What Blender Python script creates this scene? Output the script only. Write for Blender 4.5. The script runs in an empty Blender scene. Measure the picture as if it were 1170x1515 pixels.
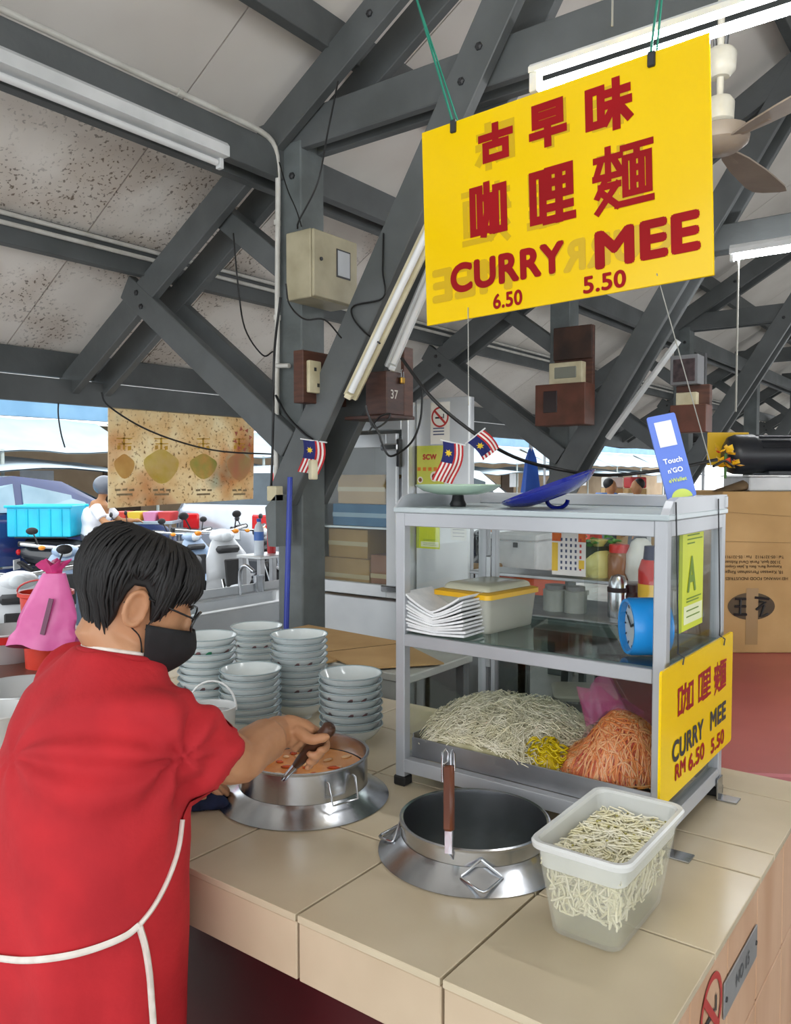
import bpy, bmesh, math, random
from mathutils import Vector, Matrix, noise
R = math.radians
random.seed(7)
scene = bpy.context.scene
COL = scene.collection
# ------------------------------------------------------------------ camera, world, exposure
F_PX, HORIZON, CX, CY = 1200.0, 705.0, 585.0, 757.5
PITCH = math.atan((CY - HORIZON) / F_PX)
TURN = math.atan(895 / 1200.0)
EYE = Vector((0, 0, 1.55))
FH = Vector((-math.sin(TURN), math.cos(TURN), 0))          # level forward
RT = Vector((math.cos(TURN), math.sin(TURN), 0))           # right
FW = FH * math.cos(PITCH) + Vector((0, 0, -math.sin(PITCH)))
UP = RT.cross(FW)
cam_d = bpy.data.cameras.new('camera')
cam = bpy.data.objects.new('camera', cam_d)
COL.objects.link(cam)
cam.location = EYE
cam.rotation_euler = (math.pi / 2 - PITCH, 0, TURN)
cam_d.sensor_fit = 'VERTICAL'
cam_d.sensor_height = 36
cam_d.lens = F_PX / 1515 * 36
cam_d.clip_start = 0.02
cam_d.clip_end = 300
scene.camera = cam
vs = scene.view_settings
vs.view_transform = 'Standard'
vs.look = 'None'
vs.gamma = 1
vs.use_curve_mapping = False
vs.exposure = 1.0
w = bpy.data.worlds.new('overcast_sky')
scene.world = w
w.use_nodes = True
wn = w.node_tree
wn.nodes['Background'].inputs[0].default_value = (0.93, 0.97, 1.0, 1)
wn.nodes['Background'].inputs[1].default_value = 1.45

def ray(x, y): return FW + RT * ((x - CX) / F_PX) - UP * ((y - CY) / F_PX)
def atz(x, y, z): d = ray(x, y); return EYE + d * ((z - EYE.z) / d.z)
def aty(x, y, Y): d = ray(x, y); return EYE + d * (Y / d.y)
def atx(x, y, X): d = ray(x, y); return EYE + d * (X / d.x)
def atd(x, y, D): return EYE + ray(x, y) * D

# ------------------------------------------------------------------ materials
def lin(c):
    return c / 12.92 if c <= 0.04045 else ((c + 0.055) / 1.055) ** 2.4
def hexc(h):
    return tuple(lin(int(h[i:i + 2], 16) / 255) for i in (0, 2, 4)) + (1,)
MATS = {}
def pm(name, c, c2=None, scale=6, rough=0.5, metal=0, bump=0, bscale=None, emit=0, alpha=1, trans=0, spec=None,
       coat=0, detail=3, stretch=None, lo=0.35, hi=0.65, sub=0):
    if name in MATS: return MATS[name]
    m = bpy.data.materials.new(name); m.use_nodes = True
    nt = m.node_tree; b = nt.nodes['Principled BSDF']
    tc = nt.nodes.new('ShaderNodeTexCoord')
    src = tc.outputs['Object']
    if stretch:
        mp = nt.nodes.new('ShaderNodeMapping'); mp.inputs['Scale'].default_value = stretch
        nt.links.new(src, mp.inputs[0]); src = mp.outputs[0]
    n = nt.nodes.new('ShaderNodeTexNoise'); n.inputs['Scale'].default_value = scale; n.inputs['Detail'].default_value = detail
    nt.links.new(src, n.inputs['Vector'])
    cr = nt.nodes.new('ShaderNodeValToRGB')
    A = hexc(c); B = hexc(c2) if c2 else tuple(v * 0.9 for v in A[:3]) + (1,)
    cr.color_ramp.elements[0].position = lo; cr.color_ramp.elements[0].color = B
    cr.color_ramp.elements[1].position = hi; cr.color_ramp.elements[1].color = A
    nt.links.new(n.outputs['Fac'], cr.inputs[0])
    nt.links.new(cr.outputs[0], b.inputs['Base Color'])
    b.inputs['Roughness'].default_value = rough; b.inputs['Metallic'].default_value = metal
    if spec is not None: b.inputs['Specular IOR Level'].default_value = spec
    if coat: b.inputs['Coat Weight'].default_value = coat; b.inputs['Coat Roughness'].default_value = 0.1
    if trans: b.inputs['Transmission Weight'].default_value = trans
    if sub: b.inputs['Subsurface Weight'].default_value = sub; b.inputs['Subsurface Radius'].default_value = (0.01, 0.004, 0.002)
    if alpha < 1: b.inputs['Alpha'].default_value = alpha
    if emit:
        b.inputs['Emission Color'].default_value = A; b.inputs['Emission Strength'].default_value = emit
    if bump:
        n2 = nt.nodes.new('ShaderNodeTexNoise'); n2.inputs['Scale'].default_value = bscale or scale * 4
        nt.links.new(src, n2.inputs['Vector'])
        bp = nt.nodes.new('ShaderNodeBump'); bp.inputs['Strength'].default_value = bump; bp.inputs['Distance'].default_value = 0.01
        nt.links.new(n2.outputs['Fac'], bp.inputs['Height']); nt.links.new(bp.outputs[0], b.inputs['Normal'])
    MATS[name] = m
    return m
def sheer(name, c, clear=0.5, rough=0.3, gloss=True):
    """see-through film or plastic: part clear, part coloured surface"""
    if name in MATS: return MATS[name]
    m = pm(name, c, rough=rough)
    nt = m.node_tree; b = nt.nodes['Principled BSDF']; out = nt.nodes['Material Output']
    t = nt.nodes.new('ShaderNodeBsdfTransparent')
    mx = nt.nodes.new('ShaderNodeMixShader'); mx.inputs[0].default_value = clear
    nt.links.new(b.outputs[0], mx.inputs[1]); nt.links.new(t.outputs[0], mx.inputs[2]); nt.links.new(mx.outputs[0], out.inputs[0])
    if not gloss: b.inputs['Specular IOR Level'].default_value = 0.1
    return m
def glass(name, tint='f5f8f7', refl=1.0):
    if name in MATS: return MATS[name]
    m = bpy.data.materials.new(name); m.use_nodes = True; nt = m.node_tree
    nt.nodes.remove(nt.nodes['Principled BSDF']); out = nt.nodes['Material Output']
    t = nt.nodes.new('ShaderNodeBsdfTransparent'); t.inputs[0].default_value = hexc(tint)
    g = nt.nodes.new('ShaderNodeBsdfGlossy'); g.inputs['Roughness'].default_value = 0.02
    fr = nt.nodes.new('ShaderNodeLayerWeight'); fr.inputs['Blend'].default_value = 0.5
    pw = nt.nodes.new('ShaderNodeMath'); pw.operation = 'POWER'; pw.inputs[1].default_value = 4.0
    nt.links.new(fr.outputs['Facing'], pw.inputs[0])
    mu = nt.nodes.new('ShaderNodeMath'); mu.operation = 'MULTIPLY_ADD'; mu.inputs[1].default_value = 0.5 * refl; mu.inputs[2].default_value = 0.03 * refl
    nt.links.new(pw.outputs[0], mu.inputs[0])
    mx = nt.nodes.new('ShaderNodeMixShader')
    nt.links.new(mu.outputs[0], mx.inputs[0]); nt.links.new(t.outputs[0], mx.inputs[1]); nt.links.new(g.outputs[0], mx.inputs[2])
    nt.links.new(mx.outputs[0], out.inputs[0])
    MATS[name] = m
    return m

# ------------------------------------------------------------------ mesh building
WL = {}
def tag(o, label=None, cat=None, group=None, kind=None):
    if label: o['label'] = label
    if cat: o['category'] = cat
    if group: o['group'] = group
    if kind: o['kind'] = kind
    return o
def thing(name, label, cat, loc=(0, 0, 0), group=None, kind=None):
    o = bpy.data.objects.new(name, None); COL.objects.link(o)
    o.empty_display_size = 0.05
    o.location = loc; WL[o.name] = Vector(loc)
    return tag(o, label, cat, group, kind)
def frame_from(d, up=(0, 0, 1)):
    d = Vector(d).normalized(); u = Vector(up)
    if abs(d.dot(u.normalized())) > 0.995: u = Vector((1, 0, 0))
    s = d.cross(u).normalized(); return s, d, s.cross(d).normalized()     # side, along, up
class G:
    def __init__(s): s.v = []; s.f = []
    def add(s, vs, fs):
        k = len(s.v); s.v += [Vector(p) for p in vs]; s.f += [[i + k for i in f] for f in fs]; return s
    def box(s, c, d, M=None, bev=0, seg=1):
        c = Vector(c)
        if bev:
            bm = bmesh.new(); bmesh.ops.create_cube(bm, size=1)
            for v in bm.verts: v.co = Vector((v.co.x * d[0], v.co.y * d[1], v.co.z * d[2]))
            bmesh.ops.bevel(bm, geom=bm.edges[:], offset=bev, segments=seg, affect='EDGES', profile=0.5)
            bm.verts.index_update()
            vs = [v.co.copy() for v in bm.verts]; fs = [[v.index for v in f.verts] for f in bm.faces]; bm.free()
        else:
            x, y, z = d[0] / 2, d[1] / 2, d[2] / 2
            vs = [Vector(p) for p in ((-x, -y, -z), (x, -y, -z), (x, y, -z), (-x, y, -z), (-x, -y, z), (x, -y, z), (x, y, z), (-x, y, z))]
            fs = [(0, 3, 2, 1), (4, 5, 6, 7), (0, 1, 5, 4), (1, 2, 6, 5), (2, 3, 7, 6), (3, 0, 4, 7)]
        if M: vs = [M @ v for v in vs]
        return s.add([v + c for v in vs], fs)
    def b2(s, a, b, bev=0, seg=1):
        a, b = Vector(a), Vector(b); return s.box((a + b) / 2, [abs(b[i] - a[i]) for i in range(3)], None, bev, seg)
    def bar(s, p0, p1, w, h, up=(0, 0, 1), bev=0):
        p0, p1 = Vector(p0), Vector(p1); sd, al, u = frame_from(p1 - p0, up)
        M = Matrix((sd, al, u)).transposed()
        return s.box((p0 + p1) / 2, (w, (p1 - p0).length, h), M, bev)
    def tube(s, pts, r, n=8, closed=False, cap=True, flat=1.0):
        pts = [Vector(p) for p in pts]; m = len(pts)
        rs = r if isinstance(r, (list, tuple)) else [r] * m
        tang = []
        for i in range(m):
            a = pts[i - 1] if (i or closed) else pts[i]; b = pts[(i + 1) % m] if (i < m - 1 or closed) else pts[i]
            tang.append((b - a).normalized() if (b - a).length > 1e-9 else Vector((0, 0, 1)))
        sd, _, u = frame_from(tang[0]); rings = []
        for i in range(m):
            t = tang[i]; u = u - t * u.dot(t)
            u = u.normalized() if u.length > 1e-6 else frame_from(t)[2]
            sd = t.cross(u)
            rings.append([pts[i] + (u * math.cos(2 * math.pi * k / n) + sd * math.sin(2 * math.pi * k / n) * flat) * rs[i] for k in range(n)])
        return s.loft(rings, cap and not closed, cap and not closed, wrap=closed)
    def loft(s, rings, cap0=True, cap1=True, wrap=False, ringclosed=True):
        n = len(rings[0]); k0 = len(s.v); m = len(rings)
        vs = [p for rg in rings for p in rg]; fs = []
        for i in range(m if wrap else m - 1):
            j = (i + 1) % m
            for k in range(n if ringclosed else n - 1):
                l = (k + 1) % n
                fs.append((i * n + k, i * n + l, j * n + l, j * n + k))
        if cap0: fs.append(tuple(range(n))[::-1])
        if cap1: fs.append(tuple((m - 1) * n + k for k in range(n)))
        return s.add(vs, fs)
    def lathe(s, prof, n=24, c=(0, 0, 0), M=None, cap0=False, cap1=False, sx=1, sy=1):
        c = Vector(c); rings = []
        for r, z in prof:
            rg = [Vector((r * sx * math.cos(2 * math.pi * k / n), r * sy * math.sin(2 * math.pi * k / n), z)) for k in range(n)]
            if M: rg = [M @ p for p in rg]
            rings.append([p + c for p in rg])
        return s.loft(rings, cap0, cap1)
    def sph(s, c, r, nu=16, nv=10, M=None):
        rr = (r, r, r) if not isinstance(r, (tuple, list)) else r; c = Vector(c)
        rings = []
        for i in range(nv + 1):
            a = math.pi * min(max(i / nv, 0.002), 0.998)
            rg = [Vector((rr[0] * math.sin(a) * math.cos(2 * math.pi * k / nu), rr[1] * math.sin(a) * math.sin(2 * math.pi * k / nu), -rr[2] * math.cos(a))) for k in range(nu)]
            if M: rg = [M @ p for p in rg]
            rings.append([p + c for p in rg])
        return s.loft(rings, True, True)
    def prism(s, poly, o, ex, ey, ez, depth):
        """outline in (ex, ey) at o, pushed along ez by depth"""
        o, ex, ey, ez = Vector(o), Vector(ex), Vector(ey), Vector(ez)
        a = [o + ex * p[0] + ey * p[1] for p in poly]; b = [p + ez * depth for p in a]; n = len(a)
        fs = [tuple(range(n))[::-1], tuple(range(n, 2 * n))] + [(i, (i + 1) % n, n + (i + 1) % n, n + i) for i in range(n)]
        return s.add(a + b, fs)
    def quad(s, *p): return s.add(p, [tuple(range(len(p)))])
    def ob(s, name, mat, parent=None, smooth=None, label=None, cat=None, group=None, kind=None, fix=True):
        me = bpy.data.meshes.new(name)
        off = WL.get(parent.name, Vector()) if parent else Vector()
        me.from_pydata([tuple(p - off) for p in s.v], [], s.f); me.validate(); 
        if fix:
            bm = bmesh.new(); bm.from_mesh(me); bmesh.ops.recalc_face_normals(bm, faces=bm.faces[:]); bm.to_mesh(me); bm.free()
        if smooth is not None:
            me.polygons.foreach_set('use_smooth', [True] * len(me.polygons))
            if smooth < 180: me.set_sharp_from_angle(angle=R(smooth))
        o = bpy.data.objects.new(name, me); COL.objects.link(o)
        if mat: me.materials.append(mat)
        if parent: o.parent = parent
        WL[o.name] = off
        return tag(o, label, cat, group, kind)
def kids(o): return [c for c in bpy.data.objects if c.parent == o]
def clone(o, parent=None, **kw):
    c = o.copy(); COL.objects.link(c); c.parent = parent; WL[c.name] = WL.get(o.name, Vector())
    for ch in kids(o): clone(ch, c)
    return tag(c, **kw)
def setmat(o, mat, child=None):
    """a recoloured copy gets its own mesh data"""
    o.data = o.data.copy(); o.data.materials.clear(); o.data.materials.append(mat)
def bezier(p0, p1, p2, p3, n=16):
    p0, p1, p2, p3 = map(Vector, (p0, p1, p2, p3))
    return [p0 * (1 - t) ** 3 + p1 * 3 * t * (1 - t) ** 2 + p2 * 3 * t * t * (1 - t) + p3 * t ** 3 for t in [i / n for i in range(n + 1)]]
def smoothline(pts, k=6):
    """Catmull-Rom through the points"""
    P = [Vector(p) for p in pts]; P = [P[0] * 2 - P[1]] + P + [P[-1] * 2 - P[-2]]; out = []
    for i in range(1, len(P) - 2):
        a, b, c, d = P[i - 1:i + 3]
        for j in range(k):
            t = j / k
            out.append(0.5 * (2 * b + (c - a) * t + (2 * a - 5 * b + 4 * c - d) * t * t + (3 * b - a - 3 * c + d) * t ** 3))
    return out + [P[-2]]
def sag(p0, p1, drop, n=14):
    p0, p1 = Vector(p0), Vector(p1)
    return [p0.lerp(p1, i / n) - Vector((0, 0, 4 * drop * (i / n) * (1 - i / n))) for i in range(n + 1)]
def text(s, name, mat, parent, o, ex, ey, h=None, wd=None, bold=0.0, align='CENTER', depth=0.0008, mirror=False, shear=0.0):
    """flat lettering: centred at o, along ex, upright along ey, cap/box height h, squeezed to width wd if given"""
    cu = bpy.data.curves.new(name, 'FONT'); cu.body = s; cu.size = 1; cu.shear = shear
    cu.space_character = 1.0 + bold * 1.5
    tmp = bpy.data.objects.new('t', cu); COL.objects.link(tmp)
    dg = bpy.context.evaluated_depsgraph_get(); me = bpy.data.meshes.new_from_object(tmp.evaluated_get(dg))
    bpy.data.objects.remove(tmp)
    pts = [(v.co.x, v.co.y) for v in me.vertices]; fcs = [tuple(p.vertices) for p in me.polygons]
    bpy.data.meshes.remove(me)
    x0, x1 = min(p[0] for p in pts) - bold, max(p[0] for p in pts) + bold; y0, y1 = min(p[1] for p in pts) - bold, max(p[1] for p in pts) + bold
    sy = h / (y1 - y0) if h else 1.0
    sx = wd / (x1 - x0) if wd else sy
    if not h: sy = sx
    ex, ey, o = Vector(ex).normalized(), Vector(ey).normalized(), Vector(o); ez = ex.cross(ey)
    if mirror: sx = -sx
    g = G()
    offs = [(0, 0)] + ([(bold * math.cos(k * math.pi / 4), bold * math.sin(k * math.pi / 4)) for k in range(8)] if bold else [])
    for i, (bx_, by_) in enumerate(offs):          # heavier letters: the same outline set again a hair aside
        g.add([o + ex * ((p[0] + bx_ - (x0 + x1) / 2) * sx) + ey * ((p[1] + by_ - (y0 + y1) / 2) * sy) + ez * (depth + i * 0.00002) for p in pts], fcs)
    return g.ob(name, mat, parent, fix=False)
def B_(x0, x1, y0, y1): return [((x0, y0), (x1, y0)), ((x1, y0), (x1, y1)), ((x1, y1), (x0, y1)), ((x0, y1), (x0, y0))]
def H_(x0, x1, y): return [((x0, y), (x1, y))]
def V_(x, y0, y1): return [((x, y0), (x, y1))]
def D_(*p): return [(p[i], p[i + 1]) for i in range(len(p) - 1)]
GLYPHS = {
 '古': H_(0, 1, .72) + V_(.5, .45, 1) + B_(.15, .85, .03, .45),
 '早': B_(.1, .9, .53, .97) + H_(.1, .9, .75) + H_(0, 1, .27) + V_(.5, 0, .53),
 '味': B_(.03, .33, .14, .92) + H_(.45, .97, .78) + H_(.4, 1, .52) + V_(.71, 0, 1) + D_((.68, .5), (.44, .15)) + D_((.74, .5), (1, .15)),
 '咖': B_(.03, .25, .08, .95) + H_(.34, .64, .76) + D_((.63, .76), (.63, .06), (.55, .08)) + D_((.47, 1), (.47, .45), (.36, .02)) + B_(.74, .98, .05, .9),
 '哩': B_(.03, .28, .08, .95) + B_(.42, .95, .5, .97) + H_(.42, .95, .74) + V_(.685, .03, .97) + H_(.42, .95, .27) + H_(.36, 1, .04),
 '麵': H_(.02, .46, .86) + V_(.24, .52, 1) + D_((.1, .8), (.03, .62)) + D_((.36, .8), (.46, .62)) + H_(.0, .48, .56) + D_((.18, .5), (.04, .26)) + H_(.1, .42, .4) + D_((.4, .4), (.04, 0)) + D_((.12, .3), (.4, .05), (1, .05))
       + H_(.52, 1, .95) + V_(.76, .78, .95) + B_(.55, .97, .2, .78) + V_(.69, .2, .78) + V_(.84, .2, .78) + H_(.69, .84, .59) + H_(.69, .84, .4),
}
def glyph(ch, name, mat, parent, o, ex, ey, wd, h, t, depth=0.001, mirror=False, taper=0.0):
    """a character built from its strokes"""
    o, ex, ey = Vector(o), Vector(ex).normalized(), Vector(ey).normalized(); ez = ex.cross(ey); g = G()
    for i, (a, b) in enumerate(GLYPHS[ch]):
        A = Vector(((a[0] - .5) * (wd - t), (a[1] - .5) * (h - t))); B = Vector(((b[0] - .5) * (wd - t), (b[1] - .5) * (h - t)))
        d = (B - A).normalized(); n = Vector((-d.y, d.x)); e = t / 2
        t0, t1 = e * (1 + taper), e * (1 - taper)
        q = [A - d * e + n * t0, A - d * e - n * t0, B + d * e - n * t1, B + d * e + n * t1]
        sg = -1 if mirror else 1
        g.quad(*[o + ex * (p.x * sg) + ey * p.y + ez * (depth + i * 0.00001) for p in q])
    return g.ob(name, mat, parent, fix=False)
def remeshed(g, vox, name, mat, parent=None, smooth_it=4, fac=0.5, keep=False):
    """one continuous skin grown over the overlapping shapes of g"""
    o = g.ob(name, mat, None)
    md = o.modifiers.new('r', 'REMESH'); md.mode = 'VOXEL'; md.voxel_size = vox
    if smooth_it:
        sm = o.modifiers.new('s', 'SMOOTH'); sm.factor = fac; sm.iterations = smooth_it
    dg = bpy.context.evaluated_depsgraph_get(); dg.update()
    me = bpy.data.meshes.new_from_object(o.evaluated_get(dg))
    old = o.data; o.modifiers.clear(); o.data = me; bpy.data.meshes.remove(old); me.name = name
    if not me.materials: me.materials.append(mat)
    me.polygons.foreach_set('use_smooth', [True] * len(me.polygons))
    if parent:
        o.parent = parent; off = WL.get(parent.name, Vector()); WL[o.name] = off
        for v in me.vertices: v.co -= off
    return o
def translucify(m, f):
    nt = m.node_tree; b = nt.nodes['Principled BSDF']; src = b.inputs['Base Color'].links[0].from_socket
    tr_ = nt.nodes.new('ShaderNodeBsdfTranslucent'); nt.links.new(src, tr_.inputs[0]); mx = nt.nodes.new('ShaderNodeMixShader'); mx.inputs[0].default_value = f
    nt.links.new(b.outputs[0], mx.inputs[1]); nt.links.new(tr_.outputs[0], mx.inputs[2]); nt.links.new(mx.outputs[0], nt.nodes['Material Output'].inputs[0]); return m
ORD = ['', 'top', 'second', 'third', 'fourth', 'fifth', 'sixth', 'seventh', 'eighth', 'ninth', 'tenth', 'eleventh', 'twelfth', 'thirteenth']
# shared materials
grey_paint = pm('grey_truss_paint', '5f6364', '4f5353', 3, 0.5, bump=0.15, bscale=30)
grey_dirty = pm('grey_column_paint', '6b7273', '575d5c', 5, 0.6, bump=0.2, bscale=40)
dark_metal = pm('dark_fitting', '2b2c2e', rough=0.5)
black_rubber = pm('black_rubber', '151516', '1e1e20', 20, 0.5)
cable_black = pm('black_cable_sheath', '141516', rough=0.45)
pvc_white = pm('white_conduit', 'd9d8d2', 'c2c0b8', 8, 0.45)
steel = pm('stainless_steel', 'c9ccd0', 'b4b7bb', 8, 0.24, metal=1, bump=0.03, bscale=60)
steel_dull = pm('worn_stainless_steel', 'aeb0b3', '97999c', 6, 0.38, metal=1, bump=0.05, bscale=40)
steel_light = pm('brushed_sheet_steel', 'dde0e2', 'cdd1d4', 3, 0.38, metal=0.5)
alu = pm('grey_aluminium_profile', 'b7babf', 'a9acb1', 4, 0.38, metal=0.25)
white_plastic = pm('white_plastic', 'e6e8e8', 'd9dcdc', 5, 0.35)
cream_plastic = pm('aged_cream_plastic', 'd9d1b2', 'c4ba97', 10, 0.5)
clear_glass = glass('clear_glass')
card = pm('brown_cardboard', 'bd9a68', 'ac8958', 4, 0.85, bump=0.08, bscale=30)
card_edge = pm('cardboard_print', '4c3b27', rough=0.9)
brown_wood = pm('dark_brown_board', '5d3a2c', '472a20', 8, 0.55, stretch=(1, 1, 6))
red_cloth = pm('red_cotton', 'c3222b', 'b01c26', 9, 0.85, bump=0.1, bscale=90)
tube_glow = pm('fluorescent_glow', 'fbfdff', 'f6faff', emit=52)
batten_white = pm('white_batten_enamel', 'e4e6e6', 'd3d6d6', 6, 0.4)
rope_green = pm('green_nylon_string', '1f7d66', rough=0.6)
string_grey = pm('pale_string', 'a9a8a0', rough=0.8)
# ================================================================== setting
def struct(o, label=None): o['kind'] = 'structure'; o['label'] = label or o.name.replace('_', ' ').split('.')[0] + ' of the open market hall'; return o
floor_m = pm('worn_cement_floor', 'b4b0aa', '9a9690', 2, 0.5, bump=0.1)
asphalt = pm('grey_asphalt', 'a5a6a8', '929395', 3, 0.85, bump=0.2, bscale=60)
struct(G().b2((-4.9, -6, -0.2), (8, 32, 0)).ob('floor', floor_m), 'worn cement floor of the open market hall')
struct(G().b2((-60, -30, -0.3), (-4.9, 70, -0.06)).ob('street_ground', asphalt), 'grey asphalt street beyond the market hall eave')

# ---- ceiling: boards in strips along the slope, under a roof sheet
SL = 0.6; RX = 0.55
def zr(x): return 3.13 + SL * (x + 2.84) if x <= RX else 3.13 + SL * (RX + 2.84) - SL * (x - RX)
CEIL = 0.245
def ceil_mat():
    m = pm('off_white_ceiling_board', 'efeae3', 'e2dcd4', 1.5, 0.75)
    nt = m.node_tree; b = nt.nodes['Principled BSDF']; cr = b.inputs['Base Color'].links[0].from_node
    geo = nt.nodes.new('ShaderNodeNewGeometry')
    sp = nt.nodes.new('ShaderNodeSeparateXYZ'); nt.links.new(geo.outputs['Position'], sp.inputs[0])
    def mr(src, a, b_, c, d):
        r = nt.nodes.new('ShaderNodeMapRange'); r.inputs[1].default_value = a; r.inputs[2].default_value = b_; r.inputs[3].default_value = c; r.inputs[4].default_value = d
        nt.links.new(src, r.inputs[0]); return r.outputs[0]
    def mul(a, b_):
        r = nt.nodes.new('ShaderNodeMath'); r.operation = 'MULTIPLY'; nt.links.new(a, r.inputs[0]); nt.links.new(b_, r.inputs[1]); return r.outputs[0]
    fx = mr(sp.outputs['X'], -3.0, -3.35, 0, 1); fy = mr(sp.outputs['Y'], 5.2, 3.4, 0.15, 1)
    mask = mul(fx, fy)
    n1 = nt.nodes.new('ShaderNodeTexNoise'); n1.inputs['Scale'].default_value = 52; n1.inputs['Detail'].default_value = 2
    n2 = nt.nodes.new('ShaderNodeTexNoise'); n2.inputs['Scale'].default_value = 2.2; n2.inputs['Detail'].default_value = 3
    nt.links.new(geo.outputs['Position'], n1.inputs['Vector']); nt.links.new(geo.outputs['Position'], n2.inputs['Vector'])
    s1 = mr(n1.outputs['Fac'], 0.59, 0.65, 0, 0.9); s2 = mr(n2.outputs['Fac'], 0.42, 0.58, 0, 1)
    sp_ = mul(mul(s1, s2), mask)
    mx = nt.nodes.new('ShaderNodeMix'); mx.data_type = 'RGBA'
    nt.links.new(sp_, mx.inputs['Factor']); nt.links.new(cr.outputs[0], mx.inputs[6]); mx.inputs[7].default_value = hexc('45403a')
    tint = nt.nodes.new('ShaderNodeMix'); tint.data_type = 'RGBA'
    st = mul(mr(n2.outputs['Fac'], 0.45, 0.62, 0, 0.38), mask)
    nt.links.new(st, tint.inputs['Factor']); nt.links.new(mx.outputs[2], tint.inputs[6]); tint.inputs[7].default_value = hexc('a48d76')
    nt.links.new(tint.outputs[2], b.inputs['Base Color'])
    return m
ceil_m = ceil_mat()
roof_m = pm('galvanised_roof_sheet', '8d9092', '7d8082', 2, 0.5, metal=0.4)
XE = -4.85; XR = 2 * RX - XE
ceiling = thing('ceiling', 'pitched off-white ceiling boards above the grey trusses', None, (RX, 0, zr(RX) + CEIL), kind='structure')
Y0C, Y1C = -4.0, 27.0
g = G()
for a, b in ((XE, RX), (RX, XR)):
    za, zb = zr(a) + CEIL + 0.03, zr(b) + CEIL + 0.03
    g.add([(a, Y0C, za), (b, Y0C, zb), (b, Y1C, zb), (a, Y1C, za), (a, Y0C, za + 0.03), (b, Y0C, zb + 0.03), (b, Y1C, zb + 0.03), (a, Y1C, za + 0.03)],
          [(0, 1, 2, 3), (4, 7, 6, 5), (0, 4, 5, 1), (1, 5, 6, 2), (2, 6, 7, 3), (3, 7, 4, 0)])
g.ob('roof_sheet', roof_m, ceiling)
PW = 0.92
proto = {}
for side, (a, b) in enumerate(((XE + 0.02, RX - 0.01), (RX + 0.01, XR - 0.02))):
    k = 0; y = Y0C
    while y < Y1C - 0.1:
        za, zb = zr(a) + CEIL, zr(b) + CEIL
        if side not in proto:
            q = G(); h = PW / 2 - 0.004; t = 0.018
            q.add([(a, -h, za), (b, -h, zb), (b, h, zb), (a, h, za), (a, -h, za + t), (b, -h, zb + t), (b, h, zb + t), (a, h, za + t)],
                  [(0, 3, 2, 1), (4, 5, 6, 7), (0, 1, 5, 4), (1, 2, 6, 5), (2, 3, 7, 6), (3, 0, 4, 7)])
            o = q.ob('ceiling_panel', ceil_m, ceiling); proto[side] = o
        else:
            o = proto[side].copy(); COL.objects.link(o); o.parent = ceiling
        o.location = (0, y + PW / 2, 0); y += PW; k += 1

# ---- roof trusses across the hall
TY0, TSP = 2.90, 2.95
XC = -2.735
def bolt(g, p, d=(0, -1, 0)):
    sd, al, u = frame_from(d); M = Matrix((sd, u, al)).transposed()
    g.lathe([(0.016, 0), (0.016, 0.01), (0.008, 0.016)], 6, p, M, True, True)
tn = ['nearest grey roof truss carried by the post behind the bowls', 'second grey roof truss behind the yellow sign', 'third grey roof truss beyond the payment stand',
      'fourth grey roof truss further down the hall', 'fifth grey roof truss deep in the hall', 'sixth grey roof truss deep in the hall', 'farthest grey roof truss in the hall']
for k in range(7):
    Y = TY0 + k * TSP
    t = thing('roof_truss', tn[k], None, (XC, Y, 0), kind='structure')
    s = 0.082
    G().b2((XC - s, Y - s, 0), (XC + s, Y + s, 3.12), 0.006).ob('column', grey_dirty, t)
    for o_ in (-0.108, 0.108):
        G().bar((XE + 0.25, Y + o_, zr(XE + 0.25)), (RX, Y + o_, zr(RX)), 0.05, 0.155, (0, 0, 1), 0.004).ob('rafter', grey_paint, t)
        G().bar((RX, Y + o_, zr(RX)), (XR - 0.25, Y + o_, zr(XR - 0.25)), 0.05, 0.155, (0, 0, 1), 0.004).ob('rafter', grey_paint, t)
        G().bar((-2.752, Y + o_ * 1.02, 1.452), (-1.07, Y + o_ * 1.02, 4.17), 0.05, 0.16, (0, 0, 1), 0.004).ob('brace', grey_paint, t)
        G().bar((-2.70, Y + o_ * 1.02, 1.70), (-3.95, Y + o_ * 1.02, 2.61), 0.05, 0.14, (0, 0, 1), 0.004).ob('brace', grey_paint, t)
    for o_ in (-0.055, 0.055):
        G().b2((-2.95, Y + o_ - 0.022, 3.08), (3.8, Y + o_ + 0.022, 3.25), 0.004).ob('tie_beam', grey_paint, t)
    G().bar((-2.70, Y - 0.02, 2.48), (-3.3, Y - 0.02, 2.93), 0.1, 0.11, (0, 0, 1), 0.004).ob('strut', grey_paint, t)
    for q in ((-2.84, -0.135, zr(-2.84)), (-2.2, -0.135, zr(-2.2)), (-1.66, -0.135, 3.21), (-1.74, -0.135, 3.10), (-3.8, -0.135, 2.48), (-3.84, -0.135, 2.56)):
        g = G(); bolt(g, (q[0], Y + q[1] + 0.004, q[2])); g.ob('bolt', dark_metal, t)
    g = G(); bolt(g, (XC + 0.03, Y - s, 2.96)); g.ob('bolt', dark_metal, t)
    if k < 3:
        G().b2((3.74 - s, Y - s, 0), (3.74 + s, Y + s, 3.12), 0.006).ob('column', grey_dirty, t)
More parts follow.
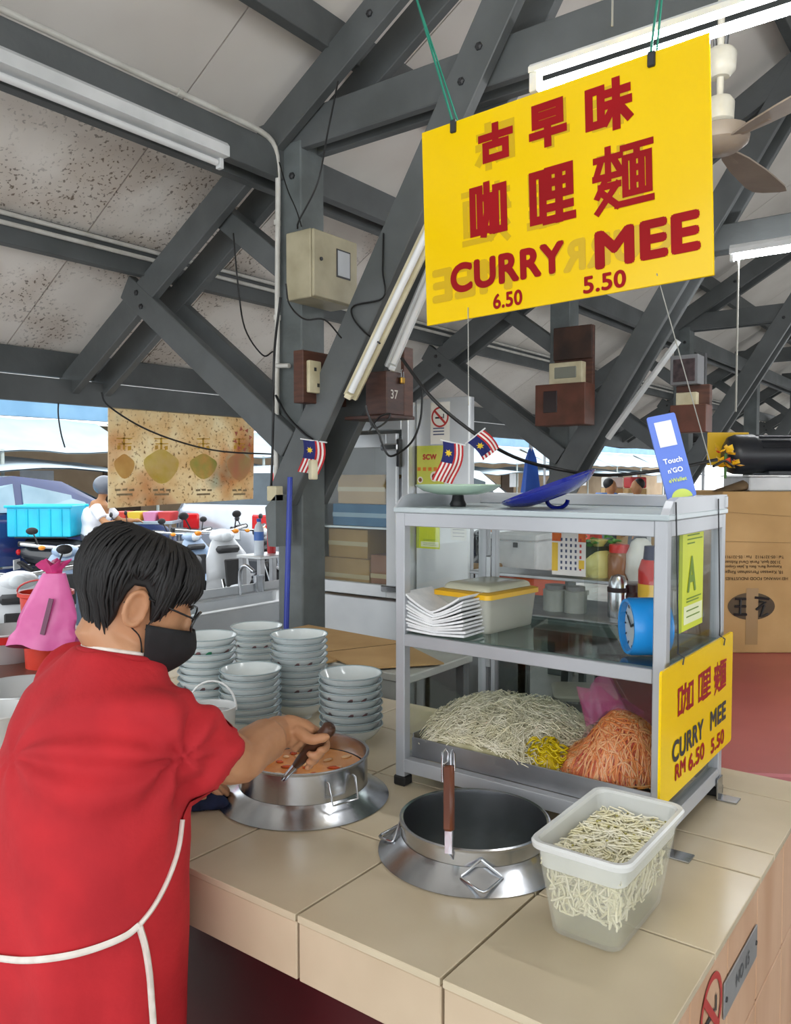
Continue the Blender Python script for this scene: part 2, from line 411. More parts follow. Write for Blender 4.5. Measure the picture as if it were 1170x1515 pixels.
# ---- beams along the hall
pn = {-4.62: 'grey purlin lowest above the eave', -3.80: 'grey purlin under the mouldy ceiling boards', -2.46: 'grey purlin above the column heads',
      -1.12: 'grey purlin second below the ridge', 0.22: 'grey purlin just below the ridge'}
for x, lb in pn.items():
    struct(G().b2((x - 0.03, Y0C, zr(x) + 0.09), (x + 0.03, Y1C, zr(x) + CEIL + 0.0), 0.003).ob('roof_purlin', grey_paint), lb)
for x, lb in ((XC - 0.055, 'grey wall beam on the hall side of the columns'), (XC - 0.20, 'grey wall beam on the street side of the columns')):
    struct(G().b2((x - 0.028, Y0C, 2.955), (x + 0.028, Y1C, 3.115), 0.003).ob('wall_beam', grey_paint), lb)
struct(G().b2((-4.55, Y0C, 1.985), (-4.49, Y1C, 2.13), 0.003).ob('eave_beam', grey_paint), 'grey eave beam low over the street edge')

# ================================================================== tiled counter
top_m = pm('glazed_beige_tile', 'd2c4a9', 'c4b69b', 3.5, 0.22, bump=0.02)
front_m = pm('matt_beige_tile', 'cdb99e', 'c0ab90', 4, 0.4)
side_m = pm('pinkish_streaked_tile', 'cfa98a', 'bf9574', 9, 0.45, stretch=(1, 1, 0.25))
grout_m = pm('dark_grout', '3a2f26', '2c231b', 20, 0.9)
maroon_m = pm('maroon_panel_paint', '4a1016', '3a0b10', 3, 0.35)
CT = 0.80; X1 = -0.347; YF = 0.99; YB = 2.16; XL = -2.72
POT1 = Vector((-1.297, 1.378, CT)); POT2 = Vector((-0.829, 1.376, CT))
counter = thing('tiled_counter', 'beige tiled stall counter with two cooking pots sunk in its top', 'counter', (-1.5, 1.5, 0))
def cut(o, centres, r):
    for c in centres:
        cg = G(); cg.lathe([(r, -0.3), (r, 0.3)], 40, (c.x, c.y, CT), None, True, True); co = cg.ob('cutter', None)
        md = o.modifiers.new('b', 'BOOLEAN'); md.object = co; md.solver = 'EXACT'
        WL[o.name]
        co.location = -WL[o.name] + WL[o.name]
        dg = bpy.context.evaluated_depsgraph_get(); dg.update()
        me = bpy.data.meshes.new_from_object(o.evaluated_get(dg)); o.modifiers.clear(); o.data = me
        bpy.data.objects.remove(co)
g = G().b2((XL, YF + 0.01, 0.68), (X1 - 0.01, YB, 0.787))
core = g.ob('substrate', grout_m, counter); cut(core, (POT1, POT2), 0.158)
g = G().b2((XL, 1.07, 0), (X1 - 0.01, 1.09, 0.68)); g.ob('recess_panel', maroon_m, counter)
G().b2((X1 - 0.10, 1.0, 0), (X1 - 0.01, YB, 0.68)).ob('side_wall', grout_m, counter)
G().b2((XL, YB - 0.08, 0), (X1 - 0.1, YB, 0.68)).ob('back_wall', grout_m, counter)
G().b2((XL, 1.0, 0), (XL + 0.08, YB - 0.08, 0.68)).ob('end_wall', grout_m, counter)
xj = [X1, -0.651, -0.948, -1.25, -1.552, -1.854, -2.156, -2.458, XL]
yj = [YF, 1.297, 1.60, 1.902, YB]; yj_r = [YF, 1.297, 1.60, 1.715, 2.02, YB]
gp = 0.0026
for i in range(len(xj) - 1):
    ys = yj_r if i == 0 else yj
    for j in range(len(ys) - 1):
        a, b = xj[i + 1] + gp, xj[i] - (gp if i else 0); c, d = ys[j] + (gp if j else -0.004), ys[j + 1] - gp
        o = G().b2((a, c, 0.787), (b + (0.006 if i == 0 else 0), d, CT), 0.0012).ob('top_tile', top_m, counter)
        near = [p for p in (POT1, POT2) if a - 0.17 < p.x < b + 0.17 and c - 0.17 < p.y < d + 0.17]
        if near: cut(o, near, 0.160)
    G().b2((xj[i + 1] + gp, YF, 0.682), (xj[i] - gp, YF + 0.012, 0.785), 0.002).ob('front_tile', front_m, counter)
sy = [0.995, 1.191, 1.398, 1.606, 1.832, 2.04, YB]; sz = [0.783, 0.555, 0.33, 0.10, 0.0]
for i in range(len(sy) - 1):
    for j in range(len(sz) - 1):
        G().b2((X1 - 0.012, sy[i] + gp, sz[j + 1] + gp), (X1, sy[i + 1] - gp, sz[j] - gp), 0.002).ob('side_tile', side_m, counter)
# number plate and sticker on the counter side
pl = thing('number_plate', 'grey metal stall number plate reading NO 15 on the counter side', 'sign', (X1, 1.48, 0.68))
plate_m = pm('grey_plate_metal', 'a4a6a8', '96989a', 8, 0.35, metal=0.5)
G().b2((X1 + 0.001, 1.368, 0.652), (X1 + 0.004, 1.592, 0.714), 0.001).ob('plate', plate_m, pl)
text('NO 15', 'lettering', pm('etched_dark_letters', '55575a', rough=0.5), pl, (X1 + 0.004, 1.485, 0.683), (0, 1, 0), (0, 0, 1), h=0.024, bold=0.02)
for y in (1.378, 1.582): g = G().lathe([(0.005, 0), (0.004, 0.002)], 8, (X1 + 0.004, y, 0.683), Matrix.Rotation(R(90), 3, 'Y'), False, True); g.ob('screw', dark_metal, pl)
red_ink = pm('red_print', 'b8342f', rough=0.5); blk_ink = pm('black_print', '222222', rough=0.5)
def no_smoking(parent, o, ex, ey, r, back=None):
    o, ex, ey = Vector(o), Vector(ex), Vector(ey); n = ex.cross(ey)
    if back:
        G().prism([(-back[0], -back[1]), (back[0], -back[1]), (back[0], back[1]), (-back[0], back[1])], o - ey * back[2], ex, ey, n, 0.001).ob('sticker_sheet', pm('white_sticker', 'e8e4da', rough=0.4), parent)
    def P(a, b, h): return o + ex * a + ey * b + n * h
    g = G(); m = 40; vs = []; fs = []
    for i in range(m):
        a = 2 * math.pi * i / m
        vs += [P(r * math.cos(a), r * math.sin(a), 0.0016), P(r * 0.82 * math.cos(a), r * 0.82 * math.sin(a), 0.0016)]
        j = (i + 1) % m; fs.append((2 * i, 2 * j, 2 * j + 1, 2 * i + 1))
    g.add(vs, fs)
    c = 0.7 * r; wd = 0.08 * r
    g.quad(P(-c + wd, c + wd, 0.0022), P(-c - wd, c - wd, 0.0022), P(c - wd, -c - wd, 0.0022), P(c + wd, -c + wd, 0.0022))
    g.ob('red_ring', red_ink, parent, fix=False)
    g = G()
    g.quad(P(-0.55 * r, -0.15 * r, 0.0018), P(0.3 * r, -0.15 * r, 0.0018), P(0.3 * r, 0.02 * r, 0.0018), P(-0.55 * r, 0.02 * r, 0.0018))
    g.quad(P(0.36 * r, -0.15 * r, 0.0018), P(0.48 * r, -0.15 * r, 0.0018), P(0.48 * r, 0.3 * r, 0.0018), P(0.36 * r, 0.3 * r, 0.0018))
    g.ob('cigarette_mark', blk_ink, parent, fix=False)
st = thing('round_sticker', 'worn red ring no-smoking sticker on the counter side', 'sticker', (X1, 1.31, 0.66))
no_smoking(st, (X1, 1.30, 0.70), (0, 1, 0), (0, 0, 1), 0.062)
# tin feet left over by the cabinet
# ================================================================== roof fittings and electrics
def conduit(label, pts, r=0.011, mat=pvc_white, clips=()):
    t = thing('conduit_pipe', label, 'pipe', pts[0])
    G().tube(pts, r, 8).ob('pipe', mat, t, 60)
    for c in clips:
        p, d = c
        sd, al, u = frame_from(d); G().tube([Vector(p) - al * 0.012, Vector(p) + al * 0.012], r * 1.35, 8).ob('clip', mat, t, 60)
    return t
def cable(label, pts, r=0.004, mat=cable_black, k=6):
    return G().tube(smoothline(pts, k), r, 6).ob('cable', mat, None, 60, label, 'cable')
# conduit on the wall beam, then down the near column
ce = aty(411, 235, 2.79)
px = ce.x
conduit('white conduit along the wall beam bending down the near column',
        [(-2.748, -3, 3.127), (-2.748, 2.55, 3.127)] + bezier((-2.75, 2.60, 3.127), (-2.755, 2.78, 3.127), (px, 2.79, 3.10), (px, 2.79, ce.z - 0.16), 8) + [aty(410, 520, 2.79), aty(408, 765, 2.79)], 0.013,
        clips=[((-2.748, 1.2, 3.127), (0, 1, 0)), ((-2.748, 2.2, 3.127), (0, 1, 0)), (aty(410, 330, 2.79), (0, 0, 1)), (aty(410, 470, 2.79), (0, 0, 1))])
zz = zr(-3.76) + 0.20
for i, dz in enumerate((0.0, -0.045)):
    conduit(('upper' if i == 0 else 'lower') + ' white conduit of the pair on the mouldy-side purlin', [(-3.755, -2, zz + dz), (-3.755, 16, zz + dz)], 0.012)
# thin conduit with a round junction under the ceiling boards
q0, q1 = atx(-30, 155, -3.2), atx(305, 295, -3.2)
cz = zr(-3.2) + CEIL - 0.045
qa = Vector((-3.2, -2.0, cz)); qb = Vector((-3.2, 2.72, cz))
t = conduit('thin white conduit with a round junction box under the ceiling', [qa, qb], 0.010)
jp = Vector((-3.2, 1.95, cz))
G().lathe([(0.0, -0.03), (0.03, -0.03), (0.034, 0.0), (0.03, 0.03), (0.0, 0.03)], 14, jp).ob('junction_box', pvc_white, t, 40)

def batten(name, label, p0, p1, lit=True, w=0.05, h=0.055, down=(0, 0, -1), cream=False, tube=True, group=None, r=0.0145, drop=0.022):
    p0, p1 = Vector(p0), Vector(p1); al = (p1 - p0).normalized(); dn = Vector(down); dn = (dn - al * dn.dot(al)).normalized()
    t = thing(name, label, 'light fixture', p0, group)
    mt = cream_plastic if cream else batten_white
    sd = al.cross(dn)
    hw = w / 2
    prof = [(-hw, 0), (-hw, -h * 0.6), (-hw * 0.5, -h), (hw * 0.5, -h), (hw, -h * 0.6), (hw, 0)]
    G().prism(prof, p0, sd, dn, al, (p1 - p0).length).ob('batten_housing', mt, t)
    if tube:
        a = p0 + al * 0.03 + dn * drop; b = p1 - al * 0.03 + dn * drop
        G().tube([a, b], r, 12).ob('fluorescent_tube', tube_glow if lit else pm('unlit_tube_glass', 'eceeee', rough=0.25), t, 60)
        for p in (p0 + al * 0.012, p1 - al * 0.012):
            G().bar(p + dn * 0.0, p + dn * 0.045, 0.03, 0.022, al, 0.002).ob('tube_holder', mt, t)
    return t
bx = -2.80
e = atx(328, 236, bx)
batten('batten_light', 'unlit white batten light along the wall beam at upper left', e, e - Vector((0, 2.45, 0)), False, 0.105, 0.075)
e = aty(786, 112, 1.78)
bl = batten('batten_light', 'lit fluorescent batten just above the big yellow sign', e, e + Vector((1.23, 0, 0)), True, 0.034, 0.022, r=0.0105, drop=0.034)
for dx in (0.2, 1.0):
    p = e + Vector((dx, 0, 0.05)); G().tube([p, (p.x, p.y, zr(p.x) + 0.15)], 0.0025, 5).ob('hanging_wire', string_grey, bl)
e = atd(1080, 377, 5.0)
bl = batten('batten_light', 'lit fluorescent batten further back at the right edge', e, e + Vector((1.23, 0, 0)))
p = e + Vector((0.05, 0, -0.02)); G().tube([p, (p.x, p.y, 1.95)], 0.006, 6).ob('pull_cord', string_grey, bl)
# two battens fixed along the big brace of the near truss
n_ = Vector((0.85, 0, -0.53))
a, b = aty(517, 588, 2.72), aty(640, 330, 2.72)
batten('batten_light', 'long cream batten light fixed along the near brace', a, b, False, 0.06, 0.05, (0.4, -0.9, -0.2), True)
a, b = aty(577, 545, 2.95), aty(660, 350, 2.95)
batten('batten_light', 'grey-white batten light on the far side of the near brace', a, b, False, 0.05, 0.05, (0.6, -0.6, -0.3))
a, b = aty(900, 650, TY0 + TSP - 0.16), aty(1005, 505, TY0 + TSP - 0.16)
batten('batten_light', 'white-edged batten light on the second brace', a, b, False, 0.035, 0.04, (0.7, -0.5, -0.4), tube=False)

# ---- meter box on the near column
mb_m = pm('beige_meter_box', 'b1a98e', '9f977c', 8, 0.5)
c = atd(462, 336, 3.62); H = 0.305
mb = thing('meter_box', 'beige metal meter box with a small window on the near column', 'electrical box', (c.x - 0.08, c.y + 0.15, c.z - H))
G().b2((c.x - 0.165, c.y, c.z - H), (c.x - 0.012, c.y + 0.31, c.z), 0.004).ob('box_body', mb_m, mb)
dr = G().b2((c.x - 0.010, c.y + 0.002, c.z - H + 0.003), (c.x + 0.006, c.y + 0.308, c.z - 0.003), 0.004).ob('door', mb_m, mb)
G().b2((c.x + 0.006, c.y + 0.155, c.z - 0.19), (c.x + 0.009, c.y + 0.255, c.z - 0.06), 0.001).ob('window_frame', dark_metal, dr)
G().b2((c.x + 0.009, c.y + 0.163, c.z - 0.182), (c.x + 0.011, c.y + 0.247, c.z - 0.068)).ob('window_pane', pm('frosted_pane', 'c9cdd2', rough=0.15), dr)
G().lathe([(0.009, 0), (0.008, 0.006)], 10, (c.x + 0.006, c.y + 0.05, c.z - 0.13), Matrix.Rotation(R(90), 3, 'Y'), True, True).ob('lock', dark_metal, dr)
# ---- switch board
def board(name, label, cat, c, dx, dy, h, m=brown_wood, loc=None):
    t = thing(name, label, cat, (c.x, c.y, c.z - h)); G().b2((c.x - dx, c.y, c.z - h), (c.x, c.y + dy, c.z), 0.003).ob('backing_board', m, t); return t
c = atd(448, 517, 3.62)
sb = board('switch_board', 'dark brown wooden switch board with a cream socket on the near column', 'switch board', c, 0.06, 0.30, 0.235)
so = G().b2((c.x, c.y + 0.02, c.z - 0.19), (c.x + 0.022, c.y + 0.10, c.z - 0.045), 0.006, 2).ob('socket', cream_plastic, sb, 30)
for dy_, dz in ((0.05, -0.08), (0.07, -0.15)):
    G().b2((c.x + 0.022, c.y + dy_, c.z + dz - 0.012), (c.x + 0.024, c.y + dy_ + 0.014, c.z + dz + 0.004)).ob('socket_hole', dark_metal, so)
G().tube([aty(408, 541, 2.78), aty(428, 541, 2.78)], 0.011, 8).ob('conduit_stub', pvc_white, sb, 60)
# ---- wooden box with padlock under the brace
c = atd(572, 548, 3.55)
wbx = thing('wooden_box', 'small dark wooden box numbered 37 with a padlock under the brace', 'box', (c.x, c.y, c.z - 0.19))
wm = pm('reddish_dark_wood', '4a2f27', '38211b', 10, 0.5, stretch=(1, 1, 5))
G().b2((c.x - 0.12, c.y, c.z - 0.19), (c.x, c.y + 0.13, c.z), 0.004).ob('box_body', wm, wbx)
G().b2((c.x - 0.26, c.y + 0.02, c.z - 0.205), (c.x + 0.01, c.y + 0.2, c.z - 0.19), 0.002).ob('shelf_board', wm, wbx)
G().b2((c.x - 0.02, c.y + 0.13, c.z - 0.19), (c.x + 0.0, c.y + 0.2, c.z + 0.12), 0.002).ob('back_board', brown_wood, wbx)
text('37', 'number', pm('chalk_white', 'cfcac0', rough=0.8), wbx, (c.x, c.y + 0.055, c.z - 0.10), (0, 1, 0), (0, 0, 1), h=0.04, bold=0.01)
pd = G().b2((c.x + 0.002, c.y + 0.088, c.z - 0.05), (c.x + 0.016, c.y + 0.118, c.z - 0.02), 0.004).ob('padlock', pm('brass', 'b08a3e', rough=0.3, metal=0.9), wbx)
G().tube([(c.x + 0.009, c.y + 0.094, c.z - 0.02), (c.x + 0.009, c.y + 0.094, c.z + 0.005), (c.x + 0.009, c.y + 0.103, c.z + 0.014), (c.x + 0.009, c.y + 0.112, c.z + 0.005), (c.x + 0.009, c.y + 0.112, c.z - 0.02)], 0.003, 6).ob('shackle', steel, pd)
# small box on the column foot
c = atd(424, 742, 3.72)
sc_ = thing('switch_cover', 'open grey-green switch cover low on the near column', 'electrical box', c)
G().prism([(0, 0), (0.0, -0.24), (-0.05, -0.24), (-0.07, -0.06)], c + Vector((-0.05, -0.02, 0.03)), (1, 0, 0), (0, 0, 1), (0, 1, 0), 0.11).ob('cover', grey_dirty, sc_)
G().b2(c + Vector((-0.11, -0.02, 0)), c + Vector((-0.05, 0.03, 0.07)), 0.004).ob('switch', cream_plastic, sc_)
# ---- meter boards on the second and third columns
Y2 = TY0 + TSP
c = aty(816, 488, Y2 - 0.25)
k = thing('meter_board', 'stacked brown meter boards on the second column right of the sign', 'electrical box', (c.x, c.y, c.z - 0.9))
def at2(x, y): return aty(x, y, Y2 - 0.25)
def slab(name, x0, y0, x1, y1, d, m, parent, f=at2, bev=0.004):
    a, b = f(x0, y0), f(x1, y1); return G().b2((a.x, a.y - d, b.z), (b.x, a.y + 0.02, a.z), bev).ob(name, m, parent)
slab('upper_board', 822, 487, 878, 600, 0.02, brown_wood, k)
mtr = slab('meter', 820, 540, 868, 568, 0.09, cream_plastic, k); slab('meter_window', 828, 546, 860, 560, 0.095, pm('meter_glass', '8d8f84', rough=0.15), mtr)
bxx = slab('fuse_box', 806, 573, 878, 629, 0.16, pm('brown_fuse_box', '6a3c2c', '54301f', 8, 0.5), k); slab('fuse_window', 818, 582, 838, 612, 0.165, pm('smoked_window', '3a3030', rough=0.2), bxx)
slab('scorched_cover', 822, 487, 878, 530, 0.04, pm('scorched_wood', '4b3024', '2a1d17', 6, 0.6), k)
Y3 = TY0 + 2 * TSP
def at3(x, y): return aty(x, y, Y3 - 0.3)
c = at3(1000, 530)
k = thing('meter_board', 'open grey meter box over brown boards on the third column', 'electrical box', (c.x, c.y, c.z - 1))
slab('open_box', 1000, 530, 1040, 570, 0.12, pm('grey_box_enamel', '77787a', rough=0.5), k); slab('box_cavity', 1004, 535, 1036, 566, 0.123, pm('dark_wiring_cavity', '2c2526', '5b4a4c', 14, 0.8), k)
G().bar(at3(1041, 550) + Vector((0, -0.1, -0.16)), at3(1041, 550) + Vector((0, -0.1, 0.16)), 0.02, 0.2, (0.7, -0.7, 0)).ob('box_lid', pm('grey_box_enamel', '77787a'), k)
slab('upper_board', 1003, 572, 1052, 602, 0.04, brown_wood, k); slab('meter', 1006, 583, 1036, 600, 0.09, cream_plastic, k)
slab('fuse_box', 1000, 602, 1052, 640, 0.13, pm('brown_fuse_box', '6a3c2c'), k)

# ---- ceiling fan
fan_c = atd(1064, 200, 2.6)
fan = thing('ceiling_fan', 'old ceiling fan with brown-grey blades beside the big sign', 'fan', fan_c)
enam = pm('off_white_fan_enamel', 'dcd8ca', 'c8c3b2', 12, 0.35); fanb = pm('dusty_tan_blade', '9a8d7e', '87796b', 5, 0.5)
G().lathe([(0.0, 0.05), (0.05, 0.05), (0.085, 0.035), (0.092, 0.01), (0.088, -0.01), (0.06, -0.03), (0.0, -0.034)], 24, fan_c + Vector((0, 0, -0.02))).ob('motor_housing', fanb, fan, 40)
G().lathe([(0, 0.115), (0.035, 0.115), (0.045, 0.10), (0.043, 0.045), (0.03, 0.035), (0, 0.035)], 20, fan_c).ob('lower_canopy', enam, fan, 40)
G().lathe([(0, 0.265), (0.04, 0.265), (0.05, 0.25), (0.046, 0.20), (0.028, 0.18), (0, 0.18)], 20, fan_c).ob('upper_canopy', enam, fan, 40)
G().tube([fan_c + Vector((0, 0, 0.02)), (fan_c.x, fan_c.y, zr(fan_c.x) + 0.24)], 0.011, 10).ob('down_rod', enam, fan, 60)
hk = fan_c + Vector((0, 0, 0.30))
G().tube([hk + Vector((0.015, 0, -0.04)), hk + Vector((0.02, 0, 0.02)), hk + Vector((0, 0, 0.045)), hk + Vector((-0.02, 0, 0.02)), hk + Vector((-0.015, 0, -0.04))], 0.006, 6).ob('shackle', steel_dull, fan)
for ang in (50, -70, 170):
    d = (RT * math.cos(R(ang)) + FH * math.sin(R(ang))).normalized(); sdv = Vector((-d.y, d.x, 0))
    prof = [(0.07, 0.022), (0.16, 0.045), (0.3, 0.062), (0.5, 0.07), (0.56, 0.06), (0.575, 0.03)]
    out = [(a, b) for a, b in prof] + [(a, -b) for a, b in prof[::-1]]
    tilt = (sdv + Vector((0, 0, 0.18))).normalized()
    bld = G().prism(out, fan_c + Vector((0, 0, -0.03)), d, tilt, d.cross(tilt), 0.005).ob('blade', fanb, fan)
    G().bar(fan_c + d * 0.07 + Vector((0, 0, -0.027)), fan_c + d * 0.2 + Vector((0, 0, -0.027)), 0.03, 0.006).ob('blade_iron', fanb, bld)
# ================================================================== big yellow sign
sign_y = pm('yellow_acrylic', 'f6ce00', 'f1c700', 2, 0.15, spec=0.3)
sign_red = pm('red_vinyl_letters', 'a00f16', '920c13', 6, 0.5, spec=0.15)
ghost_m = pm('painted_back_letter_shade', 'd4ae00', 'cfa800', 4, 0.2)  # show-through and shadow of back-side letters, painted on the front in darker yellow
SY = 1.60
so = (aty(620, 195, SY) + aty(1048, 52, SY) + aty(1057, 408, SY) + aty(635, 480, SY)) / 4
sx_ = Vector((math.cos(R(2)), 0, math.sin(R(2)))); sy_ = Vector((-math.sin(R(2)), 0, math.cos(R(2))))
SW, SH = 0.657, 0.453
sg = thing('hanging_sign', 'large yellow hanging sign with red letters reading CURRY MEE', 'sign', so - sy_ * SH / 2)
G().box(so + Vector((0, 0.003, 0)), (SW, 0.006, SH), Matrix((sx_, (0, 1, 0), sy_)).transposed(), 0.001).ob('panel', sign_y, sg)
FR = Vector((so.x, SY, so.z))
def uv(x, y): p = aty(x, y, SY) - FR; return p.dot(sx_), p.dot(sy_)
def put(s, x, y, wd, h, bold, nm='lettering', gh=True):
    u, v = uv(x, y)
    text(s, nm, sign_red, sg, FR + sx_ * u + sy_ * v, sx_, sy_, h, wd, bold, depth=0.0012)
    if gh: text(s, 'painted_show_through', ghost_m, sg, FR - sx_ * (u + 0.004) + sy_ * (v - 0.004), sx_, sy_, h, wd, bold, depth=0.0005, mirror=True)
def putg(ch, x, y, wd, h, t):
    u, v = uv(x, y)
    glyph(ch, 'lettering', sign_red, sg, FR + sx_ * u + sy_ * v - Vector((0, 0.0012, 0)), sx_, sy_, wd, h, t, 0)
    glyph(ch, 'painted_show_through', ghost_m, sg, FR - sx_ * (u + 0.004) + sy_ * (v - 0.004) - Vector((0, 0.0004, 0)), sx_, sy_, wd, h, t, 0, True)
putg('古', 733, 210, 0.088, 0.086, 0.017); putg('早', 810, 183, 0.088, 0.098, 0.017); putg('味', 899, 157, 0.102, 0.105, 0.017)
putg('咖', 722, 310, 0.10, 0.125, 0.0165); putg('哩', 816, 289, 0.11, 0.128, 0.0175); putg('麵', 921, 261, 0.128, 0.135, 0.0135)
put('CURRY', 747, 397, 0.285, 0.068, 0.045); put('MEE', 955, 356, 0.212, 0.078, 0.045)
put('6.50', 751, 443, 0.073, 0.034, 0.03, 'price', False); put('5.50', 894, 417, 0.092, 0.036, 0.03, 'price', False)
for x, y, tx, ty_ in ((671, 187, 608, -30), (964, 88, 978, -30)):
    u, v = uv(x, y); p = FR + sx_ * u + sy_ * v
    G().box(p + Vector((0, 0.0, 0)), (0.015, 0.012, 0.03), None, 0.002).ob('clip', dark_metal, sg)
    d = ray(tx, ty_); q = aty(tx, ty_, SY)
    up_ = (q - p).normalized(); top = p + up_ * ((zr(p.x) + 0.2 - p.z) / up_.z)
    mid = p.lerp(top, 0.16)
    G().tube([p + Vector((0, -0.006, 0.012)), mid], 0.0028, 5).ob('green_string', rope_green, sg)
    G().tube([p + Vector((0.008, 0.004, 0.012)), mid], 0.0022, 5).ob('green_string', rope_green, sg)
    G().tube([mid, top], 0.0016, 5).ob('hanging_wire', string_grey, sg)
# strings hanging from the lower edge
for x0, y0, x1, y1, lb in ((693, 455, 693, 600, 'left thin string hanging below the yellow sign'), (972, 405, 1052, 690, 'right thin string slanting down from the yellow sign')):
    u, v = uv(x0, y0); p = FR + sx_ * u + sy_ * v + Vector((0, -0.002, 0)); q = aty(x1, y1, SY + (0.0 if x1 < 800 else 0.25))
    G().tube([p, q], 0.0011, 5).ob('string', string_grey, None, None, lb, 'string')
# ---- cables
cable('black cable crossing the column head down to the meter box', [aty(500, 120, 2.75), aty(484, 200, 2.72), aty(470, 270, 2.7), aty(443, 325, 2.68), aty(440, 338, 2.66)])
cable('black cable from the conduit bend to the meter box', [aty(413, 240, 2.72), aty(425, 280, 2.7), aty(438, 310, 2.68), aty(446, 335, 2.66)], 0.003)
cable('black cable looping from the rafter to the conduit', [aty(345, 345, 2.7), aty(352, 420, 2.7), aty(362, 485, 2.7), aty(388, 525, 2.7), aty(404, 520, 2.74)], 0.004)
cable('black cable hugging the column edge down past the switch cover', [aty(415, 440, 2.7), aty(406, 520, 2.7), aty(404, 620, 2.7), aty(402, 700, 2.7), aty(400, 735, 2.72)], 0.006)
cable('black cable sweeping from the meter box to the brace', [aty(423, 420, 2.6), aty(428, 450, 2.6), aty(450, 472, 2.58), aty(480, 473, 2.6), aty(505, 500, 2.7)], 0.004)
cable('black cable tied round the cream batten on the brace', [aty(567, 345, 2.76), aty(566, 400, 2.755), aty(567, 440, 2.75), aty(524, 452, 2.755), aty(522, 470, 2.755), aty(540, 492, 2.75), aty(562, 508, 2.69)], 0.004)
cable('thick black cable from the brace across the market behind the cabinet', [atd(594, 530, 3.5), atd(640, 590, 3.4), atd(700, 640, 3.4), atd(760, 676, 3.4), atd(830, 695, 3.4), atd(900, 703, 3.4), atd(990, 694, 3.4), atd(1060, 680, 3.5)], 0.008)
cable('black cable hanging in a loop below the wooden box', [atd(625, 570, 3.5), atd(622, 620, 3.5), atd(608, 655, 3.5), atd(578, 675, 3.5), atd(565, 655, 3.5), atd(560, 640, 3.5), atd(545, 615, 3.5), atd(541, 600, 3.5)], 0.005)
cable('tangled black cable behind the brace foot', [atd(541, 600, 3.52), atd(552, 632, 3.52), atd(570, 625, 3.52), atd(577, 612, 3.52), atd(560, 618, 3.54), atd(545, 640, 3.54)], 0.004)
cable('black cable running down the brace into the flag', [aty(408, 585, 2.78), aty(425, 615, 2.76), aty(448, 640, 2.755), aty(462, 650, 2.755)], 0.006)
cable('thin black wire sagging from the eave over the faded banner', [atx(150, 580, -4.4), atx(160, 600, -4.4), atx(210, 632, -4.4), atx(270, 655, -4.4), atx(330, 668, -4.4), atx(405, 672, -4.4)], 0.006)
cable('thin dark wire dangling at the eave end', [atx(88, 580, -4.5), atx(86, 610, -4.5), atx(90, 640, -4.5), atx(96, 662, -4.5)], 0.005)
_q = aty(422, 912, 2.60); G().tube([aty(429, 706, 2.66), (_q.x + .005, _q.y, .853)], 0.0125, 10).ob('blue_pipe', pm('blue_pvc', '1634a4', '132d92', 5, 0.3), None, 60, 'straight blue plastic pipe standing against the near column', 'pipe')
# ---- flags
flag_red = pm('flag_red', 'b8262c', rough=0.8); flag_white = pm('flag_white', 'e9e6e2', rough=0.8); flag_blue = pm('flag_blue', '1c2466', rough=0.8); flag_yel = pm('flag_yellow', 'e8c733', rough=0.8)
def flag(label, p, ang, W=0.115, H=0.17, stick=True):
    """small striped flag hanging from its short edge; stripes run down"""
    p = Vector(p); t = thing('striped_flag', label, 'flag', p, 'small striped flags')
    ex = RT * math.cos(R(ang)) - Vector((0, 0, 1)) * math.sin(R(ang)); ey = -(Vector((0, 0, 1)) * math.cos(R(ang)) + RT * math.sin(R(ang)))
    nm = FH
    def P(u, v): return p + ex * (u - W / 2 + 0.012 * math.sin(v * 25)) + ey * v + nm * (0.010 * math.sin(u * 80 + v * 12) * (0.3 + v / H))
    ns = 11; nv = 8
    for i in range(ns):
        g = G(); a, b = W * i / ns, W * (i + 1) / ns; v0 = 0 if i >= 6 else 0.085
        rows = [[P(a, v0 + (H - v0) * j / nv), P(b, v0 + (H - v0) * j / nv)] for j in range(nv + 1)]
        g.loft(rows, False, False, ringclosed=False); g.ob('stripe', flag_red if i % 2 == 0 else flag_white, t)
    g = G(); rows = [[P(W * 6 / ns * k / 4, 0.085 * j / 4) - nm * 0.0005 for k in range(5)] for j in range(5)]
    g.loft(rows, False, False, ringclosed=False); cn = g.ob('canton', flag_blue, t)
    g = G(); cc = (W * 3 / ns, 0.045)
    g.add([P(cc[0] + 0.016 * math.cos(k * math.pi / 7) * (1 if k % 2 else 0.5), cc[1] + 0.016 * math.sin(k * math.pi / 7) * (1 if k % 2 else 0.5)) - nm * 0.002 for k in range(14)], [tuple(range(14))])
    g.ob('star', flag_yel, cn)
    if stick: G().tube([p - ex * W * 0.62, p + ex * W * 0.62], 0.003, 6).ob('stick', white_plastic, t)
    return t
flag('small striped flag drooping on the near column', aty(464, 652, 2.755), 8, 0.10, 0.15)
flag('small striped flag hanging left beside the yellow poster', atd(670, 655, 3.3), 12, 0.085, 0.165)
flag('small striped flag blowing sideways right of the poster', atd(703, 645, 3.35), -38, 0.085, 0.10)
k = thing('wall_socket', 'cream double socket low on the near brace', 'socket', atd(470, 695, 3.5))
p = atd(463, 695, 3.5)
G().box(p, (0.05, 0.03, 0.085), Matrix.Rotation(R(-30), 3, 'Z'), 0.006, 2).ob('socket_plate', cream_plastic, k, 30)
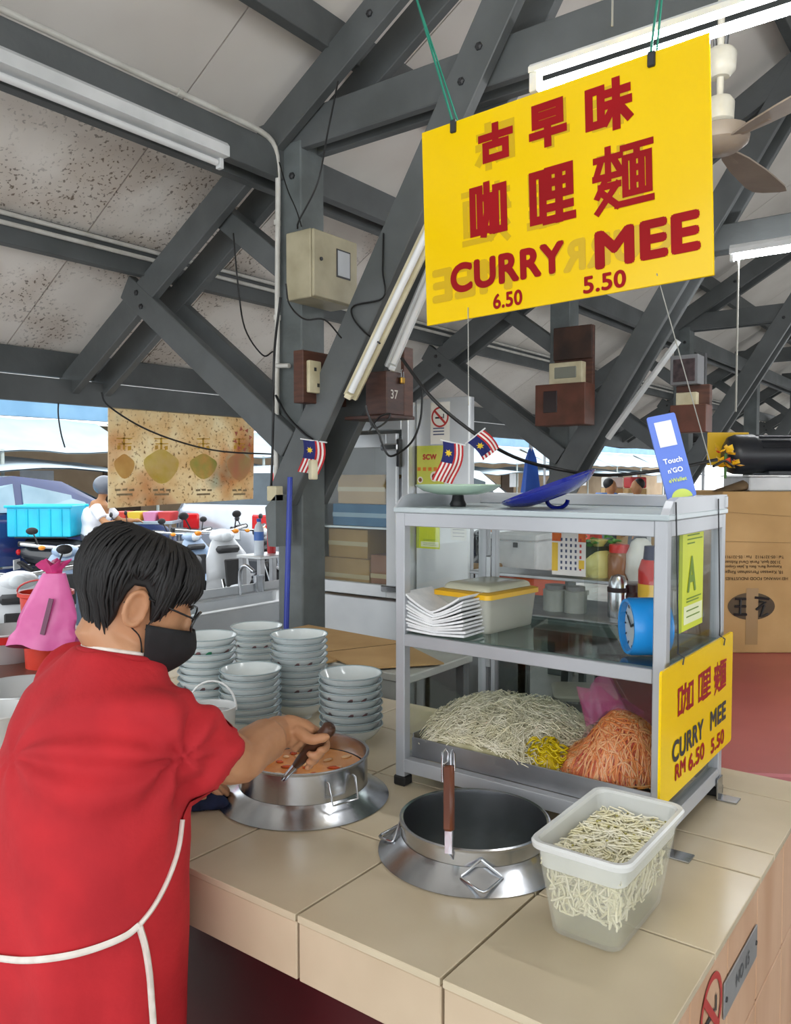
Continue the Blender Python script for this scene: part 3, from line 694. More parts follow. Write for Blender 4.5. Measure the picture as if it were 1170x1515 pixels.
# ================================================================== display cabinet on the counter
CX0, CX1, CY0, CY1 = -1.165, -0.512, 1.562, 1.975
CZT = 1.47; P_ = 0.026
cab = thing('display_cabinet', 'grey aluminium and glass display cabinet standing on the tiled counter', 'cabinet', ((CX0 + CX1) / 2, (CY0 + CY1) / 2, CT))
for x in (CX0, CX1 - P_):
    for y in (CY0, CY1 - P_):
        G().b2((x, y, CT + 0.018), (x + P_, y + P_, CZT - 0.005), 0.002).ob('post', alu, cab)
        G().b2((x - 0.004, y - 0.004, CT + 0.0005), (x + P_ + 0.004, y + P_ + 0.004, CT + 0.024), 0.003).ob('rubber_foot', black_rubber, cab)
def rails(z0, z1, name='rail', inset=0.0):
    for y in (CY0 + inset, CY1 - P_ - inset):
        G().b2((CX0 + P_, y, z0), (CX1 - P_, y + P_, z1), 0.0015).ob(name, alu, cab)
    for x in (CX0 + inset, CX1 - P_ - inset):
        G().b2((x, CY0 + P_, z0), (x + P_, CY1 - P_, z1), 0.0015).ob(name, alu, cab)
rails(0.835, 0.868, 'bottom_rail'); rails(1.143, 1.172, 'shelf_rail'); rails(1.432, 1.464, 'top_rail')
G().b2((CX0 - 0.004, CY0 - 0.004, 1.464), (CX1 + 0.004, CY1 + 0.004, 1.476), 0.002).ob('top_panel', pm('pale_blue_grey_laminate', 'b9c4c8', 'acb8bc', 3, 0.3), cab)
G().b2((CX0 - 0.004, CY1 - 0.02, 1.476), (CX1 + 0.004, CY1 + 0.004, 1.506), 0.003).ob('back_lip', alu, cab)
lip = [(0, 0), (CY1 - CY0, 0), (CY1 - CY0, 0.032), (0.06, 0.032), (0.03, 0.026), (0.012, 0.012)]
for x in (CX1 - 0.014, CX0 - 0.004): G().prism(lip, (x, CY0, 1.476), (0, 1, 0), (0, 0, 1), (1, 0, 0), 0.016 if x > -1 else 0.006).ob('end_lip', alu, cab)
G().b2((CX0 + 0.01, CY0 + 0.012, 1.170), (CX1 - 0.01, CY1 - 0.012, 1.175)).ob('glass_shelf', glass('green_edge_glass', 'd6e6e0', 1.6), cab)
for x in (CX0 + 0.011, CX1 - 0.015):
    G().b2((x, CY0 + P_, 1.172), (x + 0.004, CY1 - P_, 1.432)).ob('side_pane', clear_glass, cab)
    G().b2((x, CY0 + P_, 0.868), (x + 0.004, CY1 - P_, 1.143)).ob('side_pane', clear_glass, cab)
for a, b in ((CX0 + P_, (CX0 + CX1) / 2 + 0.02), ((CX0 + CX1) / 2 - 0.02, CX1 - P_)):
    yy = CY1 - 0.016 if a < -1 else CY1 - 0.008
    G().b2((a, yy, 1.172), (b, yy + 0.004, 1.432)).ob('back_pane', clear_glass, cab)
G().b2((CX0 + P_, CY1 - 0.014, 0.868), (CX1 - P_, CY1 - 0.010, 1.143)).ob('lower_back_pane', glass('grey_tinted_glass', 'c4cac8', 1.2), cab)
for z in (1.30, 1.05):
    G().b2((CX0 + P_, CY1 - P_ - 0.004, z - 0.03), (CX0 + P_ + 0.016, CY1 - 0.004, z + 0.03), 0.002).ob('hinge', steel_dull, cab)
    G().b2((CX0 + P_ + 0.016, CY1 - P_ - 0.002, 1.175 if z > 1.2 else 0.87), (CX0 + P_ + 0.03, CY1 - 0.004, 1.43 if z > 1.2 else 1.14), 0.002).ob('door_stile', alu, cab)
for x, y in ((CX1 + 0.002, CY1 - 0.03), (CX1 + 0.002, CY0 + 0.03)):
    G().b2((x, y - 0.02, CT), (x + 0.045, y + 0.02, CT + 0.004), 0.001).ob('fixing_bracket', steel, cab)
    G().b2((x, y - 0.02, CT), (x + 0.004, y + 0.02, CT + 0.05), 0.001).ob('fixing_bracket', steel, cab)
# steel tray in the bottom of the cabinet
tr = thing('noodle_tray', 'shallow steel tray of noodles in the bottom of the cabinet', 'tray', (-0.84, 1.75, CT + 0.02))
tx0, tx1, ty0, ty1 = CX0 + P_ + 0.004, CX1 - P_ - 0.004, CY0 + 0.03, CY1 - P_ - 0.006
G().b2((tx0, ty0, 0.870), (tx1, ty1, 0.873)).ob('tray_base', steel_dull, tr)
G().b2((tx0, ty0 - 0.004, 0.868), (tx1, ty0, 0.916), 0.001).ob('tray_wall', steel_dull, tr)
G().b2((tx0, ty1, 0.870), (tx1, ty1 + 0.003, 0.925), 0.001).ob('tray_wall', steel_dull, tr)
for x in (tx0, tx1 - 0.003): G().b2((x, ty0, 0.873), (x + 0.003, ty1, 0.925), 0.001).ob('tray_wall', steel_dull, tr)

def strands(name, n, fn, r, mat, label, cat, parent=None, sides=3, seg=7, kind='stuff'):
    g = G()
    for i in range(n):
        pts = fn(seg)
        if pts: g.tube(pts, r, sides, cap=False)
    return g.ob(name, mat, parent, 180, label, cat, None, kind, fix=False)
def mound(x, y, c, a, b, h, z0, e=0.75): q = ((x - c[0]) / a) ** 2 + ((y - c[1]) / b) ** 2; return z0 + h * max(0, 1 - q) ** e * (1 + 0.10 * noise.noise(Vector((x * 14, y * 14, h * 50))))
rnd = random.Random(3)
NC = (-0.955, 1.765); NA, NB, NH = 0.235, 0.20, 0.098
def white_strand(seg):
    a = rnd.random() * 6.283; q = rnd.random() ** 0.55; x = NC[0] + NA * q * math.cos(a); y = NC[1] + NB * q * math.sin(a)
    th = rnd.random() * 6.283; cv = rnd.uniform(-9, 9); L = rnd.uniform(0.04, 0.10); lift = rnd.uniform(-0.004, 0.010); pts = []
    wild = rnd.random() < 0.45
    for k in range(seg):
        x = min(max(x, tx0 + 0.006), tx1 - 0.006); y = min(max(y, ty0 + (0.006 if not wild else -0.004)), ty1 - 0.006)
        z = mound(x, y, NC, NA * 1.08, NB * 1.08, NH, 0.885) + lift + (wild * 0.020 * k / seg)
        pts.append(Vector((x, y, z)))
        th += cv * L / seg + rnd.uniform(-0.3, 0.3); x += math.cos(th) * L / seg; y += math.sin(th) * L / seg
    return pts
pale = pm('pale_rice_noodle', 'fdf7e0', 'f0e9c8', 30, 0.55, sub=0.0)
nd = thing('rice_noodle_heap', 'heap of loose pale rice noodles in the steel tray', 'noodles', (NC[0], NC[1], 0.875), kind='stuff')
g = G(); N = 26
rows = [[Vector((NC[0] + NA * 1.0 * i / N * math.cos(6.2832 * k / 28), NC[1] + NB * 1.0 * i / N * math.sin(6.2832 * k / 28), 0)) for k in range(28)] for i in range(N, 0, -1)]
for rw in rows:
    for p in rw: p.x = min(max(p.x, tx0 + .006), tx1 - .006); p.y = min(max(p.y, ty0 + .006), ty1 - .006); p.z = mound(p.x, p.y, NC, NA * 1.08, NB * 1.08, NH, 0.875)
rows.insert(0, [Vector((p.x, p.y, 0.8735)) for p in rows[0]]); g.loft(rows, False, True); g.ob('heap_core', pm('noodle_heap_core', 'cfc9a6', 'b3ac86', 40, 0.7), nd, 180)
strands('noodle_strands', 3000, white_strand, 0.00095, pale, None, None, nd)
YC = (-0.806, 1.648)
def yellow_strand(seg):
    a = rnd.random() * 6.283; q = rnd.random() ** 0.5 * 0.045; x, y = YC[0] + q * math.cos(a), YC[1] + q * 0.8 * math.sin(a); th = rnd.random() * 6.28; pts = []
    z0 = 0.885 + 0.075 * (1 - (q / 0.05) ** 2) + rnd.uniform(-0.01, 0.005)
    for k in range(seg):
        pts.append(Vector((min(max(x, YC[0] - .055), YC[0] + .055), max(y, ty0 + .004), z0 + 0.006 * math.sin(k)))); th += rnd.uniform(-0.2, 0.9); x += math.cos(th) * 0.007; y += math.sin(th) * 0.007
    return pts
yn = thing('yellow_noodle_clump', 'small clump of bright yellow noodles beside the pink bag', 'noodles', (YC[0], YC[1], 0.875), kind='stuff')
G().sph((YC[0], YC[1], 0.895), (0.045, 0.036, 0.05), 14, 8).ob('clump_core', pm('yellow_noodle_core', 'd8b800', rough=0.6), yn, 180)
strands('noodle_strands', 170, yellow_strand, 0.0019, pm('yellow_noodle', 'ead21a', 'd8ba08', 30, 0.4), None, None, yn)
# orange noodles inside a pink plastic bag
BC = (-0.676, 1.712); BA, BB, BH = 0.128, 0.114, 0.160
def bag_z(x, y, s=1.0): return mound(x, y, BC, BA * s, BB * s, BH * s * (0.78 + 0.22 * math.tanh((x - BC[0] + 0.03) * 40)), 0.876, 0.5)
def orange_strand(seg):
    a = rnd.random() * 6.283; q = rnd.random() ** 0.5; x = BC[0] + BA * 0.96 * q * math.cos(a); y = BC[1] + BB * 0.96 * q * math.sin(a)
    th = rnd.random() * 6.283; cv = rnd.uniform(-20, 20); L = rnd.uniform(0.05, 0.09); dz = rnd.uniform(-0.004, 0.003); pts = []
    for k in range(seg):
        qq = ((x - BC[0]) / BA) ** 2 + ((y - BC[1]) / BB) ** 2
        if qq > 0.97: f = math.sqrt(0.97 / qq); x = BC[0] + (x - BC[0]) * f; y = BC[1] + (y - BC[1]) * f
        pts.append(Vector((x, y, bag_z(x, y) + dz)))
        th += cv * L / seg + rnd.uniform(-0.3, 0.3); x += math.cos(th) * L / seg; y += math.sin(th) * L / seg
    return pts
on = thing('orange_noodle_heap', 'mound of orange-yellow wheat noodles inside the pink bag', 'noodles', (BC[0], BC[1], 0.875), kind='stuff')
rows = []
for i in range(16, 0, -1):
    rw = []
    for k in range(32):
        x = BC[0] + BA * 0.97 * i / 16 * math.cos(6.2832 * k / 32); y = BC[1] + BB * 0.97 * i / 16 * math.sin(6.2832 * k / 32); rw.append(Vector((x, y, bag_z(x, y, 1.0) - 0.005)))
    rows.append(rw)
G().loft(rows, False, True).ob('heap_core', pm('orange_noodle_core', 'c8702c', 'b0531f', 30, 0.6), on, 180)
strands('noodle_strands', 520, orange_strand, 0.0021, pm('orange_noodle', 'eda04c', 'e08a3a', 12, 0.4), None, None, on)
strands('pale_noodle_strands', 420, orange_strand, 0.0021, pm('pale_orange_noodle', 'f6cf94', 'f0b872', 12, 0.35), None, None, on)
strands('red_noodle_strands', 120, orange_strand, 0.002, pm('deep_orange_noodle', 'cf6a30', 'bf5522', 12, 0.4), None, None, on)
pink_film = sheer('pink_plastic_film', 'e4507e', 0.86, 0.12)
bg = thing('pink_noodle_bag', 'thin pink plastic bag open around orange noodles in the cabinet', 'bag', (BC[0], BC[1], 0.875))
rows = []
for i in range(18):
    f = i / 17; rw = []
    for k in range(36):
        a = 6.2832 * k / 36
        if f < 0.72:
            s_ = 1.035 * math.cos(f / 0.72 * 1.05); x = BC[0] + BA * s_ * math.cos(a); y = BC[1] + BB * s_ * math.sin(a); z = bag_z(x, y, 1.05) + 0.003
        else:
            u = (f - 0.72) / 0.28; s_ = 0.52 * (1 - u) + 0.42 * u
            x = BC[0] + BA * s_ * math.cos(a) - 0.055 * u + 0.006 * math.sin(5 * a) * u; y = BC[1] + 0.03 + BB * s_ * math.sin(a) * (1 - 0.75 * u) + 0.03 * u
            z = bag_z(BC[0] + BA * 0.5 * math.cos(a), BC[1] + BB * 0.5 * math.sin(a), 1.05) + 0.003 + u * (0.050 + 0.034 * math.cos(a + 2.6) + 0.01 * math.sin(4 * a))
        rw.append(Vector((x, y, z + 0.002 * math.sin(7 * a + 9 * f))))
    rows.append(rw)
G().loft(rows[:14], False, False).ob('bag_film', pink_film, bg, 180)
G().loft(rows[13:], False, False).ob('bag_mouth', sheer('plum_plastic_film', 'c05a88', 0.5, 0.15), bg, 180)

# ---- things on the glass shelf
SZ = 1.1752
bxm = sheer('clear_box_plastic', 'cfcfc4', 0.35, 0.3)
c0 = Vector((-1.03, 1.765, SZ))
tb = thing('plastic_box', 'clear plastic box with a yellow lid on the glass shelf', 'box', c0)
def rrect(cx, cy, hx, hy, r, z, n=5):
    out = []
    for qx, qy, a0 in ((1, 1, 0), (-1, 1, 90), (-1, -1, 180), (1, -1, 270)):
        for i in range(n + 1):
            a = R(a0 + 90 * i / n); out.append(Vector((cx + qx * (hx - r) + r * math.cos(a), cy + qy * (hy - r) + r * math.sin(a), z)))
    return out
rot = Matrix.Rotation(R(-6), 3, 'Z')
def rr(rings, c): return [[rot @ (p - c) + c for p in rg] for rg in rings]
rg = [rrect(c0.x, c0.y, 0.082 * s_, 0.105 * s_, 0.014, c0.z + z) for s_, z in ((0.9, 0.0), (0.92, 0.003), (1.0, 0.082))]
G().loft(rr(rg, c0), True, False).ob('box_body', bxm, tb, 40)
G().loft(rr([rrect(c0.x, c0.y, 0.068, 0.09, 0.012, c0.z + z) for z in (0.004, 0.06)], c0), True, True).ob('folded_contents', pm('pale_bags_in_box', 'c9c7b4', 'b3b09c', 20, 0.7), tb, 40)
ylid = pm('yellow_lid_plastic', 'f0bc1c', 'e8b010', 6, 0.35)
G().loft(rr([rrect(c0.x, c0.y, hx, hy, 0.016, c0.z + z) for hx, hy, z in ((0.084, 0.107, 0.082), (0.088, 0.111, 0.083), (0.088, 0.111, 0.094), (0.08, 0.103, 0.097))], c0), True, True).ob('lid', ylid, tb, 40)
fp = thing('plastic_bag_pile', 'flat pile of clear plastic bags on top of the yellow lid', 'bag', c0 + Vector((0, 0, 0.098)))
g = G(); rgs = []
for i in range(5):
    z = c0.z + 0.0985 + 0.014 * (i / 4); s_ = 1 - 0.12 * (i / 4) ** 2
    rgs.append([p + Vector((0, 0, 0.004 * noise.noise(p * 40) * (i > 1))) for p in rrect(c0.x, c0.y + 0.004, 0.07 * s_, 0.095 * s_, 0.012, z)])
G().loft(rr(rgs, c0), True, True).ob('bag_film', sheer('clear_bag_film', 'd9d8bf', 0.25, 0.2), fp, 60)
# paper napkins, folded in a V, stacked at the front of the shelf
nap_m = pm('white_tissue', 'eeeff0', 'e2e4e6', 30, 0.9, bump=0.1, bscale=200)
nx, ny = -1.064, 1.632
NAPS = 11
for i in range(NAPS):
    g = G(); W, D = 0.175, 0.12; f = i / (NAPS - 1); rows = []
    zb = SZ + 0.0012 + i * 0.0052
    for a in range(13):
        u = a / 12; sx2 = (u - 0.5) * 2
        bow = abs(sx2) ** 1.3 * (0.004 + 0.036 * f)
        rows.append([Vector((nx + sx2 * W / 2 * (1 - 0.1 * f) + 0.003 * math.sin(i * 2.3), ny - D / 2 + D * b / 4 + 0.004 * math.sin(i * 1.7), zb + bow)) for b in range(5)])
    top_r = [[p + Vector((0, 0, 0.0050)) for p in rw] for rw in rows]
    g.loft(rows, False, False, ringclosed=False); g.loft([rw[::-1] for rw in top_r], False, False, ringclosed=False)
    for b in (0, 4):
        for a in range(12): g.quad(rows[a][b], rows[a + 1][b], top_r[a + 1][b], top_r[a][b])
    for a in (0, 12):
        for b in range(4): g.quad(rows[a][b], rows[a][b + 1], top_r[a][b + 1], top_r[a][b])
    k = NAPS - i
    g.ob('paper_napkin', nap_m, None, 50, 'white folded paper napkin, %s in the curled stack on the shelf' % ('topmost' if k == 1 else ('lowest' if k == NAPS else ORD[k] + ' from the top')), 'napkin', 'paper napkins on the glass shelf', fix=True)
# blue alarm clock on its side at the right post
ck = Vector((-0.592, 1.66, SZ + 0.062)); rad = 0.06
cl = thing('alarm_clock', 'round blue plastic alarm clock behind the right front post', 'clock', (ck.x, ck.y, SZ))
ax = Vector((-0.78, -0.62, 0.0)).normalized(); sd, al, u = frame_from(ax); M = Matrix((sd, u, al)).transposed()
blue_p = pm('bright_blue_plastic', '2496e6', '1f88d6', 4, 0.25)
G().lathe([(0.0, -0.045), (rad * 0.94, -0.045), (rad, -0.04), (rad, 0.028), (rad * 0.95, 0.036), (rad * 0.86, 0.036), (rad * 0.86, 0.02), (0, 0.02)], 32, ck, M).ob('clock_case', blue_p, cl, 35)
fc = G().lathe([(0.0, 0.022), (rad * 0.85, 0.022)], 32, ck, M).ob('dial', white_plastic, cl)
for ang, L in ((40, 0.03), (160, 0.042)):
    d = M @ Vector((math.cos(R(ang)), math.sin(R(ang)), 0)); G().bar(ck + al * 0.026, ck + al * 0.026 + d * L, 0.005, 0.0012, al).ob('hand', blk_ink, fc)
g = None
for k in range(12):
    d = M @ Vector((math.cos(R(k * 30)), math.sin(R(k * 30)), 0)); G().bar(ck + al * 0.024 + d * 0.040, ck + al * 0.024 + d * 0.047, 0.003, 0.001, al).ob('hour_mark', blk_ink, fc)
G().lathe([(0, 0.035), (rad * 0.9, 0.035)], 32, ck, M).ob('cover_glass', clear_glass, cl)
# yellow certificate stuck inside the right pane
lime = pm('lime_yellow_paper', 'd3dc1c', 'c6d010', 5, 0.5); lime_d = pm('green_print', '6f8f1c', rough=0.6)
def certificate(label, o, ex, ey, W, H, big=True):
    o, ex, ey = Vector(o), Vector(ex), Vector(ey); n = ex.cross(ey)
    t = thing('certificate', label, 'poster', o - ey * H / 2)
    def rect(nm, x0, x1, y0, y1, m, h): G().prism([(x0, y0), (x1, y0), (x1, y1), (x0, y1)], o + n * h, ex, ey, n, 0.0004).ob(nm, m, t)
    rect('paper', -W / 2, W / 2, -H / 2, H / 2, lime, 0)
    rect('green_border', -W / 2, -W / 2 + 0.12 * W, -H / 2, H / 2, pm('green_border_print', '9fb01a', rough=0.6), 0.0006)
    rect('white_box', -0.3 * W, 0.46 * W, -0.44 * H, -0.26 * H, pm('pale_form_box', 'e8ecc0', rough=0.6), 0.0006)
    if big: text('A', 'grade_letter', lime_d, t, o + n * 0.0006 + ey * 0.05 * H, ex, ey, h=0.36 * H, wd=0.36 * W, bold=0.03)
    for i, (yy, ww) in enumerate(((0.44, 0.5), (0.40, 0.62), (0.36, 0.3), (-0.19, 0.6), (-0.22, 0.5), (-0.31, 0.5), (-0.37, 0.55))):
        rect('print_line', -0.2 * W - 0.0 * ww, (-0.2 + ww) * W, (yy - 0.006) * H, (yy + 0.006) * H, lime_d, 0.0012)
    return t
a, b = atx(1011, 786, -0.512), atx(1046, 925, -0.512)
cy_, cz_ = (atx(1011, 860, -0.512).y + atx(1046, 860, -0.512).y) / 2, 1.30
certificate('lime-yellow grade A certificate on the right cabinet pane', (CX1 - 0.0095, cy_, (atx(1028, 783, -0.512).z + atx(1028, 930, -0.512).z) / 2), (0, 1, 0), (0, 0, 1),
            atx(1046, 860, -0.512).y - atx(1011, 860, -0.512).y, atx(1028, 783, -0.512).z - atx(1028, 930, -0.512).z)
# calendar hanging on the back pane
cal_y = CY1 - 0.03
def calp(x, y): return aty(x, y, cal_y)
o = (calp(817, 778) + calp(867, 852)) / 2; W = (calp(867, 815) - calp(817, 815)).x; H = calp(842, 776).z - calp(842, 850).z
ca = thing('wall_calendar', 'paper calendar with orange header hanging on the rear cabinet pane', 'calendar', o)
cr_ = lambda nm, x0, x1, z0, z1, m, h: G().b2((o.x + x0 * W, cal_y - 0.002 - h, o.z + z0 * H), (o.x + x1 * W, cal_y - 0.0016 - h, o.z + z1 * H)).ob(nm, m, ca)
cr_('sheet', -0.5, 0.5, -0.5, 0.5, pm('calendar_paper', 'e6e2de', rough=0.7), 0)
orange_p = pm('orange_print', 'd8702a', 'c4501c', 30, 0.6)
cr_('header', -0.5, -0.22, 0.18, 0.5, orange_p, 0.0006); cr_('header', 0.28, 0.5, 0.18, 0.5, orange_p, 0.0006); cr_('yellow_column', -0.5, -0.32, -0.42, 0.15, pm('yellow_print', 'e8c040', rough=0.6), 0.0006)
for i in range(5):
    for j in range(6):
        x = -0.24 + i * 0.14; z = 0.22 - j * 0.115
        cr_('date', x, x + 0.055, z - 0.03, z + 0.03, red_ink if i == 4 else pm('blue_grey_print', '4a5270', rough=0.6), 0.0008)
cr_('stamp', 0.3, 0.46, -0.35, -0.18, pm('yellow_print', 'e8c040'), 0.001)
# ---- things on top of the cabinet
TZ = 1.476
lid_g = pm('pale_green_enamel', 'b4cdb8', 'a8c2ad', 3, 0.25, coat=0.3); lid_b = pm('cobalt_blue_enamel', '14248f', '101c78', 4, 0.12, coat=0.5)
p = Vector((-1.075, 1.70, TZ))
t = thing('pan_lid', 'pale green enamel lid resting upside down on its black knob', 'lid', p, 'lids on the cabinet')
G().lathe([(0, 0.028), (0.05, 0.030), (0.085, 0.038), (0.104, 0.050), (0.106, 0.053), (0.103, 0.0545), (0.098, 0.051), (0.08, 0.042), (0, 0.033)], 40, p).ob('lid_plate', lid_g, t, 50)
G().lathe([(0, 0.0), (0.019, 0.0), (0.021, 0.006), (0.016, 0.016), (0.014, 0.028), (0, 0.029)], 16, p).ob('knob', black_rubber, t, 50)
p = aty(814, 723, 1.70)
M = Matrix.Rotation(R(-4), 3, Vector((0, 1, 0))) @ Matrix.Rotation(R(-17), 3, FH)
t = thing('pan_lid', 'cobalt blue enamel lid tilted upside down on its strap handle', 'lid', (p.x, p.y, TZ), 'lids on the cabinet')
lo_ = Vector((p.x, p.y, TZ + 0.034))
G().lathe([(0, -0.012), (0.06, -0.010), (0.095, 0.002), (0.112, 0.016), (0.1135, 0.019), (0.110, 0.0205), (0.104, 0.014), (0.08, 0.0), (0, -0.008)], 44, lo_, M).ob('lid_plate', lid_b, t, 60)
hb = lo_ + M @ Vector((0.0, 0, -0.012))
hp = [hb + M @ Vector((0.05 * math.cos(a) * 0.5, 0, -0.03 * math.sin(a))) for a in [i * math.pi / 10 for i in range(11)]]
hp = [hb + RT * (0.024 * math.cos(i * math.pi / 10) + 0.012) - Vector((0, 0, 1)) * (0.002 + 0.019 * math.sin(i * math.pi / 10)) for i in range(11)]
G().tube(hp, 0.005, 8, flat=2.0).ob('strap_handle', lid_b, t, 60)
# payment stand, leaning
pay_m = pm('blue_violet_print', '5a74cf', '6f8bdd', 2, 0.25)
d_ = 1.83
TL, TR_, BR, BL = atd(954, 610, d_ + 0.03), atd(1000, 618, d_ + 0.03), atd(1030, 733, d_), atd(989, 741, d_)
o = (TL + TR_ + BR + BL) / 4; ey = ((TL + TR_) - (BL + BR)).normalized(); ex = ((TR_ + BR) - (TL + BL)).normalized(); ex = (ex - ey * ex.dot(ey)).normalized(); n = ex.cross(ey)
PWd, PHt = ((TR_ + BR) - (TL + BL)).length / 2, ((TL + TR_) - (BL + BR)).length / 2
pt = thing('payment_stand', 'leaning blue Touch n Go eWallet stand on the cabinet top', 'sign', (o.x, o.y, TZ))
G().prism([(p_.x, p_.y) for p_ in rrect(0, 0, PWd / 2, PHt / 2, 0.005, 0)], o, ex, ey, -n, 0.004).ob('acrylic_panel', pay_m, pt)
def prct(nm, x0, x1, y0, y1, m, h=0.0005): G().prism([(x0 * PWd, y0 * PHt), (x1 * PWd, y0 * PHt), (x1 * PWd, y1 * PHt), (x0 * PWd, y1 * PHt)], o + n * h, ex, ey, n, 0.0003).ob(nm, m, pt)
prct('code_area', -0.3, 0.3, 0.12, 0.42, white_plastic)
wl = pm('white_print', 'f2f4f6', rough=0.5)
text('Touch', 'lettering', wl, pt, o + n * 0.0008 + ey * PHt * -0.05, ex, ey, wd=PWd * 0.66, bold=0.03); text("n'GO", 'lettering', wl, pt, o + n * 0.0008 + ey * PHt * -0.165, ex, ey, wd=PWd * 0.52, bold=0.03)
text('eWallet', 'lettering', pm('lime_print', 'cfe06a', rough=0.5), pt, o + n * 0.0008 + ey * PHt * -0.28, ex, ey, wd=PWd * 0.62, bold=0.03)
g = G(); g.add([o + n * 0.0008 + ex * (PWd * 0.36 * math.cos(a)) + ey * (-PHt * 0.495 + PHt * 0.105 * math.sin(a)) for a in [i * math.pi / 16 for i in range(17)]], [tuple(range(17))]); g.ob('lime_badge', pm('lime_print', 'cfe06a'), pt)
bs = (BL + BR) / 2
G().b2((bs.x - 0.035, bs.y - 0.02, TZ), (bs.x + 0.035, bs.y + 0.045, TZ + 0.006), 0.002).ob('stand_foot', pay_m, pt)
# ---- small hanging sign on the cabinet's right side
SX = CX1 + 0.016
def ax2(x, y): return atx(x, y, SX)
so2 = (ax2(978, 990) + ax2(1084, 940) + ax2(1081, 1105) + ax2(978, 1182)) / 4
W2 = (ax2(1083, 1020) - ax2(978, 1085)).y; H2 = (ax2(978, 990).z - ax2(978, 1182).z + ax2(1083, 940).z - ax2(1083, 1105).z) / 2
s2 = thing('hanging_sign', 'small yellow hanging sign reading CURRY MEE RM 6.50 on the cabinet side', 'sign', so2 - Vector((0, 0, H2 / 2)))
G().prism([(p_.x, p_.y) for p_ in rrect(0, 0, W2 / 2, H2 / 2, 0.008, 0)], so2, (0, 1, 0), (0, 0, 1), (-1, 0, 0), 0.005).ob('panel', sign_y, s2)
EX, EY = Vector((0, 1, 0)), Vector((0, 0, 1))
def sp2(x, y): p = ax2(x, y); return Vector((SX, p.y, p.z))
for ch, x, y, wd, h in (('咖', 1014, 1032, 0.105, 0.062), ('哩', 1042, 1013, 0.095, 0.066), ('麵', 1065, 1000, 0.10, 0.072)):
    glyph(ch, 'lettering', sign_red, s2, sp2(x, y) + Vector((0.0008, 0, 0)), EX, EY, wd, h, 0.0085, 0, False, 0.4)
text('CURRY', 'lettering', blk_ink, s2, sp2(1018, 1095), EX, EY, h=0.043, wd=0.205, bold=0.035, depth=0.001); text('MEE', 'lettering', blk_ink, s2, sp2(1062, 1058), EX, EY, h=0.043, wd=0.125, bold=0.035, depth=0.001)
text('RM', 'price', sign_red, s2, sp2(1006, 1137), EX, EY, h=0.032, wd=0.066, bold=0.03, depth=0.001); text('6.50', 'price', sign_red, s2, sp2(1030, 1119), EX, EY, h=0.036, wd=0.11, bold=0.03, depth=0.001); text('5.50', 'price', sign_red, s2, sp2(1061, 1096), EX, EY, h=0.034, wd=0.105, bold=0.03, depth=0.001)
for x0, y0, xt in ((1008, 976, 1001), (1069, 948, 1064)):
    a = sp2(x0, y0); b = Vector((SX - 0.012, a.y - 0.01, 1.50))
    G().tube([a + Vector((0.003, 0, -0.01)), a + Vector((0.004, 0.004, 0.004)), a + Vector((-0.006, -0.004, 0.012)), Vector((SX - 0.004, a.y - 0.008, a.z + 0.03)), b], 0.0016, 5).ob('hanging_wire', dark_metal, s2)

# ================================================================== pots sunk in the counter
def pot(name, label, C, rim, r, R_, inner_m, handles):
    t = thing(name, label, 'pot', C)
    z = rim - CT
    G().lathe([(R_, 0.0005), (R_ + 0.003, 0.003), (R_ - 0.002, 0.0055), (r + 0.010, 0.027), (r + 0.004, 0.033), (r + 0.001, 0.036)], 72, C).ob('counter_ring', steel, t, 40)
    G().lathe([(r - 0.004, 0.0 - 0.12), (r, 0.0), (r, z - 0.006), (r + 0.004, z - 0.004), (r + 0.0045, z), (r + 0.001, z + 0.002), (r - 0.003, z), (r - 0.004, z - 0.01), (r - 0.005, -0.12)], 72, C).ob('pot_wall', steel, t, 40)
    G().lathe([(0, -0.12), (r - 0.005, -0.12)], 72, C).ob('pot_floor', inner_m, t)
    return t
p1 = pot('soup_pot', 'steel soup pot of orange curry broth being stirred by the cook', POT1, 0.905, 0.150, 0.197, steel_dull, 0)
p2_ = pot('boiling_pot', 'empty-looking steel boiling pot with a wooden-handled strainer on its rim', POT2, 0.868, 0.146, 0.19, pm('dull_pot_water', '8a908c', '7c827e', 4, 0.15), 0)
# handles: bent wire on the sides
def wire_handle(t, C, ang, rr_, z0, pts, m=steel):
    d = Vector((math.cos(R(ang)), math.sin(R(ang)), 0)); s_ = Vector((-d.y, d.x, 0))
    P = [C + d * (rr_ + a) + s_ * b + Vector((0, 0, c)) for a, b, c in pts]
    G().tube(P, 0.0027, 6).ob('handle', m, t, 60)
wire_handle(p1, POT1, -15, 0.150, 0, [(0.0, -0.035, 0.085), (0.010, -0.035, 0.083), (0.022, -0.033, 0.038), (0.022, 0.033, 0.038), (0.010, 0.035, 0.083), (0.0, 0.035, 0.085)])
for a_ in (-54, -152):
    wire_handle(p2_, POT2, a_, 0.146, 0, [(0.003, 0.0, 0.052), (0.012, -0.036, 0.026), (0.014, -0.038, 0.023), (0.044, -0.008, 0.016), (0.047, 0.0, 0.0145), (0.044, 0.008, 0.016), (0.014, 0.038, 0.023), (0.012, 0.036, 0.026), (0.003, 0.0, 0.052)])
soup_m = pm('curry_broth', 'e39a52', 'd4803a', 9, 0.12, lo=0.4, hi=0.6)
sp_ = G().lathe([(0, 0.065), (0.143, 0.065)], 60, POT1); sp_.ob('broth', soup_m, p1, label='orange curry broth surface')
froth = pm('pale_broth_froth', 'efc89a', 'e6b078', 20, 0.4)
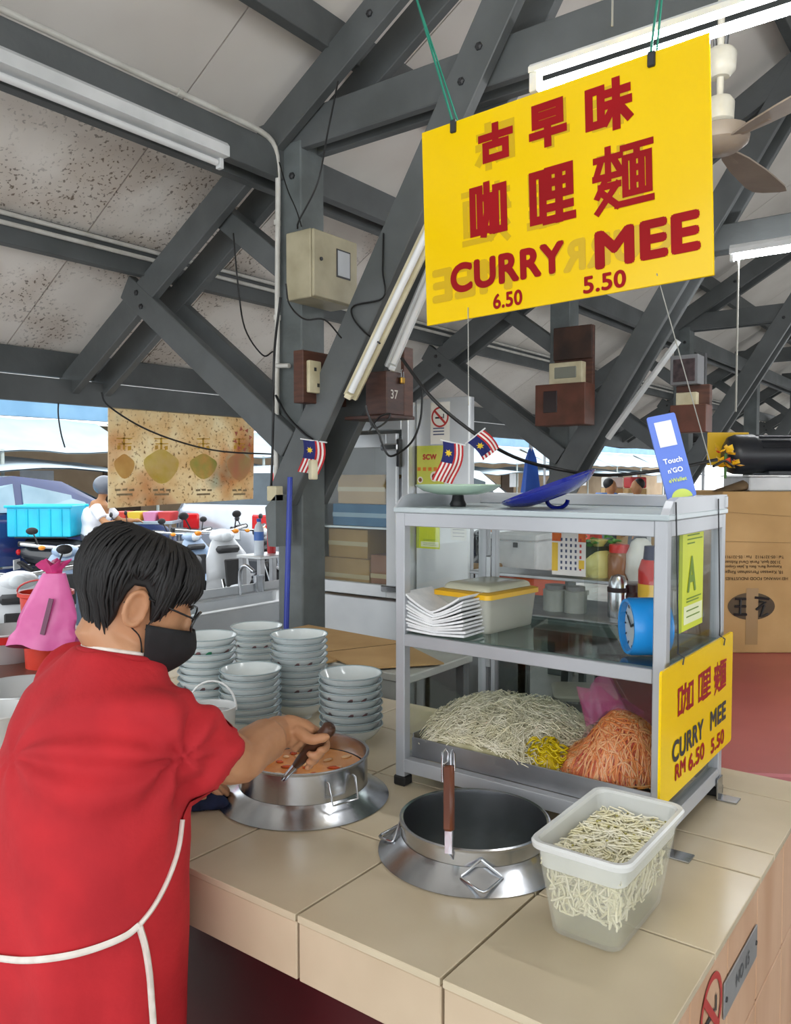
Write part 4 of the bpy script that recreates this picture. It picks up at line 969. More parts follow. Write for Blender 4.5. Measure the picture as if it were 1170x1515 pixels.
for i in range(26):
    a = rnd.random() * 6.28; q = 0.125 * rnd.random() ** 0.5
    G().sph(POT1 + Vector((q * math.cos(a), q * math.sin(a), 0.066)), (rnd.uniform(.006, .018), rnd.uniform(.005, .012), 0.003), 8, 4, Matrix.Rotation(a, 3, 'Z')).ob('froth_patch', froth if i % 2 else pm('red_chilli_oil', 'd65a20', 'c84a18', 12, 0.15), p1, 180)
# strainer hooked on the rim of the boiling pot
wood_h = pm('red_brown_wood_handle', '6e3c22', '552a16', 18, 0.35, stretch=(1, 1, 0.15))
b0 = atd(661, 1242, 1.475); 
hb, ht = aty(664, 1230, 1.224), aty(664, 1132, 1.255)
ss = thing('strainer', 'noodle strainer with a red-brown wooden handle hooked on the pot rim', 'strainer', hb)
al = (ht - hb).normalized()
G().bar(hb, ht, 0.021, 0.014, (0, 1, 0), 0.004).ob('wooden_handle', wood_h, ss, 40)
G().bar(hb - al * 0.038, hb + al * 0.004, 0.016, 0.004, (0, 1, 0)).ob('steel_tongue', steel, ss)
hk = [ht - al * 0.004 + RT * s_ * 0.0055 for s_ in (-1, 1)]
G().tube([ht - al * 0.03 - RT * 0.012, ht - RT * 0.0125 + al * 0.004, ht - RT * 0.012 + al * 0.022, ht - RT * 0.006 + al * 0.029, ht - RT * 0.001 + al * 0.022, ht - RT * 0.003 + al * 0.006, ht - RT * 0.009 + al * 0.001, ht - RT * 0.012 + al * 0.004], 0.0024, 6).ob('wire_hook', steel, ss, 60)
G().tube([ht + RT * 0.003 - al * 0.01, ht + RT * 0.003 + al * 0.02, ht + RT * 0.007 + al * 0.027, ht + RT * 0.010 + al * 0.02, ht + RT * 0.010 - al * 0.01], 0.0024, 6).ob('wire_hook', steel, ss, 60)
# basket inside the pot
bc = POT2 + Vector((-0.03, -0.05, 0))
for i, zz_ in enumerate((-0.02, -0.05, -0.08)):
    rr_ = 0.055 - 0.008 * i; G().tube([bc + Vector((rr_ * math.cos(k * 0.3927), rr_ * math.sin(k * 0.3927), zz_)) for k in range(16)], 0.0015, 5, closed=True).ob('basket_ring', steel_dull, ss)
G().tube([hb - al * 0.036, Vector((hb.x, hb.y + 0.02, CT + 0.04)), bc + Vector((0.0, -0.056, -0.02))], 0.002, 5).ob('basket_arm', steel_dull, ss)

# ================================================================== bean sprout tub
BXC = Vector((-0.518, 1.30, CT))
tub_m = sheer('milky_tub_plastic', 'e8ebe4', 0.73, 0.25)
tub = thing('sprout_tub', 'translucent white plastic tub of bean sprouts on the counter corner', 'tub', BXC)

TH = 0.162
def ring(hx, hy, r, z, dy=0.0): return rrect(BXC.x, BXC.y + dy, hx, hy, r, CT + z)
outer = [ring(0.055, 0.100, 0.02, 0.001), ring(0.060, 0.106, 0.024, 0.006), ring(0.073, 0.131, 0.022, 0.118, 0.006), ring(0.0745, 0.134, 0.022, 0.128, 0.008), ring(0.0765, 0.138, 0.022, TH - 0.004, 0.009)]
inner = [ring(0.0745, 0.136, 0.021, TH - 0.004, 0.009), ring(0.071, 0.129, 0.021, 0.118, 0.006), ring(0.058, 0.104, 0.022, 0.007)]
G().loft(outer, True, False).ob('tub_wall', tub_m, tub, 40)
G().loft([ring(0.0748, 0.1358, 0.021, TH - 0.006, 0.009), ring(0.0718, 0.130, 0.021, 0.118, 0.006)], False, False).ob('inner_band', sheer('milky_band_plastic', 'e9ece8', 0.35, 0.3), tub, 40)
lipr = [ring(0.0755, 0.137, 0.022, TH - 0.012, 0.009), ring(0.084, 0.146, 0.026, TH - 0.012, 0.009), ring(0.0855, 0.1475, 0.027, TH - 0.004, 0.009), ring(0.083, 0.145, 0.026, TH, 0.009), ring(0.0755, 0.1365, 0.021, TH - 0.001, 0.009), ring(0.0745, 0.1355, 0.021, TH - 0.008, 0.009)]
G().loft(lipr, False, False).ob('rim_lip', sheer('milky_rim_plastic', 'eceeec', 0.18, 0.25), tub, 40)
# water with sprouts
LV = 0.128
wat = thing('sprout_water', 'cloudy water filling the sprout tub below the sprouts', 'water', BXC + Vector((0, 0, 0.01)), kind='stuff')
G().loft([ring(0.056, 0.101, 0.02, 0.010), ring(0.0715, 0.129, 0.02, 0.118, 0.006), ring(0.072, 0.131, 0.02, LV - 0.012, 0.008)], True, True).ob('cloudy_water', sheer('cloudy_water_tint', 'dcd69a', 0.85, 0.4), wat, 40)
spr = thing('bean_sprouts', 'tangle of pale bean sprouts floating in the plastic tub', 'vegetables', BXC + Vector((0, 0, 0.05)), kind='stuff')
def sprout(seg):
    x = BXC.x + rnd.uniform(-0.064, 0.064); y = BXC.y + 0.007 + rnd.uniform(-0.124, 0.124); th = rnd.random() * 6.28; cv = rnd.uniform(-30, 30); L = rnd.uniform(0.03, 0.06); z = CT + LV + rnd.uniform(-0.012, 0.003) + 0.004 * math.cos((x - BXC.x) * 20) ; sl = rnd.uniform(-0.06, 0.06); pts = []
    for k in range(seg):
        x = min(max(x, BXC.x - 0.067), BXC.x + 0.067); y = min(max(y, BXC.y + 0.007 - 0.126), BXC.y + 0.007 + 0.126)
        pts.append(Vector((x, y, z))); th += cv * L / seg; x += math.cos(th) * L / seg; y += math.sin(th) * L / seg; z += sl * L / seg
    return pts
def sunk(seg):
    side = rnd.random(); z = CT + rnd.uniform(0.045, 0.125); f = (z - CT) / 0.13; hx, hy = 0.0515 + 0.013 * f, 0.0955 + 0.026 * f
    if side < 0.45: x = BXC.x + rnd.uniform(-hx, hx); y = BXC.y - hy + rnd.uniform(0.0, 0.02) + 0.005; tx = Vector((1, 0, 0))
    elif side < 0.85: x = BXC.x + hx - rnd.uniform(0.0, 0.02); y = BXC.y + rnd.uniform(-hy, hy); tx = Vector((0, 1, 0))
    else: x = BXC.x + rnd.uniform(-hx, hx); y = BXC.y + rnd.uniform(-hy, hy); tx = Vector((1, 0, 0))
    p = Vector((x, y, z)); th = rnd.random() * 6.28; cv = rnd.uniform(-35, 35); L = rnd.uniform(0.025, 0.05); pts = []
    for k in range(seg):
        f = (p.z - CT) / 0.13; hx, hy = 0.0515 + 0.013 * f, 0.0955 + 0.026 * f
        p.x = min(max(p.x, BXC.x - hx), BXC.x + hx); p.y = min(max(p.y, BXC.y - hy), BXC.y + hy); p.z = min(max(p.z, CT + 0.04), CT + 0.128)
        pts.append(p.copy()); th += cv * L / seg; p = p + (tx * math.cos(th) + Vector((0, 0, 1)) * math.sin(th)) * (L / seg)
    return pts
spm = pm('bean_sprout_white', 'faf6e2', 'efe8c0', 40, 0.35)
strands('floating_sprouts', 760, sprout, 0.0016, spm, None, None, spr, 4)
strands('sunken_sprouts', 460, sunk, 0.0018, spm, None, None, spr, 4)
g = G()
for i in range(60):
    p = sprout(3)[0]; g.sph(p + Vector((0, 0, 0.003)), (0.003, 0.002, 0.002), 6, 4, Matrix.Rotation(rnd.random() * 3, 3, 'Z'))
o = g.ob('sprout_heads', pm('sprout_head_green', 'b8b060', '8a8440', 60, 0.4), spr, 180, kind='stuff')

# ================================================================== bowl stacks
bowl_m = pm('white_glazed_ceramic', 'dfe6e6', 'd3dbdc', 3, 0.18, coat=0.4)
rim_m = pm('grey_blue_rim_glaze', '9fb0b4', rough=0.2)
flower_m = pm('dark_flower_decal', '5b5a5c', 'a06a6a', 60, 0.3); leaf_m = pm('green_leaf_decal', '3f9a72', '2f7a58', 60, 0.3)
BR_ = 0.091; BHt = 0.056
def bowl_proto():
    t = thing('ceramic_bowl', 'bowl', 'bowl')
    prof = [(0.0, 0.008), (0.036, 0.008), (0.036, 0.0), (0.040, 0.0), (0.042, 0.010), (0.062, 0.020), (0.079, 0.037), (0.0885, 0.0535)]
    inn = [(0.0865, 0.0545), (0.076, 0.039), (0.058, 0.022), (0.03, 0.0135), (0.0, 0.0125)]
    G().lathe(prof + inn, 40).ob('bowl_body', bowl_m, t, 60)
    G().lathe([(0.0880, 0.0525), (0.0905, 0.0545), (0.0900, 0.0565), (0.0870, 0.0562), (0.0862, 0.0540)], 40).ob('rim_line', rim_m, t, 60)
    return t
def decal(t, a0, m, w=0.17):
    rows = []
    prof = [(0.0672, 0.0235), (0.0735, 0.0298), (0.0796, 0.0360), (0.0833, 0.0425)]
    for j, (r, z) in enumerate(prof):
        ww = w * (0.5, 1, 0.9, 0.4)[j]; rows.append([Vector(((r + 0.0006) * math.cos(a0 + ww * (k / 5 - 0.5) + 0.04 * j), (r + 0.0006) * math.sin(a0 + ww * (k / 5 - 0.5) + 0.04 * j), z)) for k in range(6)])
    G().loft(rows, False, False, ringclosed=False).ob('painted_flower', m, t, 60)
plain = bowl_proto()
deco = bowl_proto()
for k, (a_, m_) in enumerate(((-2.0, leaf_m), (-1.75, flower_m), (-1.35, leaf_m), (-0.6, flower_m), (0.4, leaf_m), (1.5, flower_m), (2.6, flower_m), (3.6, leaf_m))): decal(deco, a_, m_, 0.24)
deco2 = bowl_proto()
for k, (a_, m_) in enumerate(((-1.6, flower_m), (-1.1, flower_m), (0.5, flower_m), (-2.4, flower_m), (2.2, flower_m))): decal(deco2, a_, m_, 0.2)
def at_stack(px_, d): return EYE + (FH + RT * ((px_ - CX) / F_PX)) * d
stacks = [(304, 2.45, 11, 0.0212, 'tall stack behind the wire-handled pail', 'stack A', (2, 7)),
          (378, 2.84, 9, 0.0212, 'rearmost stack near the cardboard', 'stack B', (3,)),
          (441, 2.51, 11, 0.0205, 'tall stack in the middle', 'stack C', (4, 8)),
          (368, 2.34, 8, 0.0195, 'stack closest to the cook', 'stack D', ()),
          (518, 2.26, 8, 0.0205, 'stack beside the cabinet post', 'stack E', (3, 5))]
used = {}
for px_, d, n, dz, lb, gr, dec in stacks:
    c = at_stack(px_, d)
    for i in range(n):
        k = n - i
        src = deco if (k in dec and gr in ('stack A',) and k == 2) else (deco2 if k in dec else plain)
        lab = 'white ceramic bowl, %s, in the %s' % ('topmost' if k == 1 else ('lowest' if k == n else ORD[k] + ' from the top'), lb)
        if src.name not in used: o = src; used[src.name] = 1; tag(o, lab, 'bowl')
        else: o = clone(src, None, label=lab)
        o['group'] = 'ceramic bowls in stacks on the counter'
        o.location = (c.x + rnd.uniform(-.0012, .0012), c.y + rnd.uniform(-.0012, .0012), CT + i * dz); o.rotation_euler = (0, 0, TURN if (k in dec) else rnd.random() * 6)
# ---- white pail with a wire handle, half behind the sleeve
pc = atz(308, 1120, CT); pc = at_stack(310, 2.16); pc.z = CT
pa = thing('enamel_pail', 'white enamel pail with an arched white wire handle before the bowls', 'pail', pc)
H_p = 1.55 - (1048 - 705) / 1200 * 2.16 - CT
G().lathe([(0, 0.003), (0.052, 0.003), (0.055, 0.0), (0.064, H_p - 0.004), (0.067, H_p), (0.063, H_p + 0.001), (0.061, H_p - 0.006), (0.051, 0.006), (0, 0.006)], 32, pc).ob('pail_body', white_plastic, pa, 40)
hh = 0.075
G().tube([pc + RT * (0.066 * math.cos(i * math.pi / 16)) + Vector((0, 0, H_p - 0.01 + hh * math.sin(i * math.pi / 16))) + FH * 0.012 * math.sin(i * math.pi / 16) for i in range(17)], 0.0032, 7).ob('handle', white_plastic, pa, 60)
G().lathe([(0, H_p - 0.02), (0.06, H_p - 0.02)], 24, pc).ob('contents', pm('grey_liquid', 'aab0b0', rough=0.15), pa)
# ================================================================== the cook
from mathutils.bvhtree import BVHTree
skin_m = pm('warm_skin', 'c4916c', 'b6815c', 12, 0.5, bump=0.03, bscale=150, sub=0.06)
pers = thing('person', 'cook in a red T-shirt, apron and black face mask stirring the soup pot', 'person', (-1.31, 0.80, 0))
def sring(c, a, b, n=28, e=2.3, M=None):
    out = []
    for k in range(n):
        t = 2 * math.pi * k / n; ct, st = math.cos(t), math.sin(t)
        p = Vector((a * math.copysign(abs(ct) ** (2 / e), ct), b * math.copysign(abs(st) ** (2 / e), st), 0))
        out.append((M @ p if M else p) + Vector(c))
    return out
TOR = [(0.50, -1.31, .80, .205, .165), (.60, -1.31, .80, .21, .168), (.72, -1.305, .80, .206, .163), (.85, -1.298, .80, .198, .156), (.95, -1.292, .81, .192, .150),
       (1.05, -1.287, .82, .190, .143), (1.11, -1.285, .832, .188, .132), (1.155, -1.282, .845, .172, .114), (1.188, -1.282, .856, .130, .094), (1.214, -1.28, .864, .092, .080), (1.230, -1.278, .868, .075, .068)]
# joints
S = Vector((-1.143, .852, 1.132)); E_ = Vector((-1.138, 1.02, 1.02)); W_ = Vector((-1.222, 1.228, 1.005))
SL_ = Vector((-1.42, .87, 1.152)); EL = Vector((-1.575, 1.00, .99)); WLh = Vector((-1.500, 1.125, .864))
hc = Vector((-1.262, .900, 1.328))
hdir = Vector((.54, .842, 0)).normalized(); pt_ = R(27)
hf = hdir * math.cos(pt_) - Vector((0, 0, math.sin(pt_))); hu = hdir * math.sin(pt_) + Vector((0, 0, math.cos(pt_))); hs = hf.cross(hu)
def hp(f, s, u): return hc + hf * f + hs * s + hu * u
HS = [(-.118, .052, .016, .018), (-.108, .050, .034, .032), (-.085, .040, .055, .047), (-.055, .022, .076, .059), (-.02, .006, .091, .068), (.02, -.003, .097, .074), (.055, -.006, .094, .0735), (.085, -.008, .078, .062), (.104, -.010, .052, .042), (.115, -.010, .018, .015)]
def hsec(u):
    if u <= HS[0][0]: return HS[0][1:]
    for a, b in zip(HS, HS[1:]):
        if u <= b[0]:
            t = (u - a[0]) / (b[0] - a[0]); return [a[i] * (1 - t) + b[i] * t for i in (1, 2, 3)]
    return HS[-1][1:]
def hsurf(u, phi, ex=0.0):
    c, a, b = hsec(u); return hp(c + (a + ex) * math.cos(phi), (b + ex) * math.sin(phi), u)
g = G()
# legs, pelvis, trunk
for sx in (-1, 1):
    hx = -1.31 + sx * 0.09
    g.tube([(hx, .80, .62), (hx + sx * .01, .80, .45), (hx + sx * .012, .79, .28), (hx + sx * .012, .78, .07)], [.085, .06, .052, .036], 14)
    g.sph((hx + sx * .02, .82, .035), (.042, .11, .033), 14, 8)
g.loft([sring((x, y, z), a * .88, b * .85, 24) for z, x, y, a, b in TOR], True, True)
g.tube([Vector((-1.276, .862, 1.18)), Vector((-1.272, .872, 1.24)), hp(-.02, 0, -.075), hp(-.015, 0, -.03)], [.066, .058, .056, .056], 18)
# head
g.loft([[hsurf(u, 2 * math.pi * k / 30) for k in range(30)] for u, *_ in HS], True, True)
g.tube([hp(.088, 0, .02), hp(.098, 0, .0), hp(.108, 0, -.022), hp(.098, 0, -.034)], [.008, .011, .014, .008], 10)   # nose
g.sph(hp(.088, 0, -.062), (.014, .02, .008), 10, 6)
for sgn in (-1, 1):                                                                                                   # ears
    base = hp(-.004, sgn * .074, -.008)
    Me = Matrix((hf, hs, hu)).transposed() @ Matrix.Rotation(R(sgn * -22), 3, 'Z') @ Matrix.Rotation(R(-8), 3, 'Y')
    rim = [base + Me @ Vector((.018 * math.cos(t) - .002, sgn * (.009 + .003 * math.cos(t)), .031 * math.sin(t))) for t in [i * 2 * math.pi / 14 for i in range(14)]]
    g.tube(rim, .0055, 8, closed=True)
    g.sph(base + Me @ Vector((.002, sgn * .004, 0)), (.017, .006, .027), 12, 8, Me)
    g.sph(base + Me @ Vector((.008, sgn * .006, -.028)), (.009, .006, .009), 8, 6, Me)
# arms
g.tube(smoothline([S + Vector((-.03, 0, .0)), S.lerp(E_, .4), E_, E_.lerp(W_, .35), E_.lerp(W_, .75), W_], 4), [.055] * 4 + [.05] * 4 + [.046] * 4 + [.045] * 4 + [.037] * 4 + [.031], 14)
g.tube(smoothline([SL_ + Vector((.03, 0, 0)), SL_.lerp(EL, .5), EL, EL.lerp(WLh, .4), WLh], 4), [.055] * 4 + [.05] * 4 + [.044] * 4 + [.04] * 4 + [.029], 14)
# right hand round the ladle handle
A0, A1 = atd(428, 1143, 1.735), atd(482, 1083, 1.70)
hx_ = (A1 - A0).normalized(); A = atd(459, 1107, 1.715); A = A0 + hx_ * (A - A0).dot(hx_)
kn = W_ + (A - W_).normalized() * 0.06
wd = (W_ - A); wd = (wd - hx_ * wd.dot(hx_)).normalized(); bd = hx_.cross(wd)
if bd.dot(FH) < 0: bd = -bd                       # bd points away from the camera
pal = A + wd * .036 + hx_ * .002
mid_ = W_.lerp(pal, .5) + Vector((0, 0, .006))
g.tube(smoothline([W_, mid_, pal + bd * .004, pal + bd * .004 - wd * .010], 4), [.031] * 3 + [.034] * 4 + [.036] * 4 + [.030] * 2, 14, flat=0.85)
for o_ in (-.026, -.009, .009, .026): g.sph(A + wd * .028 + hx_ * o_ + bd * .008, .0135, 10, 8)
for i, o_ in enumerate((.030, .0105, -.0085, -.027)):
    r_ = (.0092, .0096, .0092, .0082)[i]; n_ = (9, 10, 9, 8)[i]
    pts = []
    for k in range(n_ + 1):
        th = R(-12 + 262 * k / 10); rad_ = .026 if k < 3 else .0225
        pts.append(A + hx_ * (o_ - .002 * k * 0.4) + (wd * math.cos(th) + bd * math.sin(th)) * rad_)
    g.tube(pts, [r_ * 1.12] * 3 + [r_] * (n_ - 3) + [r_ * .78], 10)
    g.sph(pts[-1], r_ * .78, 8, 6)
tb_ = [pal + hx_ * .012 - bd * .016 + wd * .012, A + hx_ * .030 - bd * .026 + wd * .012, A + hx_ * .046 - bd * .022 - wd * .002, A + hx_ * .056 - bd * .015 - wd * .010]
g.tube(smoothline(tb_, 4), [.0135] * 4 + [.0115] * 4 + [.0105] * 4 + [.008], 10); g.sph(tb_[-1], .008, 8, 6)
# left hand resting on the cloth
fd = (RT * .93 + FH * .25).normalized(); fd = Vector((fd.x, fd.y, -.12)).normalized(); fs_ = fd.cross(Vector((0, 0, 1))).normalized()
pl_ = WLh + fd * .058 + Vector((0, 0, -.012))
g.tube([WLh, WLh.lerp(pl_, .5), pl_, pl_ + fd * .02], [.027, .031, .034, .028], 12, flat=1.15)
for i, (o_, L) in enumerate(((-.029, .058), (-.010, .070), (.010, .066), (.028, .052))):
    b_ = pl_ + fd * .024 + fs_ * o_ + Vector((0, 0, .004)); k1 = b_ + fd * L * .45 + Vector((0, 0, .006)); k2 = k1 + fd * L * .33 + Vector((0, 0, -.009)); k3 = k2 + fd * L * .22 + Vector((0, 0, -.013))
    g.tube(smoothline([b_, k1, k2, k3], 3), [.0096] * 4 + [.0088] * 3 + [.008] * 2 + [.0065], 9); g.sph(k3, .0065, 8, 6)
tp = [pl_ - fd * .02 + fs_ * .03, pl_ + fd * .012 + fs_ * .052, pl_ + fd * .036 + fs_ * .056]
g.tube(tp, [.013, .0105, .008], 9); g.sph(tp[-1], .008, 8, 6)
body = remeshed(g, 0.0042, 'body', skin_m, pers, 3, 0.5)
# ---- shirt: trunk and two sleeves grown into one cloth
def sleeve(g, s, e, r0, r1, f1, inward, droop=0.0):
    ax = (e - s).normalized(); hem = s.lerp(e, f1) - Vector((0, 0, droop)); rings = []
    sd, al, u = frame_from(hem - s)
    M = Matrix((sd, u, al)).transposed()
    for t, r in ((-.18, r0 * .8), (0.0, r0), (.35, r0 * .98), (.7, (r0 + r1) / 2), (.93, r1), (1.0, r1 * 1.015)):
        rings.append(sring(s.lerp(hem, t), r, r * 1.05, 24, 2, M))
    for t, r in ((1.0, r1 * .90), (.7, r1 * .84), (.62, r1 * .3)):
        rings.append(sring(s.lerp(hem, t), r, r, 24, 2, M))
    g.loft(rings, True, True)
    return hem, M
g = G()
g.loft([[p - Vector((0, 0, (p.y - y) * .30 * min(1, max(0, (z - 1.11) / .12)))) for p in sring((x, y, z), a, b, 36)] for z, x, y, a, b in TOR], True, True)
g.sph(S + Vector((-.03, .0, .0)), (.085, .082, .066), 18, 12); g.sph(SL_ + Vector((.03, 0, 0)), (.085, .082, .066), 18, 12)
hemR, MR = sleeve(g, S + Vector((-.02, -.01, -.01)), E_ + Vector((0, .0, .0)), .076, .069, .76, 1, .012)
sleeve(g, SL_, EL, .078, .078, .85, 1, .01)
shirt = remeshed(g, 0.0075, 'shirt', red_cloth, pers, 7, 0.5)
off = WL[pers.name]; me = shirt.data
arm_p = Vector((-1.17, .80, 1.08))
def fold(p):
    d = p - arm_p; r = d.length; a = math.atan2(d.z, d.y * .8 - d.x * .6)
    w1 = math.exp(-(r / .17) ** 2); v = w1 * math.sin(a * 7 + r * 16 + 2 * noise.noise(p * 6)) * .0055
    v += .0065 * noise.noise(Vector((p.x * 5, p.y * 5, p.z * 2.4))) + .0035 * noise.noise(Vector((p.x * 13, p.y * 13, p.z * 4 + 9)))
    v += .0045 * max(0, (0.95 - p.z) / .35) * math.sin(p.x * 42 + p.y * 30 + 3 * noise.noise(p * 3))
    lo = p - Vector((-1.15, .93, 1.10)); q = math.exp(-(lo.length / .12) ** 2); v += q * .005 * math.sin(lo.dot(Vector((.5, .5, -.7))) * 90 + 4 * noise.noise(p * 9))
    return v
nrm = [v.normal.copy() for v in me.vertices]
for v, n in zip(me.vertices, nrm):
    p = v.co + off
    v.co += n * fold(p) * 1.7
me.update()
bvh = BVHTree.FromPolygons([v.co + off for v in me.vertices], [tuple(p.vertices) for p in me.polygons])
def onshirt(x, y, lift=.004):
    h = bvh.ray_cast(EYE, ray(x, y).normalized())
    return None if h[0] is None else h[0] + h[1] * lift
def wrap(p0, p1, n, lift=.005):
    """points over the cloth between two points round the back or front"""
    out = []
    for i in range(n + 1):
        q = p0.lerp(p1, i / n); h = bvh.find_nearest(q); out.append(h[0] + h[1] * lift)
    return out
pip = pm('white_cotton_piping', 'ece4dc', 'e0d6cc', 40, 0.8)
seamline = [onshirt(x, y) for x, y in ((267, 1212), (262, 1250), (252, 1285), (238, 1318), (222, 1345), (204, 1368))]
tie = [onshirt(x, y) for x, y in ((204, 1368), (185, 1383), (150, 1398), (110, 1410), (70, 1417), (35, 1419), (4, 1416))]
skirt = [onshirt(x, y) for x, y in ((204, 1368), (213, 1400), (219, 1440), (222, 1480), (224, 1512))]
seamline = [p for p in seamline if p]; tie = [p for p in tie if p]; skirt = [p for p in skirt if p]
_l = skirt[-1].copy()
for dz_ in (.03, .06, .09):
    h_ = bvh.find_nearest(_l - Vector((0, 0, dz_)));
    if _l.z - dz_ > .515: skirt.append(h_[0] + h_[1] * .005)
def phi_of(p): z, x, y = p.z, None, None; c = min(TOR, key=lambda r: abs(r[0] - p.z)); return math.atan2(p.x - c[1], p.y - c[2])
edge = sorted([(p.z, phi_of(p)) for p in seamline + skirt[1:]])
edge = [(0.5, edge[0][1])] + edge
def edge_phi(z):
    for a, b in zip(edge, edge[1:]):
        if z <= b[0]:
            t = min(max((z - a[0]) / max(b[0] - a[0], 1e-5), 0), 1); return a[1] * (1 - t) + b[1] * t
    return edge[-1][1] * max(0.25, 1 - (z - edge[-1][0]) * 2.2)
apron = G(); rows = []
for i in range(40):
    z = 0.52 + (1.14 - .52) * i / 39; c = None
    ph = edge_phi(z); rw = []
    for k in range(33):
        a = -ph + 2 * ph * k / 32
        for q, q2 in zip(TOR, TOR[1:]):
            if q[0] <= z <= q2[0]: t = (z - q[0]) / (q2[0] - q[0]); c = [q[j] * (1 - t) + q2[j] * t for j in (1, 2, 3, 4)]
        o3 = Vector((c[0], c[1], z)); dr_ = Vector((math.sin(a), math.cos(a), 0))
        h = bvh.ray_cast(o3 + dr_ * .5, -dr_)
        p = (h[0] if h[0] is not None else o3 + dr_ * .2)
        rmax = .24; 
        if (p - o3).length > rmax: p = o3 + dr_ * rmax
        rw.append(p + dr_ * .0035)
    rows.append(rw)
apron.loft(rows, False, False, ringclosed=False)
ap = apron.ob('apron', pm('red_apron_cotton', 'c8202a', 'b81a24', 9, 0.8, bump=0.08, bscale=90), pers, 180)
G().tube(smoothline(seamline, 5), .0042, 6, flat=1.0).ob('apron_piping', pip, ap, 60)
back = wrap(tie[-1], Vector((-1.52, .72, tie[-1].z + .01)), 8) + wrap(Vector((-1.53, .74, tie[-1].z + .01)), Vector((-1.50, .90, tie[-1].z + .03)), 5)
G().tube(smoothline(tie, 5) + back, .0062, 6, flat=0.8).ob('apron_tie', pip, ap, 60)
G().tube(smoothline(skirt, 5), .0058, 6).ob('apron_piping', pip, ap, 60)
# neck strap and collar
nc = Vector((-1.278, .868, 1.228))
Mn = Matrix.Rotation(R(-15), 3, 'X')
G().tube([nc + Mn @ Vector((.070 * math.cos(t), .064 * math.sin(t), .0)) for t in [i * 2 * math.pi / 28 for i in range(28)]], .006, 8, closed=True, flat=1.0).ob('collar', pm('red_ribbed_collar', 'b01c26', rough=0.9), shirt, 60)
G().tube([nc + Mn @ Vector((.064 * math.cos(t), .059 * math.sin(t), .008)) for t in [R(40) - i * R(260) / 20 for i in range(21)]], .0042, 6).ob('neck_strap', pip, ap, 60)
# trousers
trs = pm('black_trousers', '1c1d22', '15161a', 10, 0.85); shoe = pm('dark_shoe', '202024', rough=0.6)
g = G()
for sx in (-1, 1):
    hx = -1.31 + sx * .09; g.tube([(hx, .80, .60), (hx + sx * .01, .80, .45), (hx + sx * .012, .79, .28), (hx + sx * .012, .78, .09)], [.098, .075, .066, .056], 16)
g.sph((-1.31, .80, .58), (.195, .15, .10), 20, 12)
remeshed(g, 0.012, 'trousers', trs, pers, 3)
for sx in (-1, 1): G().sph((-1.31 + sx * .122, .825, .040), (.050, .125, .040), 16, 10).ob('shoe', shoe, pers, 60)
# ---- hair: a cap following the skull, then tufts
hair_m = pm('black_hair', '0c0b0c', '141213', 60, 0.6, stretch=(1, 1, 0.2))
def hair_low(phi):
    a = abs((phi + math.pi) % (2 * math.pi) - math.pi)      # 0 face, pi nape
    d = math.degrees(a)
    key = [(0, .042), (25, .034), (50, .026), (66, -.012), (74, -.026), (80, .012), (88, .032), (102, .026), (112, -.028), (128, -.066), (150, -.082), (180, -.088)]
    for p, q in zip(key, key[1:]):
        if d <= q[0]: t = (d - p[0]) / (q[0] - p[0]); return p[1] * (1 - t) + q[1] * t
    return key[-1][1]
def hair_thick(phi, s):
    a = abs((phi + math.pi) % (2 * math.pi) - math.pi); return (.012 + .010 * (a / math.pi)) * (1 - .55 * max(0, s - .6) / .4)
def hpos(phi, s, ex=0.0):
    top = .112; lo = hair_low(phi); u = top - (top - lo) * (s ** 1.15)
    c, a, b = hsec(u)
    if s < .02: return hp(-.010, 0, .115 + .014 + ex)
    t = hair_thick(phi, s) + ex
    a2 = abs((phi + math.pi) % (2 * math.pi) - math.pi)
    if a2 > 1.9 and u < -.02: a = max(a, .083); b = max(b, .060)
    return hp(c + (a + t) * math.cos(phi), (b + t) * math.sin(phi), u + .012 * (1 - s))
g = G(); NPH = 72; rows = []
for i in range(19):
    s_ = max(i / 18, .03); rows.append([hpos(2 * math.pi * k / NPH, s_, .0018 * noise.noise(Vector((k * .55, i * .15, 0)))) for k in range(NPH)])
inner = [[hpos(2 * math.pi * k / NPH, s_, -hair_thick(2 * math.pi * k / NPH, s_) + .001) for k in range(NPH)] for s_ in (1.0, .9, .7)]
g.loft(rows + inner, True, False)
hair = g.ob('hair', hair_m, pers, 180)
hr = random.Random(11); g = G()
for i in range(420):
    phi = hr.uniform(0, 2 * math.pi); s0 = hr.uniform(.05, .6); s1 = min(1.0, s0 + hr.uniform(.4, .8)); tip = hr.uniform(-.01, .06) if s1 >= .98 else 0
    a2 = math.degrees(abs((phi + math.pi) % (2 * math.pi) - math.pi))
    if 72 < a2 < 112: s1 = min(s1, .9); tip = 0
    if a2 < 60: tip = min(tip, .035)
    sw = hr.uniform(-.12, .12); pts = []
    for k in range(8):
        f = k / 7; s_ = s0 + (s1 + tip - s0) * f; pts.append(hpos(phi + sw * f * f, min(s_, 1.06), .0025 + .002 * math.sin(f * 3)))
    rr_ = hr.uniform(.0022, .0042)
    g.tube(pts, [rr_ * .5, rr_, rr_, rr_, rr_, rr_ * .9, rr_ * .6, rr_ * .15], 5, cap=False)
o = g.ob('hair_tufts', hair_m, hair, 180, kind='stuff')
